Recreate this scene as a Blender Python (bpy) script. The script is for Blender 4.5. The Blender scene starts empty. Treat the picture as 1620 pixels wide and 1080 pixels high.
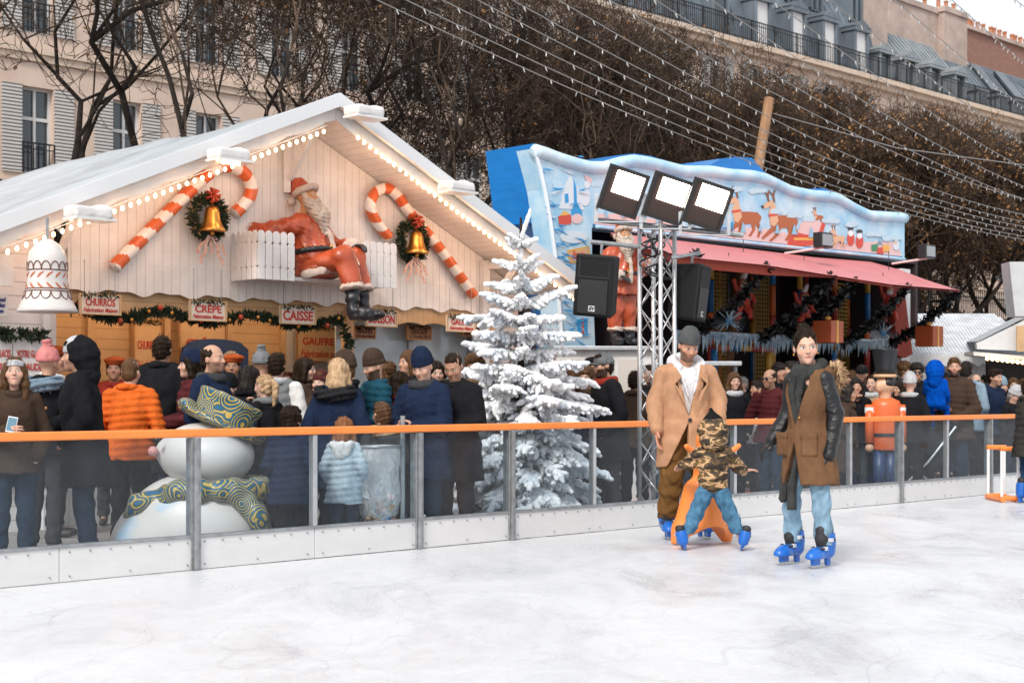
import bpy, math, random
import numpy as np
from mathutils import Vector, Matrix, Euler
C = bpy.context.scene.collection
SC = bpy.context.scene
V = Vector
R = math.radians
# ------------------------------------------------------------------ camera
FP, HC, HY = 2400.0, 1.24, 625.0          # focal length and horizon of the photograph in its own pixels, eye height in metres
cam = bpy.data.cameras.new('camera'); co = bpy.data.objects.new('camera', cam); C.objects.link(co)
cam.sensor_width = 36.0; cam.lens = 36.0*FP/1620.0; cam.shift_y = (HY-540.0)/1620.0
cam.clip_end = 2000.0; cam.clip_start = 0.1
co.location = (0, 0, HC); co.rotation_euler = (R(90), 0, 0)
cam.dof.use_dof = True; cam.dof.focus_distance = 12.2; cam.dof.aperture_fstop = 5.0
SC.camera = co
# ------------------------------------------------------------------ sky, sun, exposure
world = bpy.data.worlds.new('World'); SC.world = world; world.use_nodes = True
wn = world.node_tree; wn.nodes.clear()
sky = wn.nodes.new('ShaderNodeTexSky'); sky.sky_type = 'NISHITA'; sky.sun_disc = False
SUN_EL, SUN_AZ = R(42), R(200)
sky.sun_elevation = SUN_EL; sky.sun_rotation = SUN_AZ; sky.dust_density = 3.0; sky.ozone_density = 1.5
hs = wn.nodes.new('ShaderNodeHueSaturation'); hs.inputs['Saturation'].default_value = 0.28
wbg = wn.nodes.new('ShaderNodeBackground'); wbg.inputs['Strength'].default_value = 0.14
wo = wn.nodes.new('ShaderNodeOutputWorld')
tc = wn.nodes.new('ShaderNodeTexCoord'); cn = wn.nodes.new('ShaderNodeTexNoise')
cn.inputs['Scale'].default_value = 3.0; cn.inputs['Detail'].default_value = 5.0
cmx = wn.nodes.new('ShaderNodeMixRGB'); cmx.inputs[2].default_value = (6.2, 6.5, 6.9, 1)
crp = wn.nodes.new('ShaderNodeValToRGB'); crp.color_ramp.elements[0].position = 0.3; crp.color_ramp.elements[1].position = 0.62
wn.links.new(tc.outputs['Generated'], cn.inputs['Vector']); wn.links.new(cn.outputs['Fac'], crp.inputs[0]); wn.links.new(crp.outputs[0], cmx.inputs[0])
wn.links.new(sky.outputs[0], hs.inputs['Color']); wn.links.new(hs.outputs[0], cmx.inputs[1])
wn.links.new(cmx.outputs[0], wbg.inputs[0]); wn.links.new(wbg.outputs[0], wo.inputs[0])
sl = bpy.data.lights.new('sun', 'SUN'); so = bpy.data.objects.new('sun', sl); C.objects.link(so)
sl.energy = 1.9; sl.angle = R(14); sl.color = (1.0, 0.95, 0.88)
so.rotation_euler = (R(90)-SUN_EL, 0, R(180)-SUN_AZ)
SC.view_settings.view_transform = 'Standard'; SC.view_settings.look = 'None'
SC.view_settings.exposure = 0.45; SC.view_settings.gamma = 1.0
SC.cycles.max_bounces = 6; SC.cycles.transparent_max_bounces = 12; SC.cycles.caustics_reflective = False; SC.cycles.caustics_refractive = False
SC.cycles.use_denoising = True
# ------------------------------------------------------------------ frame of the place: u runs along the rink barrier, v away behind it
UD = V((0.7086, 0.7057, 0)); ND = V((-0.7057, 0.7086, 0)); P0 = V((-3.293, 9.757, 0)); GZ = -0.15
ANG = math.atan2(UD.y, UD.x)
def W(u, v, z=0.0): return P0 + UD*u + ND*v + V((0, 0, z))
def atY(px, py, Y): return V(((px-810)/FP*Y, Y, HC+(HY-py)/FP*Y))
def Yv(px, v): return (v+9.238)/(0.7086-0.7057*(px-810)/FP)
def atv(px, py, v): return atY(px, py, Yv(px, v))
def uvz(p): d = p-P0; return (d.x*UD.x+d.y*UD.y, d.x*ND.x+d.y*ND.y, p.z)
def cu(px, v): return uvz(atv(px, 600, v))[0]
def zv(px, py, v): return atv(px, py, v).z
# ------------------------------------------------------------------ materials
_m = {}
def mat(name, col, rough=0.6, metal=0.0, var=0.0, vs=4.0, bump=0.0, bs=40.0, col2=None, emit=None, es=1.0, stretch=None, trans=0.0, alpha=1.0, sheen=0.0, coat=0.0, attr=False, spec=0.5, bd=0.01, cont=(0.35, 0.65)):
    if name in _m: return _m[name]
    m = bpy.data.materials.new(name); m.use_nodes = True; _m[name] = m
    n = m.node_tree.nodes; l = m.node_tree.links; b = n['Principled BSDF']
    b.inputs['Base Color'].default_value = (*col[:3], 1); b.inputs['Roughness'].default_value = rough; b.inputs['Metallic'].default_value = metal
    b.inputs['Specular IOR Level'].default_value = spec
    if trans: b.inputs['Transmission Weight'].default_value = trans
    if alpha < 1: b.inputs['Alpha'].default_value = alpha
    if sheen: b.inputs['Sheen Weight'].default_value = sheen
    if coat: b.inputs['Coat Weight'].default_value = coat
    if emit: b.inputs['Emission Color'].default_value = (*emit, 1); b.inputs['Emission Strength'].default_value = es
    vec = None
    if var or bump or col2:
        t = n.new('ShaderNodeTexCoord'); vec = t.outputs['Object']
        if stretch:
            mp = n.new('ShaderNodeMapping'); mp.inputs['Scale'].default_value = stretch; l.new(vec, mp.inputs[0]); vec = mp.outputs[0]
    src = None
    if attr:
        a = n.new('ShaderNodeAttribute'); a.attribute_name = 'Col'; src = a.outputs['Color']
    if var or col2:
        z = n.new('ShaderNodeTexNoise'); z.inputs['Scale'].default_value = vs; z.inputs['Detail'].default_value = 6; z.inputs['Roughness'].default_value = 0.65
        l.new(vec, z.inputs[0]); r = n.new('ShaderNodeValToRGB'); l.new(z.outputs['Fac'], r.inputs[0])
        r.color_ramp.elements[0].position, r.color_ramp.elements[1].position = cont
        if attr:
            r.color_ramp.elements[0].color = (1-var, 1-var, 1-var, 1); r.color_ramp.elements[1].color = (1+0*var, 1, 1, 1)
            mx = n.new('ShaderNodeMixRGB'); mx.blend_type = 'MULTIPLY'; mx.inputs[0].default_value = 1
            l.new(src, mx.inputs[1]); l.new(r.outputs[0], mx.inputs[2]); src = mx.outputs[0]
        else:
            c2 = col2 or tuple(min(1, c*(1+var)) for c in col); c1 = col if col2 else tuple(c*(1-var) for c in col)
            r.color_ramp.elements[0].color = (*c1, 1); r.color_ramp.elements[1].color = (*c2, 1); src = r.outputs[0]
    if src: l.new(src, b.inputs['Base Color'])
    if bump:
        z = n.new('ShaderNodeTexNoise'); z.inputs['Scale'].default_value = bs; z.inputs['Detail'].default_value = 5; l.new(vec, z.inputs[0])
        u = n.new('ShaderNodeBump'); u.inputs['Strength'].default_value = min(1, bump); u.inputs['Distance'].default_value = bd
        l.new(z.outputs['Fac'], u.inputs['Height']); l.new(u.outputs[0], b.inputs['Normal'])
    return m
# ------------------------------------------------------------------ things and parts
WM = {}
def top_matrix(p): return WM.get(p.name, Matrix.Identity(4)) if p else Matrix.Identity(4)
def tag(o, label=None, cat=None, group=None, kind=None):
    if label: o['label'] = label
    if cat: o['category'] = cat
    if group: o['group'] = group
    if kind: o['kind'] = kind
    return o
def thing(name, label, cat, loc, rotz=0.0, group=None):
    o = bpy.data.objects.new(name, None); C.objects.link(o); o.empty_display_size = 0.2
    o.location = loc; o.rotation_euler = (0, 0, rotz)
    WM[o.name] = Matrix.Translation(V(loc)) @ Matrix.Rotation(rotz, 4, 'Z')
    return tag(o, label, cat, group)
def link(name, me, m, parent=None, smooth=False, loc=None):
    o = bpy.data.objects.new(name, me); C.objects.link(o)
    for x in (m if isinstance(m, (list, tuple)) else [m]): me.materials.append(x)
    if smooth: me.polygons.foreach_set('use_smooth', [True]*len(me.polygons))
    if parent: o.parent = parent; WM[o.name] = top_matrix(parent)
    else:
        WM[o.name] = Matrix.Identity(4)
        if loc is not None: o.location = loc; WM[o.name] = Matrix.Translation(V(loc))
    return o
def npmesh(name, vs, fs, cols=None):
    me = bpy.data.meshes.new(name); k = fs.shape[1]
    me.vertices.add(len(vs)); me.vertices.foreach_set('co', np.ascontiguousarray(vs, dtype=np.float32).ravel())
    me.loops.add(len(fs)*k); me.loops.foreach_set('vertex_index', np.ascontiguousarray(fs, dtype=np.int32).ravel())
    me.polygons.add(len(fs)); me.polygons.foreach_set('loop_start', np.arange(0, len(fs)*k, k, dtype=np.int32))
    if cols is not None:
        a = me.color_attributes.new('Col', 'FLOAT_COLOR', 'POINT')
        a.data.foreach_set('color', np.concatenate([cols, np.ones((len(vs), 1))], 1).astype(np.float32).ravel())
    me.update(calc_edges=True); return me
def basis(d):
    d = d.normalized(); a = V((0, 0, 1)) if abs(d.z) < 0.95 else V((1, 0, 0))
    x = a.cross(d).normalized(); return x, d.cross(x)
class MB:                                   # collects shapes in world coordinates and links them as one mesh object
    def __init__(s, m=None): s.v = []; s.f = []; s.mi = []; s.cur = 0; s.col = []; s.c = None; s.M = m
    def add(s, vs, fs):
        n = len(s.v); s.v += [(s.M @ V(p)) if s.M else V(p) for p in vs]
        s.f += [tuple(n+i for i in f) for f in fs]; s.mi += [s.cur]*len(fs)
        if s.c is not None: s.col += [s.c]*len(vs)
        return s
    def box(s, a, b):
        x0, y0, z0 = a; x1, y1, z1 = b
        return s.add([(x0,y0,z0),(x1,y0,z0),(x1,y1,z0),(x0,y1,z0),(x0,y0,z1),(x1,y0,z1),(x1,y1,z1),(x0,y1,z1)],
                     [(0,3,2,1),(4,5,6,7),(0,1,5,4),(1,2,6,5),(2,3,7,6),(3,0,4,7)])
    def ubox(s, u0, u1, v0, v1, z0, z1):
        p = [W(u, v, z) for z in (z0, z1) for (u, v) in ((u0, v0), (u1, v0), (u1, v1), (u0, v1))]
        return s.add(p, [(0,3,2,1),(4,5,6,7),(0,1,5,4),(1,2,6,5),(2,3,7,6),(3,0,4,7)])
    def bar(s, a, b, w, h, up=V((0, 0, 1))):     # a rectangular bar
        a, b = V(a), V(b); d = (b-a).normalized(); x = d.cross(up)
        if x.length < 1e-4: x = d.cross(V((1, 0, 0)))
        x.normalize(); y = x.cross(d); x = x*w/2; y = y*h/2
        p = [a-x-y, a+x-y, a+x+y, a-x+y, b-x-y, b+x-y, b+x+y, b-x+y]
        return s.add(p, [(0,3,2,1),(4,5,6,7),(0,1,5,4),(1,2,6,5),(2,3,7,6),(3,0,4,7)])
    def tube(s, pts, r, n=8, cap=True):
        pts = [V(p) for p in pts]; k = len(pts); rr = r if isinstance(r, (list, tuple)) else [r]*k
        vs = []; px = None
        for i, p in enumerate(pts):
            d = (pts[min(i+1, k-1)]-pts[max(i-1, 0)])
            if d.length < 1e-9: d = V((0, 0, 1))
            d.normalize()
            if px is None: px, py = basis(d)
            else:
                px = px-d*px.dot(d)
                if px.length < 1e-6: px, py = basis(d)
                px.normalize(); py = d.cross(px)
            for j in range(n):
                a = 2*math.pi*j/n; vs.append(p+(px*math.cos(a)+py*math.sin(a))*rr[i])
        fs = [(i*n+j, i*n+(j+1) % n, (i+1)*n+(j+1) % n, (i+1)*n+j) for i in range(k-1) for j in range(n)]
        if cap: fs += [tuple(range(n-1, -1, -1)), tuple((k-1)*n+j for j in range(n))]
        return s.add(vs, fs)
    def lathe(s, c, prof, n=20, sx=1, sy=1, axis=None):   # prof: (r, z) pairs
        c = V(c); vs = []
        if axis is None: X, Y, Z = V((1, 0, 0)), V((0, 1, 0)), V((0, 0, 1))
        else: Z = V(axis).normalized(); X, Y = basis(Z)
        for r, z in prof:
            for j in range(n):
                a = 2*math.pi*j/n; vs.append(c+X*(r*math.cos(a)*sx)+Y*(r*math.sin(a)*sy)+Z*z)
        k = len(prof)
        fs = [(i*n+j, i*n+(j+1) % n, (i+1)*n+(j+1) % n, (i+1)*n+j) for i in range(k-1) for j in range(n)]
        fs += [tuple(range(n-1, -1, -1)), tuple((k-1)*n+j for j in range(n))]
        return s.add(vs, fs)
    def ball(s, c, r, n=10, m=6, sx=1, sy=1, sz=1):
        return s.lathe(c, [(r*math.sin(math.pi*i/m) if 0 < i < m else 1e-4, -r*math.cos(math.pi*i/m)*sz) for i in range(m+1)], n, sx, sy)
    def prism(s, poly, d):                      # poly: list of points, d: extrusion vector
        n = len(poly); poly = [V(p) for p in poly]; d = V(d)
        return s.add(poly+[p+d for p in poly], [tuple(range(n-1, -1, -1)), tuple(range(n, 2*n))]+[(i, (i+1) % n, n+(i+1) % n, n+i) for i in range(n)])
    def sheet(s, rows):                        # grid of points
        n = len(rows[0]); return s.add([p for r in rows for p in r], [(i*n+j, i*n+j+1, (i+1)*n+j+1, (i+1)*n+j) for i in range(len(rows)-1) for j in range(n-1)])
    def build(s, name, m, parent=None, smooth=False, label=None, bevel=0, loc=None):
        T = (top_matrix(parent) if parent else (Matrix.Translation(V(loc)) if loc is not None else Matrix.Identity(4))).inverted()
        me = bpy.data.meshes.new(name); me.from_pydata([T @ p for p in s.v], [], s.f)
        if any(s.mi): me.polygons.foreach_set('material_index', s.mi)
        if s.col:
            a = me.color_attributes.new('Col', 'FLOAT_COLOR', 'POINT'); a.data.foreach_set('color', [x for c in s.col for x in (*c, 1.0)])
        me.update(); o = link(name, me, m, parent, smooth, loc)
        if bevel:
            b = o.modifiers.new('bevel', 'BEVEL'); b.width = bevel; b.segments = 2; b.limit_method = 'ANGLE'
        if label: o['label'] = label
        return o
def copy_tree(o, parent=None):
    c = o.copy(); C.objects.link(c)
    if parent: c.parent = parent
    for ch in o.children: copy_tree(ch, c)
    return c
# ------------------------------------------------------------------ smooth organic shapes: signed distance fields turned into one surface
def nets(Fd, o, h):
    s = Fd < 0; nx, ny, nz = Fd.shape
    c = np.zeros((nx-1, ny-1, nz-1), np.int8)
    offs = [(i, j, k) for i in (0, 1) for j in (0, 1) for k in (0, 1)]
    for i, j, k in offs: c += s[i:nx-1+i, j:ny-1+j, k:nz-1+k]
    act = np.argwhere((c > 0) & (c < 8)); n = len(act)
    vals = np.stack([Fd[act[:, 0]+i, act[:, 1]+j, act[:, 2]+k] for i, j, k in offs], 1)
    acc = np.zeros((n, 3)); cnt = np.zeros(n); O = np.array(offs, float)
    for a in range(8):
        for b in range(a+1, 8):
            if np.abs(O[a]-O[b]).sum() != 1: continue
            m = (vals[:, a] < 0) != (vals[:, b] < 0)
            t = vals[m, a]/(vals[m, a]-vals[m, b]); acc[m] += O[a]+t[:, None]*(O[b]-O[a]); cnt[m] += 1
    P = (act+acc/np.maximum(cnt, 1)[:, None])*h+o
    idx = -np.ones(c.shape, np.int64); idx[act[:, 0], act[:, 1], act[:, 2]] = np.arange(n)
    out = []
    for ax in range(3):
        sl0 = [slice(1, -1)]*3; sl1 = [slice(1, -1)]*3; sl0[ax] = slice(0, -1); sl1[ax] = slice(1, None)
        a = s[tuple(sl0)]; b = s[tuple(sl1)]; e = np.argwhere(a != b)
        if not len(e): continue
        inside = a[e[:, 0], e[:, 1], e[:, 2]]
        off = np.ones(3, int); off[ax] = 0; e = e+off
        p, q = [(1, 2), (2, 0), (0, 1)][ax]
        def g(dp, dq):
            x = e.copy(); x[:, p] -= dp; x[:, q] -= dq; return idx[x[:, 0], x[:, 1], x[:, 2]]
        Q = np.stack([g(1, 1), g(0, 1), g(0, 0), g(1, 0)], 1)
        Q[~inside] = Q[~inside][:, ::-1]; out.append(Q)
    Q = np.concatenate(out) if out else np.zeros((0, 4), int)
    return P, Q[(Q >= 0).all(1)]
class SD:
    def __init__(s): s.p = []
    def cap(s, a, b, r1, r2=None, k=0.02):
        r2 = r1 if r2 is None else r2; a = np.array(a, float); b = np.array(b, float); r = max(r1, r2); ba = b-a; L = max(ba.dot(ba), 1e-12)
        def f(X, Y, Z):
            x, y, z = X-a[0], Y-a[1], Z-a[2]; t = np.clip((x*ba[0]+y*ba[1]+z*ba[2])/L, 0, 1)
            return np.sqrt((x-t*ba[0])**2+(y-t*ba[1])**2+(z-t*ba[2])**2)-(r1+(r2-r1)*t)
        s.p.append(('u', f, np.minimum(a, b)-r, np.maximum(a, b)+r, k)); return s
    def chain(s, pts, rs, k=0.02):
        for i in range(len(pts)-1): s.cap(pts[i], pts[i+1], rs[i], rs[i+1], k)
        return s
    def _ell(s, c, r, rot):
        c = np.array(c, float); r = np.array(r if hasattr(r, '__len__') else (r,)*3, float)
        M = None if rot is None else np.array(Euler(rot).to_matrix().inverted())
        def f(X, Y, Z):
            x, y, z = X-c[0], Y-c[1], Z-c[2]
            if M is not None: x, y, z = M[0,0]*x+M[0,1]*y+M[0,2]*z, M[1,0]*x+M[1,1]*y+M[1,2]*z, M[2,0]*x+M[2,1]*y+M[2,2]*z
            k0 = np.sqrt((x/r[0])**2+(y/r[1])**2+(z/r[2])**2)+1e-9; k1 = np.sqrt((x/r[0]**2)**2+(y/r[1]**2)**2+(z/r[2]**2)**2)+1e-9
            return k0*(k0-1)/k1
        R_ = r.max() if rot is not None else r
        return f, c-R_, c+R_
    def ell(s, c, r, k=0.02, rot=None): f, a, b = s._ell(c, r, rot); s.p.append(('u', f, a, b, k)); return s
    def sub(s, c, r, k=0.01, rot=None): f, a, b = s._ell(c, r, rot); s.p.append(('s', f, a, b, k)); return s
    def fr(s, z0, z1, r0, r1, c0=(0, 0), c1=(0, 0), k=0.02):        # upright elliptical frustum
        def f(X, Y, Z):
            t = np.clip((Z-z0)/(z1-z0), 0, 1); rx = r0[0]+(r1[0]-r0[0])*t; ry = r0[1]+(r1[1]-r0[1])*t
            x = X-(c0[0]+(c1[0]-c0[0])*t); y = Y-(c0[1]+(c1[1]-c0[1])*t)
            d = (np.sqrt((x/rx)**2+(y/ry)**2)-1)*np.minimum(rx, ry); return np.maximum(d, np.maximum(z0-Z, Z-z1))
        r = np.array([max(r0[0], r1[0]), max(r0[1], r1[1])]); A = np.minimum(c0, c1)-r; B = np.maximum(c0, c1)+r
        s.p.append(('u', f, np.array([*A, z0]), np.array([*B, z1]), k)); return s
    def box(s, c, hw, r=0.01, k=0.01, rot=None):
        c = np.array(c, float); hw = np.array(hw, float)-r; M = None if rot is None else np.array(Euler(rot).to_matrix().inverted())
        def f(X, Y, Z):
            x, y, z = X-c[0], Y-c[1], Z-c[2]
            if M is not None: x, y, z = M[0,0]*x+M[0,1]*y+M[0,2]*z, M[1,0]*x+M[1,1]*y+M[1,2]*z, M[2,0]*x+M[2,1]*y+M[2,2]*z
            x, y, z = abs(x)-hw[0], abs(y)-hw[1], abs(z)-hw[2]
            return np.sqrt(np.maximum(x, 0)**2+np.maximum(y, 0)**2+np.maximum(z, 0)**2)+np.minimum(np.maximum(x, np.maximum(y, z)), 0)-r
        q = np.linalg.norm(hw)+r if rot is not None else hw+r
        s.p.append(('u', f, c-q, c+q, k)); return s
    def cut(s, n, d, k=0.004):                                     # remove the side where n.p > d
        n = np.array(n, float); n /= np.linalg.norm(n)
        s.p.append(('c', lambda X, Y, Z: n[0]*X+n[1]*Y+n[2]*Z-d, None, None, k)); return s
    def cutf(s, f, k=0.004): s.p.append(('c', f, None, None, k)); return s
    def disp(s, f): s.p.append(('d', f, None, None, 0)); return s
    def mesh(s, h, dtype=np.float32):
        us = [p for p in s.p if p[0] == 'u']
        lo = np.min([p[2] for p in us], 0)-3*h-0.02; hi = np.max([p[3] for p in us], 0)+3*h+0.02
        n = np.ceil((hi-lo)/h).astype(int)+1
        xs, ys, zs = [(lo[i]+h*np.arange(n[i])).astype(dtype) for i in range(3)]
        Fd = np.full(n, 0.5, dtype)
        for t, f, a, b, k in s.p:
            if a is None: sl = (slice(None),)*3
            else:
                q = k+4*h; i0 = np.maximum(((a-q-lo)/h).astype(int), 0); i1 = np.minimum(((b+q-lo)/h).astype(int)+2, n)
                sl = tuple(slice(i0[i], i1[i]) for i in range(3))
            X, Y, Z = xs[sl[0]][:, None, None], ys[sl[1]][None, :, None], zs[sl[2]][None, None, :]
            d = f(X, Y, Z); A = Fd[sl]
            if t == 'u':
                e = np.maximum(k-np.abs(A-d), 0)/max(k, 1e-6); Fd[sl] = np.minimum(A, d)-e*e*k*0.25
            elif t == 's' or t == 'c':
                if t == 's': d = -d
                e = np.maximum(k-np.abs(A-d), 0)/max(k, 1e-6); Fd[sl] = np.maximum(A, d)+e*e*k*0.25
            else: Fd[sl] = A+d
        return nets(Fd, lo, h)
def sd_obj(name, sd, h, m, parent, cf=None, xf=None):
    P, Q = sd.mesh(h) if isinstance(sd, SD) else sd
    cols = cf(P) if cf else None
    if xf is not None: P = P @ np.array(xf.to_3x3()).T+np.array(xf.translation)
    return link(name, npmesh(name, P, Q, cols), m, parent, True)
def joinm(ms):
    vs = []; fs = []; cs = []; n = 0
    for P, Q, c in ms: vs.append(P); fs.append(Q+n); cs.append(c); n += len(P)
    return np.concatenate(vs), np.concatenate(fs), np.concatenate(cs)
def wob(a, fr, seed=0):                                            # smooth pseudo-noise used for cloth folds and lumps
    r = np.random.RandomState(seed); ks = [(r.normal(size=3)*fr*s_, r.rand()*6.28, 1/s_) for s_ in (1, 1.7, 2.9)]
    return lambda X, Y, Z: a*sum(w*np.sin(k[0]*X+k[1]*Y+k[2]*Z+p) for k, p, w in ks)
def text_obj(name, s, size, m, parent, origin, xd, yd, depth=0.004, offset=0.0, shear=0.0, w=None, align='CENTER', sp=1.0):
    cv = bpy.data.curves.new(name, 'FONT'); cv.body = s; cv.size = size; cv.extrude = depth/2; cv.offset = offset; cv.shear = shear
    cv.align_x = align; cv.align_y = 'CENTER'; cv.resolution_u = 3; cv.space_character = sp
    o = bpy.data.objects.new(name, cv); me = bpy.data.meshes.new_from_object(o); bpy.data.objects.remove(o); bpy.data.curves.remove(cv)
    co_ = np.zeros(len(me.vertices)*3); me.vertices.foreach_get('co', co_); co_ = co_.reshape(-1, 3)
    if w and len(co_):
        e = co_[:, 0].max()-co_[:, 0].min(); co_[:, 0] *= w/max(e, 1e-6)
    xd, yd = V(xd).normalized(), V(yd).normalized(); zd = xd.cross(yd)
    T = top_matrix(parent).inverted(); Mx = np.array([xd, yd, zd]); P = co_ @ Mx+np.array(V(origin))
    P = P @ np.array(T.to_3x3()).T+np.array(T.translation)
    me.vertices.foreach_set('co', P.astype(np.float32).ravel()); me.materials.clear(); me.update(); me.name = name
    return link(name, me, m, parent)
# ================================================================== ground and ice
def ice_mat():
    m = mat('ice', (0.80, 0.82, 0.84), rough=0.3); n = m.node_tree.nodes; l = m.node_tree.links; b = n['Principled BSDF']
    tcn = n.new('ShaderNodeTexCoord'); base = None; acc = None
    def noise(sc, stretch, rot, det=4):
        mp = n.new('ShaderNodeMapping'); mp.inputs['Scale'].default_value = stretch; mp.inputs['Rotation'].default_value = (0, 0, rot)
        l.new(tcn.outputs['Object'], mp.inputs[0]); z = n.new('ShaderNodeTexNoise'); z.inputs['Scale'].default_value = sc; z.inputs['Detail'].default_value = det
        z.inputs['Roughness'].default_value = 0.7; z.inputs['Distortion'].default_value = 0.6; l.new(mp.outputs[0], z.inputs[0]); return z.outputs['Fac']
    def ramp(s, p0, p1, c0, c1):
        r = n.new('ShaderNodeValToRGB'); r.color_ramp.elements[0].position = p0; r.color_ramp.elements[1].position = p1
        r.color_ramp.elements[0].color = (*c0, 1); r.color_ramp.elements[1].color = (*c1, 1); l.new(s, r.inputs[0]); return r.outputs[0]
    def mix(a, bb, f=None, mode='MULTIPLY', fv=1.0):
        x = n.new('ShaderNodeMixRGB'); x.blend_type = mode; x.inputs[0].default_value = fv
        if f is not None: l.new(f, x.inputs[0])
        l.new(a, x.inputs[1]); l.new(bb, x.inputs[2]); return x.outputs[0]
    big = ramp(noise(0.35, (1, 0.5, 1), 0.7, 4), 0.34, 0.66, (0.61, 0.62, 0.635), (0.71, 0.715, 0.725))
    mid = ramp(noise(9.0, (1, 0.8, 1), -0.3, 12), 0.38, 0.55, (0.95, 0.953, 0.96), (1, 1, 1))
    s1 = ramp(noise(38, (1, 0.5, 1), 0.9, 8), 0.50, 0.60, (0.955, 0.955, 0.96), (1, 1, 1))
    s2 = ramp(noise(70, (1, 0.3, 1), -0.75, 6), 0.40, 0.48, (0.95, 0.955, 0.96), (1, 1, 1))
    s3 = ramp(noise(50, (1, 0.12, 1), 1.75, 6), 0.6, 0.66, (1, 1, 1), (0.965, 0.965, 0.97))
    def cuts(sc, rot, w, c):
        r = n.new('ShaderNodeValToRGB'); e = r.color_ramp.elements; e[0].position = .5-w; e[0].color = (1, 1, 1, 1); e[1].position = .5+w; e[1].color = (1, 1, 1, 1); x = e.new(.5); x.color = (c, c, c*1.01, 1)
        l.new(noise(sc, (1, .55, 1), rot, 0), r.inputs[0]); return r.outputs[0]
    ct = mix(mix(mix(cuts(1.1, .3, .0013, .88), cuts(2.3, -.8, .0018, .87)), cuts(1.5, 1.4, .0013, .86)), cuts(3.6, .9, .0026, .88))
    col = mix(mix(mix(mix(mix(big, mid), s1), s2), s3), ct)
    l.new(col, b.inputs['Base Color'])
    rr = ramp(noise(1.4, (1, 0.5, 1), 0.4, 6), 0.35, 0.65, (0.22,)*3, (0.6,)*3); l.new(rr, b.inputs['Roughness'])
    bp = n.new('ShaderNodeBump'); bp.inputs['Strength'].default_value = 0.35; bp.inputs['Distance'].default_value = 0.006
    l.new(mix(mix(mix(s1, s2), mid), ct), bp.inputs['Height']); l.new(bp.outputs[0], b.inputs['Normal'])
    return m
ground_m = mat('paving', (0.30, 0.28, 0.26), rough=0.85, var=0.25, vs=1.5, bump=0.4, bs=20)
g = MB(); g.add([(-400, -100, GZ), (500, -100, GZ), (500, 600, GZ), (-400, 600, GZ)], [(0, 1, 2, 3)])
tag(g.build('ground', ground_m), kind='structure')
ic = MB(); ic.ubox(-30, 60, -26, -0.02, GZ+0.004, 0.0)
tag(ic.build('ice', ice_mat()), kind='structure')
dk = MB(); dk.ubox(-8, 34, 0.12, 6.3, GZ+0.004, GZ+0.03)
deck_m = mat('deck', (0.24, 0.22, 0.21), rough=0.8, var=0.3, vs=3, stretch=(1, 6, 1), bump=0.3)
tag(dk.build('pavement', deck_m), kind='structure')
red_m = mat('red_mat', (0.52, 0.10, 0.08), rough=0.9, var=0.15, vs=8, bump=0.3, bs=120)
for i, (u0, u1, v0, v1) in enumerate([(-1.2, 1.5, 1.5, 2.7), (3.2, 8.5, 3.0, 3.9), (10.0, 16.0, 2.4, 3.6)]):
    r = MB(); r.ubox(u0, u1, v0, v1, GZ+0.034, GZ+0.046)
    tag(r.build('red_carpet', red_m), ['red carpet strip on the deck beside the painted snowman', 'red carpet strip on the deck in front of the gable chalet', 'red carpet strip on the deck before the blue inflatable ride'][i], 'carpet')
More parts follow.
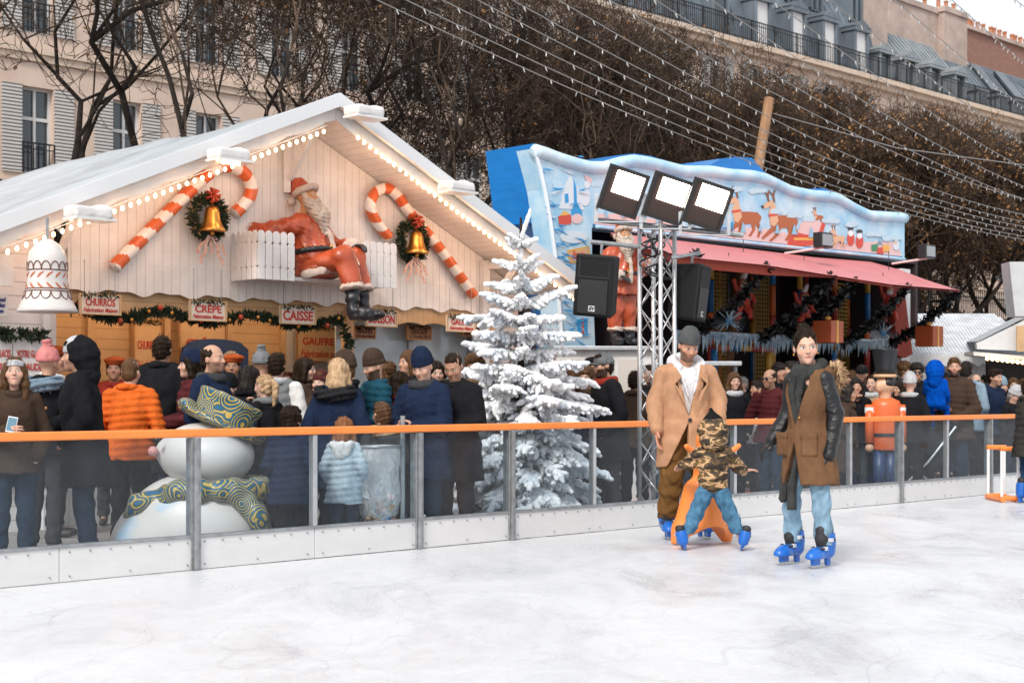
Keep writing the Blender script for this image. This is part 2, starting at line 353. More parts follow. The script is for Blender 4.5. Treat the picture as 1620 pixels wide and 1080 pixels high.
# ================================================================== rink barrier
alu = mat('aluminium', (0.52, 0.53, 0.54), rough=0.38, metal=0.85, var=0.12, vs=9, bump=0.1)
steel = mat('dull_steel', (0.33, 0.34, 0.35), rough=0.5, metal=0.7, var=0.2, vs=12, bump=0.15)
orange_p = mat('orange_plastic', (0.86, 0.24, 0.045), rough=0.38, var=0.06, vs=5)
kick_m = mat('white_kickboard', (0.62, 0.61, 0.605), rough=0.35, var=0.04, vs=2.2, bump=0.15, bs=12, stretch=(1, 1, 2.5))
def plexi():
    m = bpy.data.materials.new('plexiglass'); m.use_nodes = True; n = m.node_tree.nodes; l = m.node_tree.links; n.clear()
    o = n.new('ShaderNodeOutputMaterial'); t = n.new('ShaderNodeBsdfTransparent'); t.inputs[0].default_value = (0.87, 0.92, 0.945, 1)
    gl = n.new('ShaderNodeBsdfGlossy'); gl.inputs['Roughness'].default_value = 0.08; df = n.new('ShaderNodeBsdfDiffuse'); df.inputs[0].default_value = (0.8, 0.84, 0.88, 1)
    fr = n.new('ShaderNodeFresnel'); fr.inputs[0].default_value = 1.27; mx = n.new('ShaderNodeMixShader'); m2 = n.new('ShaderNodeMixShader')
    c = n.new('ShaderNodeTexCoord'); v = n.new('ShaderNodeTexNoise'); v.inputs['Scale'].default_value = 9; v.inputs['Detail'].default_value = 9; v.inputs['Distortion'].default_value = 2.2; v.inputs['Roughness'].default_value = 0.75
    r = n.new('ShaderNodeValToRGB'); r.color_ramp.elements[0].position = 0.5; r.color_ramp.elements[0].color = (0.015,)*3+(1,); r.color_ramp.elements[1].position = 0.74; r.color_ramp.elements[1].color = (0.05,)*3+(1,)
    e = r.color_ramp.elements.new(0.503); e.color = (0.16,)*3+(1,); e = r.color_ramp.elements.new(0.508); e.color = (0.006,)*3+(1,)
    l.new(c.outputs['Object'], v.inputs[0]); l.new(v.outputs['Fac'], r.inputs[0]); l.new(r.outputs[0], m2.inputs[0])
    ge = n.new('ShaderNodeNewGeometry'); mm = n.new('ShaderNodeMath'); mm.operation = 'SUBTRACT'; mm.inputs[0].default_value = 1; l.new(ge.outputs['Backfacing'], mm.inputs[1])
    m3 = n.new('ShaderNodeMath'); m3.operation = 'MULTIPLY'; l.new(fr.outputs[0], m3.inputs[0]); l.new(mm.outputs[0], m3.inputs[1]); l.new(m3.outputs[0], mx.inputs[0]); l.new(t.outputs[0], mx.inputs[1]); l.new(gl.outputs[0], mx.inputs[2])
    l.new(mx.outputs[0], m2.inputs[1]); l.new(df.outputs[0], m2.inputs[2]); l.new(m2.outputs[0], o.inputs[0]); return m
plexi_m = plexi()
KT, RT = 0.25, 1.0
bar_ = thing('rink_barrier', 'long ice rink barrier with orange handrail, clear panels and white kickboards', 'barrier', W(0, 0, 0), ANG)
us = [1.46+1.055*k for k in range(-4, 16)]
post_kind = {-2: 1, 0: 1, 2: 1, 3: 1, 5: 0, 7: 0, 9: 1, 11: 1, 13: 1}
m_ = MB(); m_.ubox(us[0], us[-1], -0.045, 0.05, RT-0.058, RT); m_.build('handrail', orange_p, bar_, bevel=0.012)
for i in range(len(us)-1):
    k = i-4; u0, u1 = us[i]+0.012, us[i+1]-0.012
    b_ = MB(); b_.ubox(u0-0.01, u1+0.01, -0.02, 0.02, 0.004, KT-0.02)
    kb = b_.build('kickboard', kick_m, bar_, bevel=0.004)
    for q in range(7):
        uu = u0+0.06+(u1-u0-0.12)*q/6
        for z in ((KT-0.05, 0.04) if q % 3 == 0 else (KT-0.05,)): MB().lathe(W(uu, -0.026, z), [(0.0055, -0.004), (0.0055, 0.006)], 6, axis=ND).build('screw', steel, kb)
    b_ = MB(); b_.ubox(u0-0.012, u1+0.012, -0.03, 0.03, KT-0.02, KT); b_.build('channel', steel, bar_)
    if k not in (-1,):
        ue = u1 if k != -2 else us[i+2]-0.012
        b_ = MB(); b_.ubox(u0+0.008, ue-0.008, -0.005, 0.005, KT+0.001, RT-0.06); b_.build('pane', plexi_m, bar_)
for i, u in enumerate(us):
    k = i-4
    if k in (-1,): continue
    if post_kind.get(k): 
        b_ = MB(); b_.ubox(u-0.032, u-0.004, -0.062, -0.034, 0.002, RT-0.06); b_.ubox(u-0.042, u+0.036, -0.033, 0.045, 0.002, RT-0.062); b_.build('post', steel, bar_, bevel=0.003)
    else:
        b_ = MB(); b_.ubox(u-0.02, u+0.02, -0.028, 0.028, KT, RT-0.06); b_.build('mullion', alu, bar_, bevel=0.003)
# ================================================================== buildings of the street behind
stone = mat('pale_stone', (0.56, 0.42, 0.34), rough=0.85, col2=(0.66, 0.52, 0.43), vs=1.2, bump=0.35, bs=9)
stone2 = mat('moulding_stone', (0.60, 0.47, 0.37), rough=0.8, var=0.12, vs=3, bump=0.3)
def louvre_mat(name, col):
    m = mat(name, col, rough=0.6); n = m.node_tree.nodes; l = m.node_tree.links; c = n.new('ShaderNodeTexCoord'); w = n.new('ShaderNodeTexWave')
    w.wave_type = 'BANDS'; w.bands_direction = 'Z'; w.inputs['Scale'].default_value = 3.2; b = n.new('ShaderNodeBump'); b.inputs['Distance'].default_value = 0.05; b.inputs['Strength'].default_value = 1
    l.new(c.outputs['Object'], w.inputs[0]); l.new(w.outputs[0], b.inputs['Height']); l.new(b.outputs[0], n['Principled BSDF'].inputs['Normal']); return m
shut_m = louvre_mat('shutter_paint', (0.50, 0.47, 0.45)); wframe = mat('window_paint', (0.62, 0.61, 0.60), rough=0.5)
glass_d = mat('window_glass', (0.03, 0.045, 0.055), rough=0.08, spec=0.8); dark_i = mat('interior_shade', (0.02, 0.02, 0.022), rough=0.9)
iron = mat('black_iron', (0.018, 0.018, 0.02), rough=0.5, metal=0.4)
zinc = mat('zinc_roof', (0.16, 0.19, 0.22), rough=0.45, metal=0.35, var=0.25, vs=1.1, bump=0.2, stretch=(1, 1, 0.3))
zinc2 = mat('pale_zinc_roof', (0.27, 0.30, 0.32), rough=0.45, metal=0.35, var=0.2, vs=1.3, bump=0.2, stretch=(1, 1, 0.3))
chim_m = mat('chimney_render', (0.44, 0.34, 0.29), rough=0.9, var=0.2, vs=0.8, bump=0.3); pot_m = mat('terracotta', (0.42, 0.17, 0.09), rough=0.8, var=0.2)
def brick_mat():
    m = mat('brick', (0.3, 0.12, 0.08), rough=0.9); n = m.node_tree.nodes; l = m.node_tree.links; c = n.new('ShaderNodeTexCoord'); b = n.new('ShaderNodeTexBrick')
    b.inputs['Color1'].default_value = (0.30, 0.13, 0.09, 1); b.inputs['Color2'].default_value = (0.21, 0.09, 0.065, 1); b.inputs['Mortar'].default_value = (0.32, 0.24, 0.2, 1); b.inputs['Scale'].default_value = 2.4
    mp = n.new('ShaderNodeMapping'); mp.inputs['Rotation'].default_value = (R(90), 0, 0); l.new(c.outputs['Object'], mp.inputs[0]); l.new(mp.outputs[0], b.inputs[0]); l.new(b.outputs[0], n['Principled BSDF'].inputs['Base Color']); return m
brick_m = brick_mat()
def railing(u0, u1, v, z, parent, h=0.95, name='balcony_railing'):
    r = MB(); r.ubox(u0, u1, v-0.02, v+0.02, z+h-0.04, z+h); r.ubox(u0, u1, v-0.015, v+0.015, z+0.1, z+0.13); r.ubox(u0, u1, v-0.015, v+0.015, z+h-0.2, z+h-0.175)
    n = int((u1-u0)/0.14)
    for i in range(n+1):
        u = u0+(u1-u0)*i/n; w = 0.012 if i % 12 else 0.028; r.ubox(u-w, u+w, v-w, v+w, z, z+h)
    return r.build(name, iron, parent)
VB = 30.0
def facade(name, label, u0, u1, rows, wus, ww=0.95):
    b = thing(name, label, 'building', W(u0, VB, GZ), ANG)
    w = MB(); zs = [GZ+0.01]+[z for r in rows for z in r]+[16.1]
    for i in range(0, len(zs), 2): w.ubox(u0, u1, VB, VB+0.5, zs[i], zs[i+1])
    for (z0, z1) in rows:
        e = [u0]+[x for uu in wus for x in (uu-ww/2, uu+ww/2)]+[u1]
        for i in range(0, len(e), 2): w.ubox(e[i], e[i+1], VB, VB+0.5, z0, z1)
    w.ubox(u0, u1, VB+0.51, VB+9, GZ+0.01, 16.0)
    w.build('wall', stone, b)
    c = MB(); c.ubox(u0, u1, VB-0.55, VB+0.3, 16.12, 16.34); c.ubox(u0, u1, VB-0.32, VB-0.003, 15.88, 16.117)
    c.build('cornice', stone2, b)
    for z in (10.7, 7.0, 13.7, 6.4):
        c = MB(); c.ubox(u0, u1, VB-0.16, VB-0.003, z, z+0.16); c.ubox(u0, u1, VB-0.09, VB-0.003, z-0.2, z-0.003); c.build('string_course', stone2, b)
    proto = None
    for (z0, z1) in rows:
        proto = None
        for uu in wus:
            if proto is None:
                f = MB(); t = 0.07
                for (a, d) in ((uu-ww/2, uu-ww/2+t), (uu+ww/2-t, uu+ww/2), (uu-0.035, uu+0.035)): f.ubox(a, d, VB+0.2, VB+0.26, z0+t, z1-t)
                f.ubox(uu-ww/2, uu+ww/2, VB+0.2, VB+0.26, z0, z0+t); f.ubox(uu-ww/2, uu+ww/2, VB+0.2, VB+0.26, z1-t, z1)
                f.ubox(uu-ww/2+t, uu-0.035, VB+0.2, VB+0.26, z0+(z1-z0)*0.62, z0+(z1-z0)*0.66); f.ubox(uu+0.035, uu+ww/2-t, VB+0.2, VB+0.26, z0+(z1-z0)*0.62, z0+(z1-z0)*0.66)
                proto = f.build('window', wframe, b)
                p = MB(); p.ubox(uu-ww/2, uu+ww/2, VB+0.27, VB+0.29, z0, z1); p.build('pane', glass_d, proto)
                for sgn in (-1, 1):
                    q = MB(); a = uu+sgn*(ww/2+0.31); q.ubox(a-0.29, a+0.29, VB-0.06, VB-0.01, z0-0.02, z1+0.02); q.build('shutter', shut_m, proto)
                r = railing(uu-ww/2, uu+ww/2, VB-0.05, z0, proto, 0.85, 'window_railing'); pu = uu
            else:
                o = copy_tree(proto, b); o.location = (uu-pu, 0, 0)
    return b
uw = [24.3+2.8*k for k in range(-3, 14)]
U1 = cu(1390, 31)
B1 = facade('apartment_building', 'long pale stone apartment building with louvred shutters and dark curved mansard behind the bare trees', 12.0, U1, [(7.4, 9.8), (11.3, 13.3), (14.1, 15.55)], [u for u in uw if u < U1-1])
def mansard(b, u0, u1, m, prof, seam=0.55, name='mansard_roof'):
    r = MB(); n = max(2, int((u1-u0)/2))
    r.sheet([[W(u0+(u1-u0)*i/n, v, z) for (v, z) in prof] for i in range(n+1)])
    back = [(v, z) for v, z in prof]+[(VB+9, prof[-1][1]), (VB+9, 16.0)]
    r.prism([W(u0, v, z) for v, z in back], -UD*0.05); r.prism([W(u1, v, z) for v, z in back], UD*0.12)
    r.ubox(u0, u1, prof[-1][0], VB+9, prof[-1][1]-0.1, prof[-1][1])
    k = int((u1-u0)/seam)
    for i in range(k+1):
        u = u0+(u1-u0)*i/k; r.tube([W(u, v-0.02, z+0.02) for v, z in prof], 0.03, 4, False)
    return r.build(name, m, b)
prof1 = [(31.0, 16.35), (31.15, 17.6), (31.5, 18.9), (32.1, 20.2), (33.0, 21.4), (34.2, 22.4), (35.5, 23.0)]
mansard(B1, 24.0, U1, zinc, prof1)
railing(20.0, U1, VB-0.45, 16.34, B1)
wshut = mat('white_roller_shutter', (0.66, 0.65, 0.65), rough=0.5, bump=0.3, bs=6, stretch=(1, 1, 12))
for px in (1052, 1135, 1202, 1258, 1308, 1358):
    u = cu(px, 30.9); d = MB(); d.ubox(u-0.62, u-0.45, 30.7, 32.0, 16.35, 18.75); d.ubox(u+0.45, u+0.62, 30.7, 32.0, 16.35, 18.75); d.ubox(u-0.7, u+0.7, 30.62, 32.2, 18.752, 18.95)
    d.prism([W(u-0.75, 30.6, 18.952), W(u+0.75, 30.6, 18.952), W(u, 30.6, 19.3)], ND*1.6)
    o = d.build('dormer', zinc, B1); d = MB(); d.ubox(u-0.45, u+0.45, 30.8, 30.84, 16.36, 18.75); d.build('roller_shutter' if px > 1140 else 'pane', wshut if px > 1140 else glass_d, o)
for px in (1170, 1245, 1282, 1345):
    u = cu(px, 32.0); d = MB(); d.ubox(u-0.5, u-0.42, 31.6, 33.5, 19.6, 21.5); d.ubox(u+0.42, u+0.5, 31.6, 33.5, 19.6, 21.5); d.ubox(u-0.5, u+0.5, 31.6, 34.0, 21.502, 21.6); d.ubox(u-0.03, u+0.03, 31.6, 31.66, 19.6, 21.5)
    o = d.build('roof_window', zinc, B1); d = MB(); d.ubox(u-0.42, u+0.42, 31.7, 31.73, 19.5, 21.5); d.build('pane', glass_d, o)
def chimney(px0, px1, v, ytop, zb, parent, dv=3.5, pots=4):
    u0, u1 = cu(px0, v), cu(px1, v); zt = zv((px0+px1)/2, ytop, v)
    c = MB(); c.ubox(u0, u1, v, v+dv, zb, zt-0.3); c.ubox(u0-0.1, u1+0.1, v-0.1, v+dv+0.1, zt-0.298, zt); o = c.build('chimney', chim_m, parent)
    for i in range(pots): MB().lathe(W(u0+(u1-u0)*(i+0.5)/pots, v+0.6, zt), [(0.13, 0), (0.11, 0.5), (0.14, 0.52), (0.14, 0.6)], 8).build('chimney_pot', pot_m, o)
U2 = cu(1532, 31)
B2 = facade('apartment_building', 'stone building with pale ribbed zinc roof, small pedimented dormers and tall chimney slabs', U1+0.15, U2, [(7.4, 9.8), (11.3, 13.3), (14.1, 15.55)], [u for u in uw if U1+1 < u < U2-1])
prof2 = [(31.0, 16.35), (31.5, 17.6), (32.2, 18.9), (33.2, 20.1), (34.5, 21.1), (36, 21.8)]
mansard(B2, U1+0.2, U2, zinc2, prof2, 0.45)
railing(U1+0.15, U2, VB-0.45, 16.34, B2)
chimney(1367, 1404, 31.6, -60, 16.3, B1, 5)
chimney(1408, 1488, 33.4, 2, 17, B2); chimney(1494, 1530, 33.0, 16, 17, B2, 3, 3)
for px in (1398, 1437, 1477, 1516):
    u = cu(px, 30.9); d = MB(); d.ubox(u-0.62, u-0.42, 30.75, 32.4, 16.35, 18.05); d.ubox(u+0.42, u+0.62, 30.75, 32.4, 16.35, 18.05); d.ubox(u-0.78, u+0.78, 30.65, 33.0, 18.052, 18.2)
    d.prism([W(u-0.8, 30.63, 18.202), W(u+0.8, 30.63, 18.202), W(u, 30.63, 18.6)], ND*2.6)
    o = d.build('dormer', zinc2, B2); d = MB(); d.ubox(u-0.42, u+0.42, 30.9, 30.93, 16.36, 18.05); d.build('pane', glass_d, o)
U3 = cu(1720, 31)
B3 = facade('apartment_building', 'far stone building with a steep curved blue-grey zinc roof at the end of the street', U2+0.15, U3, [(7.4, 9.8), (11.3, 13.3), (14.1, 15.55)], [U2+1.8+2.8*k for k in range(5)])
prof3 = [(31.0, 16.35), (31.6, 18.0), (32.6, 19.3), (34.0, 20.3), (36, 21.0)]
mansard(B3, U2+0.2, U3, zinc, prof3, 0.5)
railing(U2+0.15, U3, VB-0.45, 16.34, B3)
for px in (1560, 1597):
    u = cu(px, 32.0); d = MB(); d.prism([W(u-0.55, 31.5, 18.0), W(u+0.55, 31.5, 18.0), W(u+0.55, 32.75, 19.6), W(u-0.55, 32.75, 19.6)], V((0, 0, 0.12))-ND*0.1); d.build('skylight', glass_d, B3)
for px in (1552, 1585, 1612):
    u = cu(px, 30.9); d = MB(); d.ubox(u-0.5, u+0.5, 30.8, 32.0, 16.35, 17.6); d.ubox(u-0.65, u+0.65, 30.7, 32.3, 17.602, 17.75); o = d.build('dormer', zinc2, B3)
    d = MB(); d.ubox(u-0.38, u+0.38, 30.76, 30.79, 16.4, 17.5); d.build('pane', glass_d, o)
B4 = thing('brick_building', 'dark red brick gable wall with a row of terracotta chimney pots behind the zinc roofs', 'building', W(U2+1, 37, GZ), ANG)
w = MB(); zt = zv(1575, 62, 40); w.ubox(cu(1526, 40), cu(1760, 40), 40, 44, GZ+0.01, zt); w.build('wall', brick_m, B4)
w = MB(); w.ubox(cu(1526, 40), cu(1760, 40), 39.8, 44.1, zt+0.002, zt+0.25); w.build('coping', chim_m, B4)
for i in range(16): MB().lathe(W(cu(1540, 40)+0.75*i+(0.3 if i % 4 == 0 else 0), 40.5, zt+0.25), [(0.16, 0), (0.13, 0.55), (0.17, 0.57), (0.17, 0.7)], 8).build('chimney_pot', pot_m, B4)
# ================================================================== bare pollarded trees
bark = mat('bark', (0.016, 0.012, 0.010), spec=.2, rough=0.95, col2=(0.045, 0.033, 0.026), vs=6, bump=0.9, bs=14, stretch=(1, 1, 0.3))
twig_m = mat('twig_bark', (0.022, 0.015, 0.012), spec=.2, rough=0.95, col2=(0.15, 0.10, 0.07), vs=2.0)
leaf_m = mat('dry_leaves', (0.14, 0.065, 0.025), rough=0.8, col2=(0.38, 0.19, 0.07), vs=1.5)
def seg_mesh(name, A, B, r0, r1, n, m, parent):
    A, B = np.array(A), np.array(B); r0, r1 = np.array(r0), np.array(r1); D = B-A; D /= np.linalg.norm(D, axis=1)[:, None]+1e-9
    a = np.where(np.abs(D[:, 2:3]) < 0.9, np.array([[0, 0, 1.0]]), np.array([[1.0, 0, 0]])); X = np.cross(a, D); X /= np.linalg.norm(X, axis=1)[:, None]; Yv_ = np.cross(D, X)
    vs = []
    for P, r in ((A-D*r0[:, None]*0.3, r0), (B+D*r1[:, None]*0.3, r1)):
        for j in range(n):
            t = 2*math.pi*j/n; vs.append(P+(X*math.cos(t)+Yv_*math.sin(t))*r[:, None])
    N = len(A); vs = np.stack(vs, 1).reshape(-1, 3); base = np.arange(N)[:, None]*2*n
    fs = np.concatenate([base+np.array([[j, (j+1) % n, n+(j+1) % n, n+j]]) for j in range(n)])
    return link(name, npmesh(name, vs, fs), m, parent, n > 3)
def grow(seed, dense, zmax=9.7, hu=3.1, hv=2.6, z0=3.2, tall=False):
    rng = random.Random(seed); big = []; small = []; leaves = []
    def branch(p, d, L, r, lv):
        n = 4 if lv < 3 else 3; q = p
        for i in range(n):
            dd = (d+V((rng.gauss(0, .2), rng.gauss(0, .2), rng.gauss(0, .17)))*(1.35+0.35*lv)).normalized()
            dd = (dd+V((0, 0, 0.07 if lv < 3 else 0.16))).normalized()
            q2 = q+dd*(L/n)
            if abs(q2.x) > hu or abs(q2.y) > hv or q2.z > zmax+rng.uniform(-.35, .25):
                if lv >= 3: return
                dd = (dd*0.3+V((-q2.x*0.1, -q2.y*0.1, 0.6))).normalized(); q2 = q+dd*(L/n)
                if q2.z > zmax: return
            ra, rb = r*(1-0.5*i/n), r*(1-0.5*(i+1)/n)
            (big if ra > 0.028 else small).append((tuple(q), tuple(q2), ra, rb)); d = dd; q = q2
            if lv < 6 and i >= (1 if lv else 2):
                for _ in range(1 if (lv < 2 or rng.random() < dense) else 0):
                    ax = V((rng.gauss(0, 1), rng.gauss(0, 1), rng.gauss(0.35, .6))).normalized(); nd = (dd*0.75+ax*0.85).normalized()
                    branch(q, nd, L*rng.uniform(.5, .78), max(rb*rng.uniform(.5, .72), 0.0075), lv+1)
        if lv >= 3 and rng.random() < (0.085 if dense > .8 else 0.02): leaves.append(tuple(q))
        if lv < 6:
            for _ in range(2): 
                ax = V((rng.gauss(0, 1), rng.gauss(0, 1), rng.gauss(0.4, .5))).normalized()
                branch(q, (d*0.8+ax*0.6).normalized(), L*rng.uniform(.55, .8), max(r*.5*rng.uniform(.8, 1), 0.0075), lv+1)
    big.append(((0, 0, 0), (0.05, 0, z0*0.5), 0.24, 0.2)); big.append(((0.05, 0, z0*0.5), (0, 0.03, z0), 0.2, 0.2))
    k = 5
    for i in range(k):
        a = 2*math.pi*(i+rng.uniform(-.25, .25))/k; up = 1.5 if i == 0 else rng.uniform(.55, 1.1)
        branch(V((0, 0.03, z0-0.1)), V((math.cos(a), math.sin(a)*0.8, up)).normalized(), (zmax-z0)*rng.uniform(.42, .58), rng.uniform(.075, .11), 0)
    return big, small, leaves
def tree_proto(seed, dense, label, group, **kw):
    big, small, leaves = grow(seed, dense, **kw)
    t = thing('bare_tree', label, 'tree', (0, 0, GZ), 0, group)
    rng = np.random.RandomState(seed)
    f = lambda L: (np.array([x[0] for x in L]), np.array([x[1] for x in L]), np.array([x[2] for x in L]), np.array([x[3] for x in L]))
    seg_mesh('trunk', *f(big), 7, bark, t); seg_mesh('crown', *f(small), 3, twig_m, t)
    L = np.array(leaves); k = 3 if dense > .8 else 2
    L = np.repeat(L, k, 0)+rng.normal(size=(len(L)*k, 3))*0.12
    s = rng.uniform(.03, .065, (len(L), 1)); A = rng.normal(size=(len(L), 3)); A /= np.linalg.norm(A, axis=1)[:, None]; B = np.cross(A, rng.normal(size=(len(L), 3))); B /= np.linalg.norm(B, axis=1)[:, None]
    vs = np.stack([L-A*s, L+B*s*.6, L+A*s, L-B*s*.6], 1).reshape(-1, 3); fs = np.arange(len(L)*4).reshape(-1, 4)
    link('dry_leaves', npmesh('dry_leaves', vs, fs), leaf_m, t)
    return t, len(small)
GT = 'pollarded bare trees in the row behind the chalets'
protoL = [tree_proto(3, .67, '', GT, zmax=12.0, hu=4.2, hv=3.0), tree_proto(8, .56, '', GT, zmax=11.0, hu=3.6, hv=3.0)]
protoM = [tree_proto(55, .60, '', GT, zmax=9.5)]; protoR = [tree_proto(21, .95, '', GT, zmax=9.15), tree_proto(34, .95, '', GT, zmax=9.15)]
TREES = [(145, 13, 0, 'dark trunked bare tree at the head of the row, rising over the white tent roof'),
         (560, 13, 0, 'bare tree rising just behind the chalet gable peak'), (705, 13, 1, 'bare tree standing behind the right slope of the gable'),
         (845, 13, 4, 'bare tree with few orange leaves above the left corner of the blue inflatable'), (940, 17.5, 4, 'bare tree in the back row above the three floodlights'),
         (1035, 13, 4, 'bare tree directly behind the three floodlights'), (1140, 17.5, 3, 'dense clipped bare tree just behind the leaning wooden pole'),
         (1195, 13, 3, 'dense clipped bare tree beside the leaning wooden pole'), (1280, 17.5, 2, 'dense clipped tree in the back row beyond the wooden pole'),
         (1320, 13, 2, 'dense clipped tree above the painted reindeer on the inflatable'), (1400, 17.5, 3, 'dense clipped tree in the back row behind the far end of the inflatable'),
         (1422, 13, 3, 'dense clipped tree with brown leaves above the far end of the inflatable'), (1490, 17.5, 2, 'dense clipped brown tree in the back row over the iron railing'),
         (1504, 13, 2, 'dense clipped brown tree above the shingle roofed hut'), (1573, 13, 3, 'dense clipped brown tree behind the white market roof edge'), (1640, 13, 2, 'last clipped brown tree of the row, cut by the picture edge'), (1700, 13, 3, 'brown clipped tree past the end of the row')]
protos = protoL+protoR+protoM; used = set()
for i, (px, v, k, lab) in enumerate(TREES):
    t = protos[k][0]
    if k in used: t = copy_tree(t)
    used.add(k); p = atv(px, 600, v); t.location = (p.x, p.y, GZ); t.rotation_euler = (0, 0, ANG+(math.pi if i % 4 in (2, 3) else 0)); t['label'] = lab
print('twigs', [p[1] for p in protos])
# ------------------------------------------------------------------ wooden pole, iron railing, right-hand huts
wood_m = mat('raw_wood', (0.30, 0.16, 0.08), rough=0.8, var=0.3, vs=6, stretch=(1, 1, .2), bump=0.4)
m_ = MB(); a = atv(1200, 262, 7.5); b = atv(1217, 156, 7.5); m_.tube([a+(a-b)*((a.z-GZ)/(b.z-a.z)), b], [0.12, 0.095], 10)
pl = m_.v; o = m_.build('wooden_pole', wood_m); tag(o, 'weathered wooden pole leaning up behind the blue inflatable', 'pole')
rl = thing('iron_railing', 'tall dark iron railing on a low stone wall under the clipped trees', 'railing', W(cu(1425, 21), 21, GZ), ANG)
u0, u1 = cu(1400, 21), cu(1700, 21); zt = zv(1540, 456, 21); zb = zv(1540, 506, 21)
m_ = MB(); m_.ubox(u0, u1, 21.1, 21.6, GZ+.01, zb); m_.build('stone_wall', stone2, rl)
m_ = MB(); m_.ubox(u0, u1, 21.3, 21.36, zt-.35, zt-.3); m_.ubox(u0, u1, 21.3, 21.36, zb+.1, zb+.16)
k = int((u1-u0)/.16)
for i in range(k):
    uu = u0+(u1-u0)*i/k; m_.ubox(uu-.014, uu+.014, 21.32, 21.35, zb, zt)
m_.build('iron_bars', iron, rl)
# ================================================================== gable chalet
def plank_mat(name, col, axis='X', pitch=0.11, dark=0.45, rough=0.6, var=0.09):
    m = mat(name, col, rough=rough, var=var, vs=2.5); n = m.node_tree.nodes; l = m.node_tree.links; b = n['Principled BSDF']
    src = b.inputs['Base Color'].links[0].from_socket
    c = n.new('ShaderNodeTexCoord'); sx = n.new('ShaderNodeSeparateXYZ'); l.new(c.outputs['Object'], sx.inputs[0])
    d = n.new('ShaderNodeMath'); d.operation = 'DIVIDE'; d.inputs[1].default_value = pitch; l.new(sx.outputs[axis], d.inputs[0])
    f = n.new('ShaderNodeMath'); f.operation = 'FRACT'; l.new(d.outputs[0], f.inputs[0])
    r = n.new('ShaderNodeValToRGB'); e = r.color_ramp.elements; e[0].position = 0; e[0].color = (dark,)*3+(1,); e[1].position = 0.07; e[1].color = (1, 1, 1, 1)
    l.new(f.outputs[0], r.inputs[0])
    oz = {'X': 'Z', 'Z': 'X'}[axis]; acc = None
    for src_, pt, w_ in ((sx.outputs[axis], pitch, .035), (sx.outputs[oz], .62, .0065)):        # nail heads
        q = [n.new('ShaderNodeMath') for _ in range(4)]; q[0].operation = 'DIVIDE'; q[0].inputs[1].default_value = pt; q[1].operation = 'FRACT'; q[2].operation = 'SUBTRACT'; q[2].inputs[1].default_value = .5; q[3].operation = 'ABSOLUTE'
        l.new(src_, q[0].inputs[0]); [l.new(q[k].outputs[0], q[k+1].inputs[0]) for k in range(3)]; g_ = n.new('ShaderNodeMath'); g_.operation = 'LESS_THAN'; g_.inputs[1].default_value = w_; l.new(q[3].outputs[0], g_.inputs[0])
        if acc is None: acc = g_.outputs[0]
        else: a_ = n.new('ShaderNodeMath'); a_.operation = 'MULTIPLY'; l.new(acc, a_.inputs[0]); l.new(g_.outputs[0], a_.inputs[1]); acc = a_.outputs[0]
    nl = n.new('ShaderNodeMixRGB'); nl.inputs[2].default_value = (.25, .2, .18, 1); l.new(acc, nl.inputs[0]); l.new(src, nl.inputs[1]); src = nl.outputs[0]; mx = n.new('ShaderNodeMixRGB'); mx.blend_type = 'MULTIPLY'; mx.inputs[0].default_value = 1; l.new(src, mx.inputs[1]); l.new(r.outputs[0], mx.inputs[2]); l.new(mx.outputs[0], b.inputs['Base Color'])
    bp = n.new('ShaderNodeBump'); bp.inputs['Distance'].default_value = 0.006; bp.inputs['Strength'].default_value = 0.9; l.new(r.outputs[0], bp.inputs['Height']); l.new(bp.outputs[0], b.inputs['Normal']); return m
wplank = plank_mat('white_planks', (0.76, 0.725, 0.68)); wplank_h = plank_mat('white_weatherboard', (0.72, 0.68, 0.66), 'Z', 0.14)
wpaint = mat('white_paint', (0.66, 0.645, 0.63), rough=0.5, var=0.08, vs=5, bump=0.1)
tanp = plank_mat('tan_planks', (0.58, 0.36, 0.18), 'Z', 0.12, 0.5); tan_w = mat('tan_wood', (0.56, 0.35, 0.18), rough=0.6, var=0.15, vs=5, stretch=(1, 1, .3))
tarp = mat('white_tarpaulin', (0.46, 0.49, 0.51), rough=0.4, var=0.16, vs=1.1, bump=0.8, bs=2.2, bd=.05, stretch=(.5, 1.6, 1))
def bulb_mat(name, c, s): return mat(name, (1, .8, .5), emit=c, es=s)
bulb_m = bulb_mat('warm_bulb', (1.0, 0.62, 0.30), 9.0)
VW, VF = 5.2, 4.4; UA, UL, UR, ZA = 6.2, 2.0, 10.25, 4.42
def rz(u): return ZA-(UA-u)*0.425 if u < UA else ZA-(u-UA)*0.462
ch = thing('gable_chalet', 'large white plank gable chalet with white tarpaulin roof and tan wooden serving front', 'chalet', W(UA, VW, GZ), ANG)
ul, ur = cu(107, VW), cu(764, VW)
def wave(u): return 2.335+0.022*math.sin(u*2*math.pi/0.62)+0.014*math.sin(u*2*math.pi/0.31+1)
pts = [W(ul+(ur-ul)*i/140, VW, wave(ul+(ur-ul)*i/140)) for i in range(141)]
pts += [W(ur, VW, rz(ur)+0.05), W(UA, VW, ZA+0.05), W(ul, VW, rz(ul)+0.05)]
m_ = MB(); m_.prism(pts, ND*0.04); m_.build('gable_wall', wplank, ch)
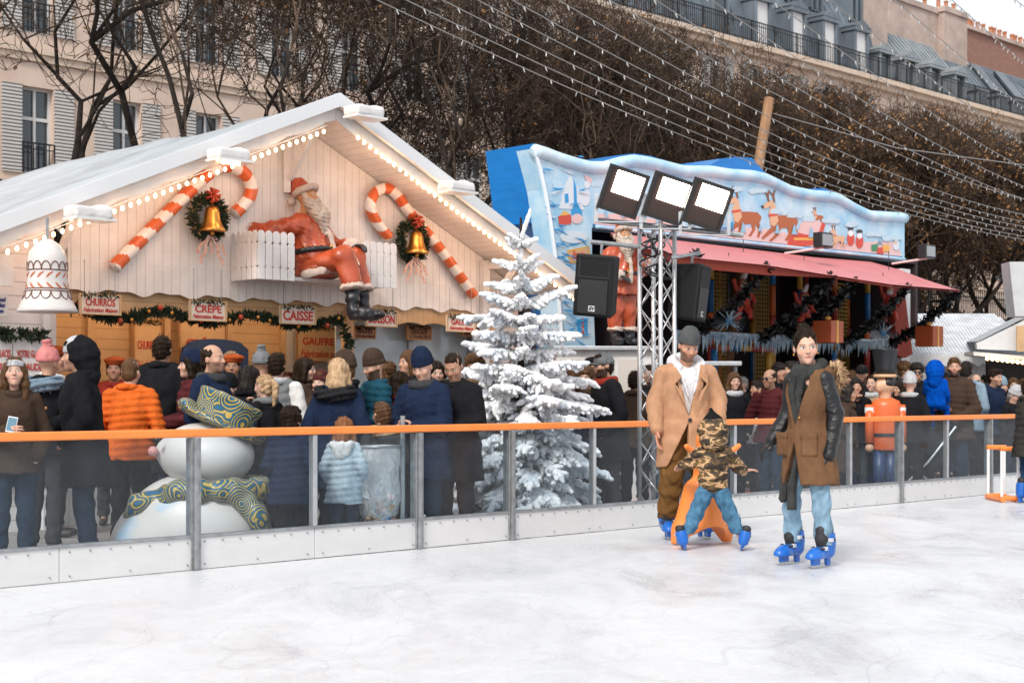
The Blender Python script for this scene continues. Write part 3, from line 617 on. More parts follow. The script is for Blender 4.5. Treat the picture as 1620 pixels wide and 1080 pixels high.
# roof tarpaulin: wrinkled sheet over both slopes
m_ = MB(); rows = []; r_ = random.Random(2)
for i in range(31):
    v = VF-0.06+(10.2-VF)*i/30; row = []
    for j in range(25):
        u = UL-0.1+(UR+0.2-UL)*j/24; t = i/30; sag = 0.03*math.sin(math.pi*t)*(1-abs(u-UA)/4.6*0.4)
        z = ZA+0.155-(abs(u-UA)**2/(abs(u-UA)+0.12))*(0.425 if u < UA else 0.462)-sag+0.02*math.sin(u*3.1+v*1.7)+0.014*math.sin(u*7+v*4.3)+r_.gauss(0, .002)
        row.append(W(u, v, z))
    rows.append(row)
m_.sheet(rows); m_.sheet([[p-V((0, 0, .03)) for p in r][::-1] for r in rows])
m_.build('roof', tarp, ch, True)
m_ = MB()                                     # bright hem rolled over the front edge
for (a, b) in ((UL-0.12, UA), (UA, UR+0.12)):
    m_.prism([W(a, VF-0.09, rz(a)+0.09), W(b, VF-0.09, rz(b)+0.09), W(b, VF-0.09, rz(b)+0.245), W(a, VF-0.09, rz(a)+0.245)], ND*0.06)
m_.build('roof_hem', mat('white_hem', (0.70, 0.71, 0.72), rough=0.5, bump=0.2, bs=8), ch)
for (a, b) in ((UL-0.1, UA-0.002), (UA+0.002, UR+0.1)):      # scalloped bargeboards
    N_ = 90; lo = []
    for i in range(N_+1):
        u = a+(b-a)*i/N_; lo.append(W(u, VF, rz(u)-0.035-0.03*abs(math.sin((u-a)*math.pi/0.52))))
    m_ = MB(); m_.prism(lo+[W(b, VF, rz(b)+0.15), W(a, VF, rz(a)+0.15)], ND*0.035); m_.build('bargeboard', wpaint, ch)
for (a, b) in ((UL, UA-0.01), (UA+0.01, UR)):
    m_ = MB(); m_.prism([W(a, VF+0.04, rz(a)+0.06), W(b, VF+0.04, rz(b)+0.06), W(b, VF+0.04, rz(b)+0.09), W(a, VF+0.04, rz(a)+0.09)], ND*5.0)
    m_.build('soffit', wplank, ch)
for px, dz in ((484, 0), (104, 0), (800, 0)):                     # brackets
    u = cu(px, VW-0.4); z = rz(u)-0.02; m_ = MB()
    m_.bar(W(u, VF+0.1, z-0.03), W(u, VW-0.002, z-0.03), 0.08, 0.08); m_.bar(W(u, VW-0.05, z-0.07), W(u, VW-0.05, z-0.75), 0.08, 0.08); m_.bar(W(u, VF+0.25, z-0.08), W(u, VW-0.09, z-0.6), 0.06, 0.06)
    m_.build('bracket', wpaint, ch)
# serving front: back wall of tan planks, header, counter, right-hand windows, end post
u0, um, u1 = cu(76, 5.3), cu(548, 5.3), cu(772, 5.3)
m_ = MB(); m_.ubox(u0, um, 6.6, 6.68, GZ+.05, 2.9); m_.build('back_wall', tanp, ch)
m_ = MB(); m_.ubox(u0, um+0.05, 5.28, 5.33, 2.14, 2.8); m_.build('header_board', tanp, ch)
for px in (147, 218, 268, 367, 452, 541):
    u = cu(px, 6.5); m_ = MB(); m_.ubox(u-0.04, u+0.04, 6.54, 6.598, GZ+.05, 2.8); m_.build('batten', tan_w, ch)
for u in (u0, um, u1):
    m_ = MB(); m_.ubox(u-0.05, u+0.05, 5.22, 5.34, GZ+.03, 2.3 if u != u0 else 2.6); m_.build('post', tan_w if u != u0 else wpaint, ch)
m_ = MB(); m_.ubox(u0+0.06, u1-0.06, 5.24, 5.3, GZ+.03, 0.86); m_.build('counter_front', wplank, ch)
m_ = MB(); m_.ubox(u0+0.06, um, 5.1, 5.7, 0.862, 0.9); m_.ubox(um+.06, u1-.06, 5.1, 5.5, 0.862, 0.9); m_.build('counter', tan_w, ch)
m_ = MB(); m_.ubox(cu(455, 5.8), cu(536, 5.8), 5.72, 6.2, 1.0, 1.38); m_.build('steel_griddle', alu, ch, bevel=0.01)
# scalloped tan valance over the windows
pv = [W(um+(u1-um)*i/60, 5.24, 2.13+0.03*abs(math.sin(i*math.pi/10))) for i in range(61)]
m_ = MB(); m_.prism(pv+[W(u1, 5.24, 2.4), W(um, 5.24, 2.4)], ND*0.03); m_.build('valance', plank_mat('tan_planks_upright', (0.55, 0.34, 0.17), 'X', 0.09, .5), ch)
pale_glass = mat('pale_window', (0.34, 0.41, 0.45), rough=0.12, spec=0.7, var=0.12, vs=1.5)
gp = [um+0.06, cu(648, 5.6), u1-0.06]
for a, b in zip(gp, gp[1:]):
    m_ = MB(); m_.ubox(a+0.03, b-0.03, 5.62, 5.64, 0.92, 2.3); m_.build('window', pale_glass, ch)
    m_ = MB(); m_.ubox(b-0.03, b+0.03, 5.58, 5.66, 0.9, 2.3); m_.build('window_post', steel, ch)
m_ = MB(); m_.ubox(u1+0.05, UR-0.2, 5.3, 5.36, GZ+.03, rz(UR)+.1); m_.prism([W(u1+.05, 5.3, rz(UR)+.1), W(UR-.2, 5.3, rz(UR)+.1), W(u1+.05, 5.3, rz(u1)+.03)], ND*.06); m_.build('side_wall', wplank_h, ch)
m_ = MB(); a = cu(766, 5.15); m_.ubox(a-.05, a+.05, 5.1, 5.19, GZ+.03, rz(a)); m_.build('corner_post', wpaint, ch)
m_ = MB(); m_.ubox(u0-.06, u1+2, 6.7, 10.1, GZ+.05, 2.45); m_.build('rear_block', wplank, ch)
# lights of the gable: a string of warm bulbs on each bargeboard
def bulb_string(name, label, a, b, n, group, r=0.019):
    t = thing(name, label, 'light string', W(a, VF-.04, rz(a)-.09), ANG, group)
    P = [W(a+(b-a)*i/n, VF-0.035, rz(a+(b-a)*i/n)-0.075) for i in range(n+1)]
    MB().tube(P, 0.005, 4).build('wire', wpaint, t)
    me = None
    for p in P[:-1]:
        q = p+UD*((b-a)/n*.5)-V((0, 0, .035)); m = MB(); m.ball(q, r, 8, 6, sz=1.35); m.build('bulb', bulb_m, t, True)
    return t
bulb_string('bulb_string', 'warm bulbs along the left slope of the white gable', cu(2, VF), UA-.15, 41, 'warm bulb strings on the chalet gable')
bulb_string('bulb_string', 'warm bulbs down the right slope of the white gable', UA+.25, UR-.05, 41, 'warm bulb strings on the chalet gable')
def glow(pos, col, e, size):
    L = bpy.data.lights.new('bulb_glow', 'POINT'); L.energy = e; L.color = col; L.shadow_soft_size = size; o = bpy.data.objects.new('bulb_glow', L); C.objects.link(o); o.location = pos
for i in range(5):
    for a, b in ((cu(40, VF), UA-.4), (UA+.4, UR-.3)):
        u = a+(b-a)*(i+.5)/5; glow(W(u, VF+.02, rz(u)-.16), (1, .58, .37), 4.6, 0.12)
# warm lamps inside the serving front (the tan wood is lit by them)
for px in (150, 260, 370, 480):
    glow(W(cu(px, 5.8), 5.85, 2.25), (1, .68, .40), 7, 0.1)
# ------------------------------------------------------------------ painted boards with lettering
red_t = mat('red_lettering', (0.50, 0.035, 0.02), rough=0.6); cream = mat('cream_board', (0.70, 0.62, 0.52), rough=0.6, var=0.1, vs=12); brown_b = mat('brown_board', (0.36, 0.17, 0.07), rough=0.6, var=0.2, vs=10)
fir_d = mat('dark_fir', (0.018, 0.035, 0.018), rough=0.8, col2=(0.05, 0.075, 0.035), vs=25); dark_t = mat('dark_lettering', (0.10, 0.03, 0.02), rough=0.6)
def sprigs(m, pts, r, n, seed, L=0.05):            # leafy fir tufts along a path
    rg = random.Random(seed)
    for i in range(n):
        t = rg.random()*(len(pts)-1); k = min(int(t), len(pts)-2); p = pts[k].lerp(pts[k+1], t-k)
        d = V((rg.gauss(0, 1), rg.gauss(0, 1), rg.gauss(0, 1))).normalized(); a = p+d*r*rg.uniform(.3, 1); b = a+d*L*rg.uniform(.6, 1.3)
        x, y = basis(b-a); w = L*0.22; m.add([a-x*w, a+x*w, b+y*w*.3, b-y*w*.3, a+y*w, a-y*w], [(0, 1, 2), (0, 3, 1), (4, 5, 2), (5, 4, 3)])
def board(label, px0, px1, py0, py1, v, l1, l2=None, mb=None, mt=None, chain=0.35, top=True, cat='sign', h1=0.5):
    mb = mb or cream; mt = mt or red_t; pc = atv((px0+px1)/2, (py0+py1)/2, v); u0, u1 = cu(px0, v), cu(px1, v); z0, z1 = atv((px0+px1)/2, py1, v).z, atv((px0+px1)/2, py0, v).z
    t = thing('hanging_sign', label, cat, pc, ANG); m = MB(); m.ubox(u0, u1, v-.012, v+.012, z0, z1); m.build('board', mb, t, bevel=.004)
    m = MB(); fw = .018; c = (u0+u1)/2
    m.ubox(u0-.004, u0+fw, v-.022, v-.0125, z0, z1); m.ubox(u1-fw, u1+.004, v-.022, v-.0125, z0, z1); m.ubox(u0+fw, u1-fw, v-.022, v-.0125, z0, z0+fw*.7); m.ubox(u0+fw, u1-fw, v-.022, v-.0125, z1-fw*.7, z1)
    m.build('edge_trim', tan_w if mb is cream else brown_b, t)
    H_ = z1-z0; ww = u1-u0
    if l2:
        text_obj('lettering', l1, H_*h1, mt, t, W(c, v-.016, z0+H_*.58), UD, (0, 0, 1), .004, .0025, 0, ww*.72); text_obj('lettering', l2, H_*.30, mt, t, W(c, v-.016, z0+H_*.22), UD, (0, 0, 1), .004, .001, .25, ww*.82)
    elif l1: text_obj('lettering', l1, H_*.72, mt, t, W(c, v-.016, z0+H_*.44), UD, (0, 0, 1), .004, .004, 0, ww*.84)
    if top: m = MB(); sprigs(m, [W(u0+.03, v-.02, z1-.015), W(u1-.03, v-.02, z1-.015)], .018, 90, 5, .035); m.build('painted_garland', fir_d, t)
    if chain:
        for uu in (u0+.06, u1-.06): MB().tube([W(uu, v, z1), W(uu, v, z1+chain)], .004, 4).build('hanger', steel, t)
    return t
board('cream hanging board reading CHURROS Fabrication Maison beside the white bell', 125, 190, 465, 498, 5.0, 'CHURROS', 'Fabrication Maison')
board('cream hanging board reading CRÊPE Fabrication Maison over the garland', 299, 357, 476, 508, 5.0, 'CRÊPE', 'Fabrication Maison')
board('cream hanging board reading CAISSE', 442, 498, 484, 513, 5.0, 'CAISSE')
board('cream hanging board reading BOISSON beside the black boots', 578, 627, 491, 517, 5.0, 'BOISSON')
board('cream hanging board reading GAUFRE at the end of the windows', 706, 751, 499, 525, 5.0, 'GAUFRE', 'Fabrication Maison')
board('brown wooden board reading GAUFRE hung below the BOISSON sign', 559, 593, 516, 536, 5.45, 'GAUFRE', 'Fabrication Maison', brown_b, dark_t, .2)
board('brown wooden board reading CHOCOLAT CHAUD in the middle of the windows', 643, 681, 515, 538, 5.45, 'CHOCOLAT', 'CHAUD', brown_b, dark_t, .2)
board('brown wooden board reading CRÊPE half behind the cream GAUFRE board', 730, 769, 510, 533, 5.45, 'CRÊPE', 'Fabrication Maison', brown_b, dark_t, .2)
tan_b = mat('tan_menu', (0.60, 0.38, 0.20), rough=0.6, var=.1)
board('tan menu board reading CHURROS on the wooden back wall', 210, 256, 508, 600, 6.52, 'CHURROS', 'Fabrication Maison', tan_b, red_t, 0, h1=.2)
board('tan menu board reading CRÊPE on the wooden back wall', 282, 357, 505, 600, 6.52, 'CRÊPE', 'Fabrication Maison', tan_b, red_t, 0, h1=.22)
board('tan menu board reading GAUFRE on the wooden back wall', 468, 536, 518, 572, 6.52, 'GAUFRE', 'Fabrication au', tan_b, red_t, 0, h1=.3)
navy_b = mat('navy_board', (0.015, 0.04, 0.12), rough=0.4)
nb = thing('navy_panel', 'dark navy arched advertising panel with a white fan emblem on the stall', 'sign', atv(340, 600, 6.3), ANG)
u0_, u1_ = cu(290, 6.3), cu(393, 6.3); zt_ = zv(340, 545, 6.3); c_ = (u0_+u1_)/2
m_ = MB(); m_.prism([W(u0_, 6.3, .6), W(u1_, 6.3, .6), W(u1_, 6.3, zt_-.05)]+[W(c_+(u1_-u0_)*.42*math.cos(a), 6.3, zt_+.07*math.sin(a)) for a in np.linspace(0, math.pi, 13)]+[W(u0_, 6.3, zt_-.05)], ND*.04); m_.build('panel', navy_b, nb)
for i in range(7):
    a = R(20+i*23.3); p = W(cu(365, 6.3)-.0, 6.292, zt_-.2); m_ = MB(); d = UD*math.cos(a)+V((0, 0, math.sin(a))); m_.tube([p+d*.04, p+d*.13], [.01, .02], 8); m_.build('emblem', cream, nb)
# jars on the griddle shelf
jar_m = mat('jar_brown', (0.10, 0.025, 0.015), rough=.25); lab_m = mat('jar_label', (0.75, 0.62, 0.55), rough=.6)
for r2 in range(2):
    for i in range(10):
        u = cu(404, 5.9)+(cu(520, 5.9)-cu(404, 5.9))*i/9; z = 1.39 if i > 4 else 1.39
        if r2: u += .05
        j = MB(); j.lathe(W(u, 5.8+r2*.16, z), [(.045, 0), (.045, .09), (.035, .11), (.045, .112), (.045, .135)], 10); o = j.build('jar', jar_m, None, True, loc=W(u, 5.8+r2*.16, z))
        tag(o, 'small dark jar with a pale label in the %s row over the steel griddle' % ('front' if not r2 else 'back'), 'jar', 'jars of spread lined up on the serving counter %s row' % ('front' if not r2 else 'back'))
        MB().lathe(W(u, 5.8+r2*.16, z+.02), [(.047, 0), (.047, .055)], 10).build('label_band', lab_m, o)
m_ = MB(); m_.ubox(cu(398, 5.9), cu(530, 5.9), 5.74, 6.06, 1.382, 1.389); m_.build('shelf', alu, ch)
# ------------------------------------------------------------------ fir garland under the header
gold = mat('gold', (0.62, 0.30, 0.07), rough=0.28, metal=0.9, var=.15, vs=6); red_b = mat('red_bauble', (0.40, 0.05, 0.02), rough=0.25)
P_ = [];
for i in range(49):
    px = 112+(548-112)*i/48; P_.append(W(cu(px, 5.12), 5.12, 2.10+.05*math.cos(i*math.pi/8)+(.0 if px < 545 else -.2)))
P_ += [W(cu(551, 5.12), 5.1, 1.9), W(cu(549, 5.12), 5.1, 1.75)]
gl = thing('fir_garland', 'dark fir garland with gold and red baubles along the serving front', 'garland', P_[0], ANG)
m_ = MB(); m_.tube(P_, .022, 6); sprigs(m_, P_, .038, 2300, 7, .06); m_.build('fir_branches', fir_d, gl)
for i in range(20):
    p = P_[1+int(i*2.4)]+V((0, 0, random.Random(i).uniform(-.05, .06)))-ND*.07
    MB().ball(p, .022 if i % 3 else .032, 10, 8).build('bauble', gold if i % 3 else red_b, gl, True)
# ------------------------------------------------------------------ candy canes, wreaths with bells
cane_r = mat('cane_red', (0.62, 0.12, 0.03), rough=.3, var=.08); cane_w = mat('cane_white', (0.78, 0.72, 0.66), rough=.3, var=.05)
def smooth_path(pts, n=12):
    P = [pts[0]]+pts+[pts[-1]]; out = []
    for i in range(1, len(P)-2):
        for j in range(n):
            t = j/n; a, b, c, d = P[i-1], P[i], P[i+1], P[i+2]
            out.append(0.5*((2*b)+(c-a)*t+(2*a-5*b+4*c-d)*t*t+(3*b-a-3*c+d)*t*t*t))
    return out+[pts[-1]]
def cane(label, pix, v, r, pitch):
    P = smooth_path([atv(x, y, v) for x, y in pix], 26); t = MB(); n = 16; t.tube(P, r, n); fs = t.f; L = [0]
    for a, b in zip(P, P[1:]): L.append(L[-1]+(b-a).length)
    t.mi = [0 if len(f) > 4 else int((((L[f[0]//n]+(f[0] % n)/n*pitch*.0+.035*math.sin((f[0] % n)/n*6.283+1))/pitch) % 1) < .5) for f in fs]
    o = t.build('candy_cane', [cane_w, cane_r], None, True, loc=P[0]); tag(o, label, 'candy cane')
cane('striped candy cane on the gable with its hook opening beside the seated statue', [(180, 423), (230, 372), (290, 312), (325, 279), (350, 264), (378, 268), (397, 290), (393, 315), (371, 338)], VW-.1, .074, .29)
cane('striped candy cane under the right slope with its foot near the gable corner', [(615, 375), (595, 350), (586, 328), (593, 306), (611, 298), (629, 310), (647, 335), (692, 388), (720, 426), (750, 468)], VW-.1, .066, .27)
rib_m = mat('red_ribbon', (0.45, 0.07, 0.03), rough=.5, var=.2, vs=12); rib2 = mat('tartan_ribbon', (0.50, 0.16, 0.10), rough=.5, col2=(0.75, .55, .45), vs=30)
def wreath(label, px, py, v, s=1.0):
    c = atv(px, py, v); t = thing('bell_wreath', label, 'wreath', c, ANG); P = [c+UD*math.cos(a)*.205*s+V((0, 0, math.sin(a)*.225*s)) for a in np.linspace(0, 2*math.pi, 33)]
    m = MB(); m.tube(P, .03*s, 6); sprigs(m, P, .045*s, 900, int(px), .06*s); m.build('fir_ring', fir_d, t)
    m = MB(); sprigs(m, P, .05*s, 130, int(px)+1, .05*s); tag(m.build('dry_leaves', tan_w, t), kind='stuff')
    b = c-ND*.07+V((0, 0, -.16*s)); o = MB().lathe(b, [(.155*s, 0), (.16*s, .012), (.13*s, .05), (.10*s, .12), (.088*s, .2), (.075*s, .25), (.04*s, .28), (.015*s, .29), (.018*s, .33), (.001, .335)], 20).build('bell', gold, t, True)
    MB().ball(b-V((0, 0, .02)), .03*s, 8, 6).build('clapper', gold, o, True)
    m = MB(); q = c+V((0, 0, .25*s))-ND*.08; rg = random.Random(3)
    for i in range(14):
        a = i*.9; d = (UD*math.cos(a)+V((0, 0, math.sin(a)))); m.tube([q, q+d*.07*s-ND*.05, q+d*.085*s, q], [.008, .02*s, .02*s, .008], 5)
    m.build('bow', rib_m, t, True)
    for i in range(5):
        m = MB(); q = c+V((0, 0, -.2*s))-ND*.06+UD*(i-2)*.02; p = [q+UD*((i-2)*.02*k+.02*math.sin(k*2+i))-V((0, 0, .055*s*k)) for k in range(7 if i % 2 else 5)]
        m.prism([p[0]-UD*.012]+[x+UD*.018 for x in p]+[x-UD*.018 for x in p[::-1][:-1]], ND*.006); m.build('ribbon_tail', rib2, t)
wreath('green wreath with gold bell and red bow by the longer left candy cane', 330, 345, VW-.14, .97)
wreath('green wreath with gold bell hung over the shaft of the right candy cane', 653, 382, VW-.14, .98)
# ------------------------------------------------------------------ big painted bell at the chalet corner
bellw = mat('painted_bell', (0.62, 0.58, 0.55), rough=.35, var=.06, vs=6); bell_line = mat('bell_outline', (0.16, 0.08, 0.06), rough=.5); leafp = mat('bell_leaf_paint', (0.50, 0.12, 0.035), rough=.5)
vb = 4.05; cb = atv(75, 494, vb); sc = Yv(75, vb)/2400
prof = [(46, 0), (47, 2), (44, 8), (37, 22), (33, 36), (31, 50), (30.5, 66), (30.5, 76), (30, 86), (27, 96), (20, 106), (12, 112), (4, 116)]
bl = MB().lathe(cb, [(r*sc, z*sc) for r, z in prof], 36).build('painted_bell', bellw, None, True, loc=cb); tag(bl, 'big white bell painted with rust leaves hanging at the chalet corner', 'bell')
MB().tube([cb+V((0, 0, 114*sc)), cb+V((0, 0, 150*sc))], .015, 6).build('hanger', steel, bl)
def brad(z):
    for (r0, z0), (r1, z1) in zip(prof, prof[1:]):
        if z0 <= z <= z1: return r0+(r1-r0)*(z-z0)/(z1-z0)
    return 30
def bpt(a, z, off=.35): r = (brad(z)+off)*sc; return cb+V((r*math.cos(a), r*math.sin(a), z*sc))
for z in (33, 36.5, 66): MB().tube([bpt(2*math.pi*i/36, z) for i in range(37)], .006, 4).build('painted_band', bell_line, bl)
for i in range(14):
    a0 = i*2*math.pi/14
    m_ = MB(); m_.tube([bpt(a0+.22*math.cos(t), 33-13*math.sin(t)) for t in np.linspace(0, math.pi, 10)], .006, 4); m_.build('painted_scallop', bell_line, bl)
    m_ = MB(); m_.tube([bpt(a0+.22*math.cos(t), 67+12*math.sin(t)) for t in np.linspace(0, math.pi, 10)], .006, 4); m_.build('painted_scallop', bell_line, bl)
    for up, zc in ((1, 53), (-1, 46)):
        L = [bpt(a0+d, zc+up*e, .5) for d, e in ((0, 0), (.1, 1.5), (.25, 6), (.38, 9.5), (.26, 9), (.1, 6))]
        m_ = MB(); m_.prism(L, (L[0]-cb).normalized()*.002); m_.build('painted_leaf', leafp, bl)
# ------------------------------------------------------------------ wrapped floodlights on the roof edge
for lab, px, py in (('white wrapped floodlight low on the left gable slope', 140, 342), ('white wrapped floodlight over the hook of the left candy cane', 362, 250), ('white wrapped floodlight at the gable peak', 576, 182), ('white wrapped floodlight half way down the right gable slope', 722, 300)):
    c = atv(px, py, VF-.3); t = thing('wrapped_floodlight', lab, 'floodlight', c, ANG, 'wrapped floodlights on the gable edge')
    s_ = SD().box((0, 0, .03), (.2, .13, .06), .03, .02).ell((.12, 0, .05), (.12, .12, .07), .03).disp(wob(.006, 22, int(px))); o = sd_obj('wrapping', s_, .016, wpaint, t)
    MB().ubox(*(lambda u, v: (u-.2, u+.24, v-.13, v+.13))(*uvz(c)[:2]), c.z-.045, c.z-.02).build('lamp_glass', mat('milky_glass', (.7, .7, .68), rough=.2), t)
    MB().bar(c+ND*.1, c+ND*.34, .03, .03).build('bracket', steel, t)
# ------------------------------------------------------------------ left-hand hut with menus
lh = thing('weatherboard_hut', 'white weatherboard hut wall with menu posters at the picture edge', 'hut', W(-1, 4.9, GZ), ANG)
m_ = MB(); m_.ubox(-1.5, cu(78, 5.0), 5.0, 8, GZ+.03, 2.9); m_.build('wall', wplank_h, lh)
m_ = MB(); a = cu(76, 4.98); m_.ubox(a-.07, a, 4.94, 4.998, GZ+.03, 2.8); m_.build('corner_board', wpaint, lh)
m_ = MB(); m_.ubox(cu(-60, 4.8), cu(14, 4.8), 4.7, 4.75, zv(8, 452, 4.7), zv(8, 402, 4.7)); m_.build('hatch_panel', wpaint, lh)
for (a, b), txt in (((-8, 19), ['GLACES', 'SOUHAIT', 'TAILLE', 'PRIX']), ((21, 76), ['VOTRE GLACÉE', 'CHAUDES', 'GRANDE', 'TAILLE MENTALE'])):
    u0_, u1_ = cu(a, 4.9), cu(b, 4.9); z1_ = zv(40, 525, 4.9); t = thing('menu_poster', 'white menu poster with red lettering and printed garland, %s' % ('cut by the picture edge' if a < 0 else 'nearer the hut corner'), 'poster', W(u0_, 4.9, .6), ANG)
    m_ = MB(); m_.ubox(u0_, u1_, 4.9, 4.92, .4, z1_); m_.build('sheet', wpaint, t)
    for i, s_ in enumerate(txt): text_obj('lettering', s_, .1, red_t, t, W((u0_+u1_)/2, 4.894, z1_-.22-.13*i), UD, (0, 0, 1), .004, .001, 0, (u1_-u0_)*(.8 if len(s_) > 5 else .5))
    m_ = MB(); sprigs(m_, [W(u0_+.02, 4.885, z1_-.03), W(u1_-.02, 4.885, z1_-.03)], .05, 160, 3, .06); m_.build('printed_garland', fir_d, t)
bs = thing('blue_notice', 'small notice with dark blue lines of text above the cut-off menu', 'sign', W(cu(0, 4.9), 4.9, 1.9), ANG)
m_ = MB(); m_.ubox(cu(-30, 4.9), cu(13, 4.9), 4.9, 4.93, zv(5, 500, 4.9), zv(5, 466, 4.9)); m_.build('sheet', wpaint, bs)
bl_t = mat('blue_lettering', (0.02, 0.04, 0.2))
for i, s_ in enumerate(('Vin chaud', 'Chocolat', 'Gaufres')): text_obj('lettering', s_, .055, bl_t, bs, W(cu(-8, 4.9), 4.894, zv(5, 474+i*9, 4.9)), UD, (0, 0, 1), .004, .002)
# ------------------------------------------------------------------ picket bench balcony
vp = VW-.55
pb = thing('picket_bench', 'white picket balcony bench fixed to the gable under the seated statue', 'bench', W(cu(465, vp), vp, 2.6), ANG)
zb_, zt_ = zv(440, 443, vp), zv(440, 366, vp)
def picket(u0, u1, v, z0, z1, along='u'):
    w = (u1-u0)/2; c = (u0+u1)/2
    pts = [(u0, z0), (u1, z0), (u1, z0+(z1-z0)*.22), (u1-w*.35, z0+(z1-z0)*.25), (u1, z0+(z1-z0)*.28), (u1, z0+(z1-z0)*.72), (u1-w*.35, z0+(z1-z0)*.75), (u1, z0+(z1-z0)*.78), (u1, z1-w)]
    pts += [(c+w*math.cos(a), z1-w+w*math.sin(a)) for a in np.linspace(.3, math.pi-.3, 6)]
    pts += [(u0, z1-w), (u0, z0+(z1-z0)*.78), (u0+w*.35, z0+(z1-z0)*.75), (u0, z0+(z1-z0)*.72), (u0, z0+(z1-z0)*.28), (u0+w*.35, z0+(z1-z0)*.25), (u0, z0+(z1-z0)*.22)]
    m = MB()
    if along == 'u': m.prism([W(a, v, z) for a, z in pts], ND*.02)
    else: m.prism([W(v, a, z) for a, z in pts], UD*.02)
    return m.build('picket', wpaint, pb, bevel=.003)
ua, ub = cu(408, vp), cu(467, vp); k = 5
for i in range(k): picket(ua+(ub-ua)*i/k+.006, ua+(ub-ua)*(i+1)/k-.006, vp, zb_, zt_)
for i in range(5): picket(vp+.03+(VW-.05-vp)*i/5, vp+.03+(VW-.05-vp)*(i+1)/5-.012, ua, zb_, zt_, 'v')
uc, ud = cu(571, vp+.15), cu(624, vp+.15)
for i in range(5): picket(uc+(ud-uc)*i/5+.006, uc+(ud-uc)*(i+1)/5-.006, vp+.1, zb_, zt_)
m_ = MB(); m_.ubox(ua+.03, ud, vp+.13, VW-.01, zb_+.02, zb_+.06); m_.build('seat', wpaint, pb)
for z in (zb_+.08, zt_-.12):
    m_ = MB(); m_.ubox(ua+.03, ub, vp+.022, vp+.05, z, z+.05); m_.build('rail', wpaint, pb)
SEATZ = zb_+.06
# ------------------------------------------------------------------ white speaker-like sign, huts on the right
sh = plank_mat('shingle_roof', (0.52, 0.53, 0.55), 'X', .22, .5)
rh = thing('shingle_hut', 'small white hut with grey shingled roof and scalloped eaves behind the crowd', 'hut', atY(1500, 640, 28), R(0))
ul_, ur_ = atY(1420, 600, 28).x, atY(1640, 600, 28).x; ze = atY(1500, 563, 28).z; zr = atY(1500, 500, 31).z
m_ = MB(); m_.box((ul_, 28.3, GZ), (ur_, 32, ze+.05)); m_.build('wall', plank_mat('hut_planks', (0.58, .56, .55), 'X', .3, .7), rh)
n_ = 24; m_ = MB()
for i in range(11):                       # courses of shingles
    y0 = 28.0+3.0*i/11; z0 = ze+(zr-ze)*i/11; row = []
    k = 46
    for j in range(k):
        xa = ul_-.2+(ur_-ul_+.4)*(j+(.5 if i % 2 else 0))/k; xb = xa+(ur_-ul_+.4)/k-.012; q = .03
        m_.prism([V((xa, y0, z0-.02)), V((xb, y0, z0-.02)), V((xb, y0+.33, z0+(zr-ze)/11+.02)), V((xa, y0+.33, z0+(zr-ze)/11+.02))], V((0, -.01, .035)))
m_.build('shingle_roof', mat('grey_shingle', (0.55, 0.57, 0.60), rough=.7, var=.2, vs=3), rh)
m_ = MB(); pv = [V((ul_-.2+(ur_-ul_+.4)*i/120, 27.98, ze-.12-.07*abs(math.sin(i*math.pi/8)))) for i in range(121)]
m_.prism(pv+[V((ur_+.2, 27.98, ze+.03)), V((ul_-.2, 27.98, ze+.03))], V((0, .04, 0))); m_.build('scalloped_eave', wpaint, rh)
# far right market hut: white roof, scalloped gable edge and a bulb string
mh = thing('market_hut', 'white roofed market hut with scalloped edge and open front cut by the picture edge', 'hut', atY(1600, 640, 25), 0)
A = [atY(x, y, 25) for x, y in ((1543, 556), (1566, 532), (1600, 516), (1700, 468), (1700, 552))]
m_ = MB(); m_.prism([atY(x, y, 25) for x, y in ((1545, 543), (1640, 497), (1740, 470), (1740, 560), (1650, 556), (1546, 552))], V((0, .1, 0))); m_.build('gable_board', wpaint, mh)
m_ = MB(); m_.sheet([[atY(1548, 540, 25), atY(1640, 493, 25), atY(1740, 466, 25)], [atY(1520, 541, 31), atY(1615, 498, 31), atY(1720, 470, 31)]]); m_.build('roof', tarp, mh)
m_ = MB(); m_.prism([atY(1540, 556, 24.6), atY(1740, 574, 24.6), atY(1740, 580, 24.6), atY(1540, 562, 24.6)], V((0, .5, 0))); m_.build('awning_rail', wpaint, mh)
m_ = MB(); m_.prism([atY(1562, 700, 25.4), atY(1740, 700, 25.4), atY(1740, 570, 25.4), atY(1562, 565, 25.4)], V((0, .1, 0))); m_.build('opening_shade_panel', dark_i, mh)  # near-black slab across the open front; shade inside put into its colour
t = thing('bulb_string', 'short row of warm bulbs under the awning of the cut-off market hut', 'light string', atY(1560, 566, 24.5), 0)
MB().tube([atY(1558, 564, 24.5), atY(1700, 580, 24.5)], .01, 4).build('wire', steel, t)
for i in range(14): MB().ball(atY(1562+i*8, 567+i*.9, 24.5), .03, 8, 6).build('bulb', bulb_m, t, True)
t = thing('wooden_board', 'tan wooden board fixed at the edge of the market hut gable', 'sign', atY(1618, 540, 24.8), 0)
m_ = MB(); m_.prism([atY(x, y, 24.85) for x, y in ((1609, 556), (1640, 556), (1640, 512), (1609, 516))], V((0, .04, 0))); m_.build('board', tan_w, t)
t = thing('grey_lantern', 'tall pale grey tapered panel standing over the market hut roof', 'lantern', atY(1612, 500, 23), 0)
m_ = MB(); m_.prism([atY(x, y, 23) for x, y in ((1606, 500), (1640, 500), (1640, 414), (1597, 414))], V((0, .4, 0))); m_.build('panel', mat('pale_grey_panel', (.5, .5, .5), var=.1), t)
m_ = MB(); m_.tube([V((atY(1632, 500, 23.2).x, 23.2, GZ)), atY(1632, 505, 23.2)], .05, 8); m_.build('pole', steel, t)
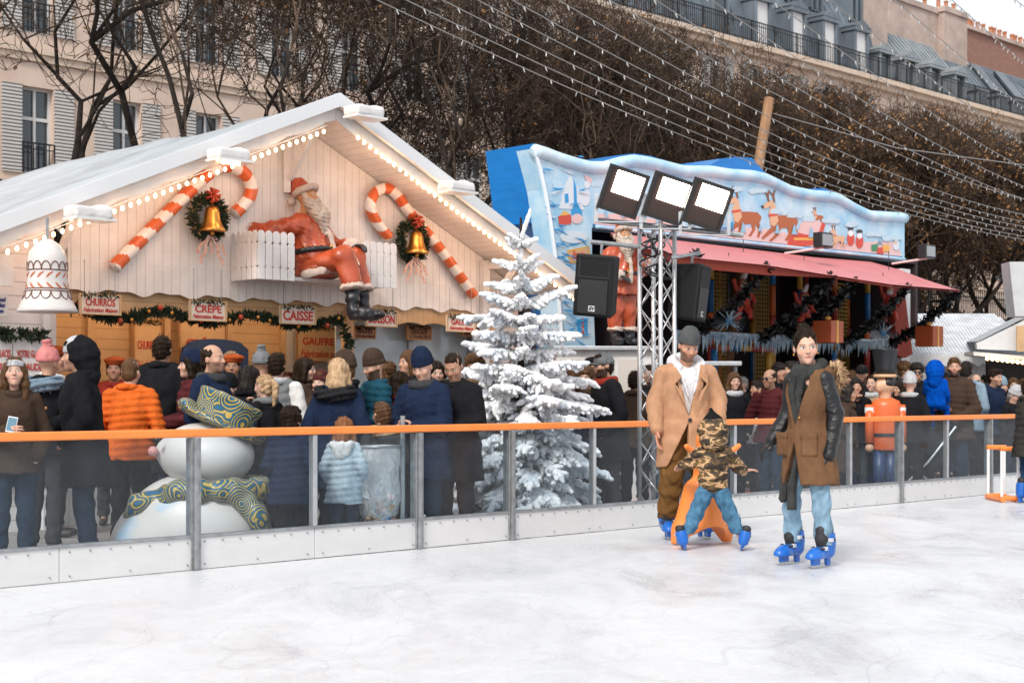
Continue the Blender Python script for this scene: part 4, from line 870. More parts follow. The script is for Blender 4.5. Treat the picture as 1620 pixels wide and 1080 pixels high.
# ================================================================== people
skin_m = mat('skin', (0.5, 0.3, 0.2), rough=0.5, attr=True, bump=0.08, bs=160, spec=0.35)
def cloth(name, col, rough=0.85, var=0.16, bump=0.75, bs=9, **k): return mat(name, col, rough=rough, var=var, vs=k.pop('vs', 9), bump=bump, bs=bs, spec=k.pop('spec', .06), bd=k.pop('bd', .035 if bs < 40 else .01), stretch=k.pop('stretch', (1.2, 1.2, .75) if bs < 40 else None), **k)
hair_ms = {}
def hair_mat(c):
    H_ = {'black': ((.012, .010, .009), (.035, .028, .024)), 'dark': ((.010, .006, .004), (.030, .018, .011)), 'brown': ((.06, .03, .015), (.13, .07, .035)), 'red': ((.16, .06, .025), (.30, .13, .06)), 'blond': ((.34, .20, .10), (.60, .42, .26)), 'grey': ((.2, .19, .18), (.36, .35, .34))}[c]
    return mat('hair_'+c, H_[0], rough=.4, col2=H_[1], vs=14, stretch=(5, 1, .5), bump=.5, bs=40, spec=.07)
def a3(*x): return np.array(x, float)
def head_sd(fem=False, nb=None, ear=True, jaw=0.0):
    s = SD(); s.ell((0, .012, .032), (.074, .092, .088)).ell((0, -.024, -.034), (.056+jaw-.006*fem, .062, .074), .04).ell((0, -.045, -.07), (.036+jaw-.011*fem, .038, .032-.004*fem), .03)
    s.cap((0, -.07, -.094), (0, -.066, -.092), .013, .013, .03)
    s.cap((-.035, -.076, .024), (.035, -.076, .024), .008, .008, .018)
    for q in (-1, 1):
        s.sub((q*.031, -.104, .006), (.02, .02, .013), .014); s.ell((q*.031, -.0745, .006), (.0135, .0115, .0105), .004)
        s.ell((q*.042, -.06, -.026), (.022, .018, .02), .03)
        if ear: s.ell((q*.075, .014, -.006), (.009, .018, .03), .01)
    s.cap((0, -.083, .012), (0, -.104, -.024), .0065, .0115, .012); s.ell((-.0105, -.093, -.028), (.0075, .008, .006), .008).ell((.0105, -.093, -.028), (.0075, .008, .006), .008)
    s.ell((0, -.083, -.0535), (.021, .0085+.001*fem, .0055+.0012*fem), .006).ell((0, -.082, -.0625), (.018, .009+.0015*fem, .006+.0015*fem), .004)
    nb = (0, .05, -.2) if nb is None else nb
    s.cap((0, .012, -.05), nb, .05-.006*fem, .056-.006*fem, .03)
    return s
def face_col(P, tone, beard=0.0, big=1.0, bc=(.03, .018, .01), lips=(.40, .13, .10), brow=(.03, .018, .01), look=0.0, shades=False):
    x, y, z = P[:, 0], P[:, 1], P[:, 2]; c = np.tile(np.array(tone, float), (len(P), 1)); front = (y < -.035)
    def mx(w, col): w = np.clip(w, 0, 1)[:, None]; c[:] = c*(1-w)+np.array(col)*w
    t = np.array(tone)
    mx(.5*np.exp(-(((abs(x)-.045)/.02)**2+((z+.028)/.018)**2))*front, t*(1.08, .72, .66)); mx(.45*np.exp(-((x/.012)**2+((z+.026)/.012)**2))*(y < -.085), t*(1.05, .7, .62))
    mx(.3*np.exp(-(((abs(x)-.031)/.02)**2+((z-.004)/.013)**2))*front, t*.6)
    if beard:
        m = ((z < -.022-.03*np.clip((abs(x)-.03)/.04, -1, 1)*-1*0) & (y < .02) & (z > -.125)).astype(float)
        m = m*np.clip((-(z+.03)-.012*(abs(x) < .03)*1.0+np.clip(abs(x)-.045, 0, 1)*1.6)/.01, 0, 1)*(1-np.exp(-((x/.016)**2+((z+.058)/.0055)**2)))
        mx(m*beard, bc)
    mx(np.exp(-((x/.022)**4+((z+.0585)/.0068)**4))*(y < -.07), lips); mx(.8*np.exp(-((x/.02)**4+((z+.058)/.0013)**2))*(y < -.07), (.12, .03, .025))
    ex = abs(x)-.031; e = (ex/(.0155*big))**2+((z-.006)/(.0068*big))**2
    mx((e < 1)*front*1.0, (.55, .53, .50)); sx = x-np.sign(x)*.031-look
    mx((((sx/.0066)**2+((z-.006)/.0066)**2) < 1)*(e < 1.05)*front*1.0, (.02, .012, .008))
    mx(.9*np.exp(-((ex/(.018*big))**4+((z-.0065-.006*big+.25*ex*ex/.018)/(.0022*big))**2))*front, (.02, .012, .01))
    mx(.85*np.exp(-(((ex-.001)/.019)**4+((z-.0275+.004*(ex/.019)**2)/.0038)**2))*(y < -.045), brow)
    mx(.7*np.exp(-(((abs(x)-.0085)/.0035)**2+((z+.0335)/.003)**2))*(y < -.085), t*.25)
    return c
def hand(s, w, d, n, curl=.5, side=1, sc=1.0, spread=.1):
    w, d, n = V(w), V(d).normalized(), V(n); n = (n-d*n.dot(d)).normalized(); x = d.cross(n)*side    # x: towards the thumb
    o = lambda a, b, c: w+(d*a+x*b+n*c)*sc
    s.cap(w-d*.03, w+d*.01, .026*sc, .027*sc, .02)
    for b in (-.024, -.008, .008, .024): s.cap(o(.012, b*.7, 0), o(.078-.006*abs(b)/.024, b*1.05, 0), .0145*sc, .0115*sc, .012)
    for i, (b, L) in enumerate(((.0265, .040), (.009, .045), (-.009, .042), (-.026, .033))):
        p = o(.080-.005*(i == 3), b, 0); a = curl*(.75+.12*i); dirs = []; dd = (d+x*spread*(b/.026)).normalized(); q = p
        for j, f in enumerate((1, .62, .5)):
            ang = a*(j+.6)*.8; v = (dd*math.cos(ang)+n*math.sin(ang)).normalized(); r = (.0092, .0085, .0078)[j]*sc; q2 = q+v*(L*f*sc); s.cap(q, q2, r, r*.92, .004); q = q2
    p = o(.022, .026, .006); t1 = (d*.55+x*.75+n*.35).normalized(); t2 = (d*.85+x*.3+n*.55*min(1, curl+.3)).normalized()
    s.cap(p, p+t1*.038*sc, .0135*sc, .011*sc, .008); s.cap(p+t1*.038*sc, p+t1*.038*sc+t2*.03*sc, .0105*sc, .009*sc, .004)
DEF = dict(LS=(.175, .005, 1.415), RS=(-.175, .005, 1.415), LE=(.235, .04, 1.15), RE=(-.235, .04, 1.15), LW=(.22, -.05, .92), RW=(-.22, -.05, .92),
           LH=(.09, .005, .9), RH=(-.09, .005, .9), LK=(.10, -.015, .49), RK=(-.10, -.015, .49), LA=(.105, .02, .09), RA=(-.105, .02, .09))
class Person:
    def __init__(s, label, pos, rot, h=1.75, pose=None, head=(0, 0, 0), hoff=(0, 0, 0), hs=1.0, tone=(.50, .29, .19), fem=False, lod=.0085, group=None, lean=0, **face):
        s.t = thing('person', label, 'person', pos, 0, group); s.t.rotation_euler = (R(lean), 0, R(rot)); s.t.scale = (h/1.75,)*3; WM[s.t.name] = Matrix.Identity(4)
        s.J = {k: a3(*v) for k, v in {**DEF, **(pose or {})}.items()}; s.fem = fem; s.tone = tone; s.lod = lod; s.hands = []; s.face = face
        s.sh = .88 if fem else 1.0
        if fem:
            for k in ('LS', 'RS', 'LE', 'RE', 'LW', 'RW'):
                if not pose or k not in pose: s.J[k] = s.J[k]*a3(.92, 1, 1)
        s.hs = hs; s.HM = Matrix.Translation(V((0, -.02, 1.625))+V(hoff)) @ Euler((R(head[1]), R(head[2]), R(head[0])), 'XYZ').to_matrix().to_4x4() @ Matrix.Scale(hs, 4)
    def hand(s, side, d=None, n=None, curl=.5):
        w = s.J[side+'W']; e = s.J[side+'E']; d = d or V(w-e); n = n or V((-.6 if side == 'L' else .6, -.3, 0)); s.hands.append((V(w), d, n, curl, -1 if side == 'L' else 1)); return s
    def body(s, ear=True, jaw=0.0):
        J = s.J; nb = s.HM.inverted() @ V((0, .02, 1.40)); hd = head_sd(s.fem, tuple(nb), ear, jaw); P, Q = hd.mesh(s.lod*.75)
        c = face_col(P, s.tone, **s.face); Mn = np.array(s.HM.to_3x3()); P = P @ Mn.T+np.array(s.HM.translation); ch = [(P, Q, c)]
        b = SD(); b.ell((0, .0, 1.27), (.155, .10, .2)).ell((0, .005, 1.0), (.14, .10, .2), .05).cap(J['LS']*a3(.85, 1, 1)-a3(0, 0, .02), J['RS']*a3(.85, 1, 1)-a3(0, 0, .02), .055)
        b.cap((0, .02, 1.38), (0, .02, 1.5), .05, .048, .04)
        for q in 'LR':
            b.chain([J[q+'S'], J[q+'E'], J[q+'W']], [.048, .038, .026]); b.chain([J[q+'H'], J[q+'K'], J[q+'A']], [.075, .05, .036]); b.cap(J[q+'A'], J[q+'A']+(a3(0, -.11, -.05) if J[q+'A'][2] < .14 else a3(0, -.02, -.05)), .035, .028)
            if not any(abs(V(J[q+'W'])[0]-h_[0][0]) < 1e-5 for h_ in s.hands): b.cap(J[q+'W'], J[q+'W']+(J[q+'W']-J[q+'E'])*.3, .03, .02)
        P, Q = b.mesh(.026); ch.append((P, Q, np.tile(np.array(s.tone), (len(P), 1))))
        for w, d, n, c_, sd_ in s.hands:
            hh = SD(); hand(hh, w, d, n, c_, sd_, s.hs if s.hs > 1 else 1.05); P, Q = hh.mesh(.0052 if s.lod < .007 else .007)
            t = np.array(s.tone)*(1.02, .93, .9); ch.append((P, Q, np.tile(t, (len(P), 1))))
        P, Q, c = joinm(ch); s.b = link('body', npmesh('body', P, Q, c), skin_m, s.t, True); return s
    def part(s, name, sd, m, h=None, cf=None, head=False, parent=None): return sd_obj(name, sd, (h or s.lod*1.5) / (s.hs if head else 1), m, parent or s.t, cf, s.HM if head else None)
    def hair(s, style='short', col='dark', cut=None):
        g = SD(); L = (-.06, -.02)
        vol = .0 if style in ('short', 'buzz', 'bald') else .006
        g.ell((0, .014, .036), (.0765, .0955, .0905) if style in ('bun', 'ponytail') else (.079+vol, .099+vol, .091+vol)) if style != 'buzz' else g.ell((0, .013, .034), (.0765, .095, .0905))
        g.cap((-.07, .02, -.01), (-.068, .03, -.045), .012, .01, .02).cap((.07, .02, -.01), (.068, .03, -.045), .012, .01, .02).ell((0, .06, -.03), (.06, .045, .06), .03)
        g.cutf(lambda X, Y, Z: -Y-.85*Z-(.036 if style not in ('buzz', 'bald', 'bun', 'ponytail') else .009)+(2.2 if style in ('short', 'buzz', 'bald', 'curly') else -4.5)*X*X)
        if style == 'bald': g.sub((0, -.01, .11), (.062, .1, .085), .01)
        if style in ('long', 'ponytail', 'bun', 'bob'):
            if style in ('long', 'bob'):
                z = -.26 if style == 'long' else -.12
                for q in (-1, 1): g.chain([(q*.066, -.035, .05), (q*.08, -.012, -.03), (q*.084, .0, -.1), (q*.075, .0, z)], [.02, .024, .03, .022], .03)
                g.chain([(0, .07, .0), (0, .085, -.1), (0, .08, z)], [.05, .06, .04], .04)
                if style == 'long': g.chain([(-.05, .06, -.05), (-.06, .075, -.2)], [.04, .035], .03).chain([(.05, .06, -.05), (.06, .075, -.2)], [.04, .035], .03)
            if style == 'ponytail': g.ell((0, .11, .05), (.022, .025, .022), .01).chain([(0, .12, .05), (.01, .16, .0), (.02, .165, -.09), (.03, .15, -.19)], [.022, .034, .03, .012], .01)
            if style == 'bun': g.ell((0, .065, .128), (.034, .036, .026), .012)
        if style == 'curly': g.ell((0, .02, .06), (.095, .11, .085), .03).disp(wob(.006, 60, 4))
        if style == 'short': g.ell((0, -.045, .095), (.055, .045, .028), .02)
        g.disp(wob(.0032, 62, len(style))); P, Q = g.mesh(s.lod*.9/s.hs); o = sd_obj('hair', (P, Q), 0, hair_mat(col), s.t, None, s.HM)
        if style not in ('buzz', 'bald') and len(P) > 50:           # loose strands lying over the hair
            rg = np.random.RandomState(len(P)); me = o.data; n = 900 if s.lod < .007 else 420; ix = rg.randint(0, len(P), n); N = np.zeros(len(P)*3); me.vertices.foreach_get('normal', N); N = N.reshape(-1, 3)[ix]; C0 = np.zeros(len(P)*3); me.vertices.foreach_get('co', C0); A = C0.reshape(-1, 3)[ix]
            tgt = {'bun': (0, .09, .13), 'ponytail': (0, .12, .05)}.get(style, (0, .02, -.6)); tg = np.array(s.HM @ V(tgt)); D = tg-A; D /= np.linalg.norm(D, axis=1)[:, None]; D -= N*(D*N).sum(1)[:, None]; D += rg.normal(size=D.shape)*(.10 if style in ('bun', 'ponytail') else .3); D /= np.linalg.norm(D, axis=1)[:, None]+1e-6
            S_ = np.cross(D, N); L = rg.uniform(.02, .05, (n, 1)); w = .0035; vs = np.stack([A+N*.0015-S_*w, A+N*.0015+S_*w, A+D*L*.6+N*.0045+S_*w*.7, A+D*L+N*.004], 1).reshape(-1, 3); link('hair_strands', npmesh('hair_strands', vs, np.arange(n*4).reshape(-1, 4)), hair_mat(col), o)
        return o
    def beanie(s, m, pom=None, tall=.0, low=-.009):
        g = SD(); g.ell((0, .016, .05+tall*.3), (.089, .108, .098+tall)); g.cutf(lambda X, Y, Z: (.018-low)-.10*Y-Z); g.disp(wob(.0015, 60, 3))
        b = SD(); b.ell((0, .016, .04), (.094, .113, .11)); b.cutf(lambda X, Y, Z: (.012-low)-.10*Y-Z).cutf(lambda X, Y, Z: Z-(.056-low)+.10*Y); 
        o = s.part('hat', g, m, s.lod, head=True); s.part('hat_brim', b, m, s.lod*.9, head=True, parent=o)
        if pom: p = SD(); p.ell((0, .03, .17), (.045, .045, .04)).disp(wob(.006, 120, 9)); s.part('pompom', p, pom, s.lod, head=True, parent=o)
        return o
    def cap(s, m):
        g = SD(); g.ell((0, .01, .048), (.087, .107, .085)); g.cutf(lambda X, Y, Z: .02-Z); o = s.part('cap', g, m, s.lod*.9, head=True)
        b = SD(); b.ell((0, -.105, .026), (.068, .075, .012), 0, (R(-8), 0, 0)); s.part('cap_peak', b, m, s.lod*.8, head=True, parent=o); return o
    def beret(s, m): g = SD(); g.ell((.01, .01, .095), (.115, .12, .042)).ell((0, .01, .06), (.086, .105, .04), .02).cutf(lambda X, Y, Z: .035-Z); return s.part('beret', g, m, s.lod, head=True)
    def hood_up(s, m, r=1.0, peak=0):
        g = SD(); g.ell((0, .035, .025), (.115*r, .135*r, .14*r)).cap((0, .09, -.02), (0, .10, -.16), .09*r, .08*r, .05)
        if peak: g.cap((0, .03, .13), (0, .05, .13+peak), .05, .02, .05)
        g.sub((0, -.105, -.01), (.083*r, .13*r, .118*r), .015).disp(wob(.003, 30, 5)); g.ell((0, .02, -.18), (.13, .12, .05), .04); g.sub((0, -.06, -.12), (.06, .09, .09), .01); return s.part('hood', g, m, s.lod*1.2, head=True)
    def ring(s, name, m, z=1.475, rx=.085, ry=.09, r=.035, y=.01, tilt=.3, furry=0, parent=None, h=None, wb=.004):
        g = SD(); n = 14; P = [a3(rx*math.cos(a), y+ry*math.sin(a), z+tilt*ry*math.sin(a)) for a in np.linspace(0, 2*math.pi, n+1)]
        g.chain(P, [r]*(n+1), .02).disp(wob(wb if not furry else .009, 26 if not furry else 70, 6)); return s.part(name, g, m, h, parent=parent)
    def fur(s, parent, m, P, r, n, L=.05, seed=1):     # hair tufts round a path given in the person's own frame
        mb = MB(); rg = random.Random(seed); P = [V(p) for p in P]
        for i in range(n):
            t = rg.random()*(len(P)-1); k = min(int(t), len(P)-2); p = P[k].lerp(P[k+1], t-k); d = V((rg.gauss(0, 1), rg.gauss(0, 1), rg.gauss(0, 1))).normalized()
            a = p+d*r*.6; b = a+d*L*rg.uniform(.5, 1.2)+V((0, 0, -L*.2)); x, y = basis(b-a); w = L*.12; mb.add([a-x*w, a+x*w, b], [(0, 1, 2)]); mb.add([a-y*w, a+y*w, b], [(0, 1, 2)])
        return mb.build('fur_tufts', m, parent)
    def bag(s, m, back=True, strap=True):
        g = SD(); g.box((0, .23, 1.20), (.14, .07, .20), .05, .02).box((0, .30, 1.12), (.10, .035, .10), .03, .02).disp(wob(.004, 20, 2)); o = s.part('backpack', g, m, .014)
        for q in (-1, 1): MB().tube([(q*.10, .17, 1.38), (q*.115, .02, 1.49), (q*.13, -.135, 1.36), (q*.14, -.14, 1.2), (q*.15, .1, 1.05)], .014, 6).build('strap', m, o, True)
    def coat(s, m, hem=.84, t=.03, flare=.03, puffer=0, name='coat', sleeves=True, arm_m=None, cf=None, cuff=0, waist=0, h=None, wb=.004, neck=True, extra=None, sl=1.0):
        J = s.J; f = s.sh; g = SD()
        g.ell((0, .0, 1.27), (.165*f+t, .115+t, .21)).ell((0, .005, 1.06), (.150*f+t-waist, .112+t-waist*.6, .2), .07).ell((0, .01, .94), (.165*(f+.04)+t, .122+t, .14), .06)
        if hem < .85: g.fr(hem, .98, (.175*(f+.04)+t+flare, .135+t+flare), (.16*(f+.04)+t, .12+t), (0, .01), (0, .01), .04)
        g.cut((0, 0, -1), -hem, .01)
        g.cap(J['LS']*a3(.55, 1, 1)+a3(0, 0, .012), J['RS']*a3(.55, 1, 1)+a3(0, 0, .012), .052+t*.7, None, .05)
        def arms(g, mul=1.0):
            for q in 'LR':
                S_, E_, W_ = J[q+'S']*a3(f, 1, 1)-a3(0, 0, .01), J[q+'E'], J[q+'W']; E2 = E_+(W_-E_)*(sl)
                g.chain([S_, E_, E2], [(.054+t*.55)*mul, (.045+t*.6)*mul, (.034+t*.6)*mul], .012)
        if sleeves and arm_m is None: arms(g)
        if neck: g.sub((0, -.01, 1.53), (.07, .075, .10), .02)
        if puffer: g.disp(lambda X, Y, Z: -.014*np.abs(np.sin(math.pi*(Z+.02*np.sin(5*X))/puffer))+.010)
        g.disp(wob(wb, 17, int(hem*100)))
        if extra: extra(g)
        o = s.part(name, g, m, h or s.lod*1.45, cf)
        if sleeves and arm_m is not None: a = SD(); arms(a, 1.04); a.disp(wob(.0018, 26, 2)); s.part('sleeves', a, arm_m, h or s.lod*1.3)
        s.ct = t; return o
    def collar(s, m, z=1.475, r=.03, rx=.08, ry=.085): return s.ring('collar', m, z, rx, ry, r, .012, .25)
    def trousers(s, m, r=(.098, .072, .062), bottom=.11, wb=.005, h=None):
        J = s.J; g = SD(); g.ell((0, .005, .95), (.158, .118, .13))
        for q in 'LR': g.chain([J[q+'H'], J[q+'K'], J[q+'A']], r, .03)
        g.disp(wob(wb, 20, 8)); g.disp(lambda X, Y, Z: .004*np.sin(Z*70+X*20)*np.exp(-((Z-.16)/.1)**2))
        g.cut((0, 0, -1), -bottom, .005).cut((0, 0, 1), 1.06, .005); return s.part('trousers', g, m, h or s.lod*1.6)
    def shoes(s, m):
        for q in 'LR':
            A = s.J[q+'A']; g = SD(); g.cap(A+a3(0, .02, -.045), A+a3(0, -.15, -.055), .042, .036).cap(A, A+a3(0, 0, .03), .048, .05, .02).cut((0, 0, -1), -(A[2]-.09)-.0, .004); s.part('shoe', g, m, .014)
        return s
blue_sk = mat('blue_boot_plastic', (0.006, 0.115, 0.47), rough=.38, var=.08, vs=7, coat=.2); blk = mat('black_liner', (0.02, 0.02, 0.022), rough=.6, bump=.2); blade_m = mat('blade_steel', (.5, .5, .5), rough=.25, metal=1)
def skate(p, pos, yaw=0, tilt=(0, 0), sc=1.0, h=.006):
    M = Matrix.Translation(V(pos)) @ Euler((R(tilt[0]), R(tilt[1]), R(yaw)), 'XYZ').to_matrix().to_4x4() @ Matrix.Scale(sc, 4)
    g = SD(); g.chain([(0, .055, .125), (0, -.02, .115), (0, -.12, .10), (0, -.165, .095)], [.048, .046, .046, .038], .03).chain([(0, .05, .12), (0, .04, .18), (0, .035, .24)], [.060, .066, .070], .03)
    g.ell((0, -.12, .085), (.055, .09, .035), .02).cut((0, 0, 1), .255, .006).cut((0, 0, -1), -.072, .006); g.sub((0, -.07, .25), (.035, .05, .10), .012)
    o = sd_obj('skate', g, h, blue_sk, p.t, None, M)
    g = SD(); g.chain([(0, -.015, .15), (0, -.018, .21), (0, -.015, .275)], [.042, .048, .052], .02).cap((0, .035, .22), (0, .035, .275), .056, .058, .02); g.sub((0, .01, .34), (.048, .055, .07), .01); sd_obj('liner', g, h, blk, o, None, M)
    g = SD(); g.box((0, -.11, .055), (.016, .05, .03), .008).box((0, .06, .05), (.014, .028, .04), .008).box((0, -.03, .074), (.02, .13, .008), .004); sd_obj('blade_holder', g, h*.8, blue_sk, o, None, M)
    m = MB(M); m.prism([(-.002, -.175, .03), (-.002, -.16, .006), (-.002, -.1, 0), (-.002, .08, 0), (-.002, .11, .008), (-.002, .115, .03)], (.004, 0, 0)); m.build('blade', blade_m, o)
    for z, y, t in ((.205, 0, .07), (.145, -.05, .055)):
        m = MB(M); P = [V((t*1.02*math.cos(a), y+.035+t*.98*math.sin(a)-(.03 if z < .2 else 0), z)) for a in np.linspace(math.pi*.95, math.pi*2.05, 12)]
        m.tube(P, .009, 6); m.build('strap', blk, o); m = MB(M); m.box((t*.75, y-.02, z-.012), (t*1.18, y+.01, z+.014)); m.build('buckle', mat('buckle_grey', (.55, .56, .58), rough=.4), o)
    return o
# ================================================================== the skaters on the ice
camel = cloth('camel_wool', (0.43, 0.235, 0.135), var=.10, bump=.8, bd=.03); white_c = cloth('white_jersey', (0.62, 0.61, 0.62)); brown_tr = cloth('brown_trousers', (0.13, 0.065, 0.022), var=.2, vs=6)
grey_knit = cloth('dark_grey_knit', (0.085, 0.088, 0.088), bump=.8, bs=160); brown_parka = cloth('brown_parka', (0.14, 0.072, 0.037), var=.25, vs=5, rough=.75); leather = mat('black_leather', (0.007, 0.007, 0.008), rough=.36, bump=.8, bs=12, spec=.45, bd=.03, stretch=(1, 1, 2.2))
denim_l = cloth('light_denim', (0.20, 0.31, 0.40), var=.3, vs=7, bd=.02); denim_b = cloth('blue_denim', (0.07, 0.17, 0.27), var=.3, vs=9); fur_m = cloth('tan_fur', (0.40, 0.24, 0.13), col2=(0.62, 0.44, 0.28), vs=30); scarf_m = cloth('charcoal_scarf', (0.045, 0.047, 0.045), var=.25, vs=12, bump=.8, bs=120)
# man in camel coat, looking down at the child
PM = dict(RE=(-.262, .03, 1.15), RW=(-.265, -.06, .92), LE=(.275, -.0, 1.15), LW=(.23, -.17, .96), LS=(.185, .0, 1.385), RS=(-.185, .0, 1.385), RK=(-.14, -.04, .49), RA=(-.165, .02, .16), LK=(.13, -.05, .5), LA=(.14, .02, .16))
p0 = atY(1086, 640, 13.15); p = Person('bearded man in camel coat and dark grey beanie bending his head over the small child', (p0.x, 13.15, 0.0), 6, 1.80, PM, head=(8, 23, 4), hoff=(0, -.06, -.012), lod=.006, tone=(.50, .26, .17), beard=.72, bc=(.07, .035, .02))
p.hand('R', V((.02, -.1, -1)), V((.9, -.4, 0)), .45).hand('L', V((-.2, -.6, -.8)), V((-.5, .2, -.8)), .35); p.body()
p.hair('buzz', 'dark'); p.beanie(grey_knit, tall=.022, low=-.022)
def open_front(w0, zb, w1, zh):         # front opening of a coat: V above the button, inverted V below it
    def f(X, Y, Z):
        up = w0*np.clip((Z-zb)/(1.45-zb), 0, 1); dn = w1*np.clip((zb-.04-Z)/(zb-.04-zh), 0, 1); w = np.maximum(up, dn)
        return np.minimum(w-np.abs(X+(.01+.10*np.clip((zb-Z)/(zb-zh), 0, 1))), -Y-.02)
    return f
HEMM = .60
def thin(f_open):
    def ex(g):
        g.cutf(f_open, .006)
        g.sub((0, .0, 1.26), (.17, .118, .19), .0).sub((0, .005, 1.02), (.15, .11, .24), .0); g.sub((0, .01, .72), (.19, .135, .22), .0)
    return ex
p.coat(camel, hem=HEMM, t=.052, flare=.03, extra=thin(open_front(.105, 1.02, .085, HEMM)), h=.009, wb=.006, sl=.97)
g = SD(); g.ell((0, .0, 1.26), (.175, .128, .2)).ell((0, .005, 1.03), (.155, .115, .2), .06).cut((0, 0, -1), -.83, .01).cap((-.1, .0, 1.42), (.1, 0, 1.42), .06, None, .05).sub((0, -.03, 1.53), (.06, .06, .09), .02).disp(wob(.004, 22, 3)); p.part('sweatshirt', g, white_c, .010)
g = SD(); n_ = 12
P_ = [a3(.115*math.cos(a), .03+.115*math.sin(a), 1.475+.045*math.sin(a)) for a in np.linspace(-.9, math.pi+.9, n_)]; g.chain(P_, [.03]+[.04]*(n_-2)+[.03], .03).ell((0, .13, 1.43), (.11, .05, .09), .05).chain([(-.105, -.06, 1.44), (-.06, -.135, 1.34), (-.02, -.155, 1.2)], [.024, .014, .008], .02).chain([(.105, -.06, 1.44), (.06, -.135, 1.34), (.02, -.155, 1.2)], [.024, .014, .008], .02).disp(wob(.004, 30, 3)); p.part('hood', g, white_c, .009)
for q, sx in (('L', 1), ('R', -1)):   # lapels
    m_ = MB(); m_.prism([(sx*.125, -.125, 1.45), (sx*.075, -.165, 1.36), (sx*.135, -.172, 1.30), (sx*.085, -.178, 1.24), (sx*.02, -.19, 1.04), (sx*.105, -.168, 1.22), (sx*.15, -.135, 1.40)], (0, -.012, 0)); o = m_.build('lapel', camel, p.t, True); b_ = o.modifiers.new('b', 'BEVEL'); b_.width = .005
MB().lathe((-.012, -.180, 1.0), [(.016, 0), (.018, .01), (.001, .012)], 12, axis=(0, -1, 0)).build('button', blk, p.t)
for q in 'LR':
    J = p.J; W_, E_ = J[q+'W'], J[q+'E']; d = (W_-E_)/np.linalg.norm(W_-E_); SDc = SD().cap(W_-d*.02, W_+d*.015, .045, .040); p.part('cuff', SDc, white_c, .008)
p.trousers(brown_tr, (.115, .092, .082), .17, wb=.008, h=.011)
skate(p, (-.165, .0, -.0), -6, sc=1.0); skate(p, (.14, .0, 0), 8)
# woman in brown parka
PW = dict(LS=(.155, .0, 1.385), RS=(-.155, .01, 1.385), LE=(.20, .05, 1.12), LW=(.185, -.02, .83), RE=(-.22, .08, 1.14), RW=(-.29, -.04, .93), RK=(-.13, -.03, .53), RA=(-.15, .02, .18), LK=(.12, -.02, .52), LA=(.14, -.01, .17), LH=(.085, .005, .9), RH=(-.085, .005, .9))
p0 = atY(1279, 640, 11.05); w = Person('woman in brown parka with black leather sleeves, grey scarf and light jeans on blue skates', (p0.x, 11.05, 0), -44, 1.715, PW, head=(42, 6, -4), hoff=(-.005, -.01, -.005), hs=1.1, lod=.0055, tone=(.60, .36, .26), fem=True, lips=(.46, .10, .09), look=.005, big=1.22)
w.body(); w.hair('bun', 'dark')
g = SD(); g.chain([(0, .07, .09), (0, .115, .04), (.01, .11, -.06), (.02, .10, -.15)], [.03, .03, .028, .02], .02).disp(wob(.003, 70, 2)); w.part('hair_tail', g, hair_mat('dark'), .007, head=True)
for q in (-1, 1): MB().ball(w.HM @ V((q*.08, .01, -.045)), .008, 8, 6).build('earring', gold, w.b)
HW = .61
def wopen(X, Y, Z):
    up = .105*np.clip((Z-1.04)/.3, 0, 1); dn = .08*np.clip((.92-Z)/.3, 0, 1); return np.minimum(np.maximum(up, dn)-np.abs(X+.03), -Y-.02)
def wex(g):
    g.cutf(wopen, .006); g.sub((0, .0, 1.26), (.14, .108, .19), .0).sub((0, .005, 1.0), (.125, .10, .24), .0).sub((0, .01, .70), (.16, .12, .2), .0)
    for x0 in (.11, -.15): g.box((x0*.9, -.138, .90), (.058, .018, .08), .012, .01, (0, 0, R(20 if x0 > 0 else -20))).box((x0*.9, -.146, .97), (.064, .016, .022), .008, .004, (0, 0, R(20 if x0 > 0 else -20)))
w.coat(brown_parka, hem=HW, t=.030, flare=.035, waist=.010, arm_m=leather, extra=wex, h=.0085, wb=.0055)
g = SD(); g.ell((0, .0, 1.26), (.135, .105, .19)).ell((0, .0, 1.0), (.122, .095, .2), .05).cut((0, 0, -1), -.75, .01).cap((-.08, 0, 1.40), (.08, 0, 1.40), .045, None, .04); w.part('jumper', g, cloth('black_jumper', (.02, .02, .022)), .012)
g = SD(); P_ = [a3(.095*math.cos(a), .01+.095*math.sin(a), 1.475+.03*math.sin(a)+.012*math.sin(3*a)) for a in np.linspace(0, 2*math.pi, 15)]; g.chain(P_, [.034]*15, .02); P_ = [a3(.105*math.cos(a), .0+.10*math.sin(a), 1.435+.02*math.sin(a)) for a in np.linspace(0, 2*math.pi, 15)]; g.chain(P_, [.03]*15, .012)
g.chain([(-.05, -.10, 1.42), (-.065, -.115, 1.30), (-.045, -.10, 1.1), (-.05, -.08, .8), (-.055, -.135, .60), (-.055, -.14, .42)], [.032, .028, .022, .022, .03, .035], .012).chain([(.02, -.11, 1.42), (.0, -.125, 1.28), (-.01, -.11, 1.1), (-.11, -.08, .8), (-.135, -.125, .62), (-.14, -.125, .50)], [.03, .026, .02, .022, .028, .032], .012)
g.disp(lambda X, Y, Z: .0035*np.sin(X*260+Z*12)); g.cut((0, 0, -1), -.42, .003); w.part('scarf', g, scarf_m, .0065)
g = SD(); P_ = [a3(.125*math.cos(a), .06+.10*math.sin(a), 1.43-.02*math.sin(a)) for a in np.linspace(-.5, math.pi+.5, 10)]; g.chain(P_, [.02]+[.04]*8+[.02], .03).ell((0, .17, 1.36), (.11, .05, .1), .05).disp(wob(.004, 28, 3)); o = w.part('hood', g, brown_parka, .009)
Pf = [a3(.15*math.cos(a), .17+.085*math.sin(a), 1.37+.09*abs(math.cos(a))-.10*math.sin(a)) for a in np.linspace(-.35, math.pi+.35, 14)]
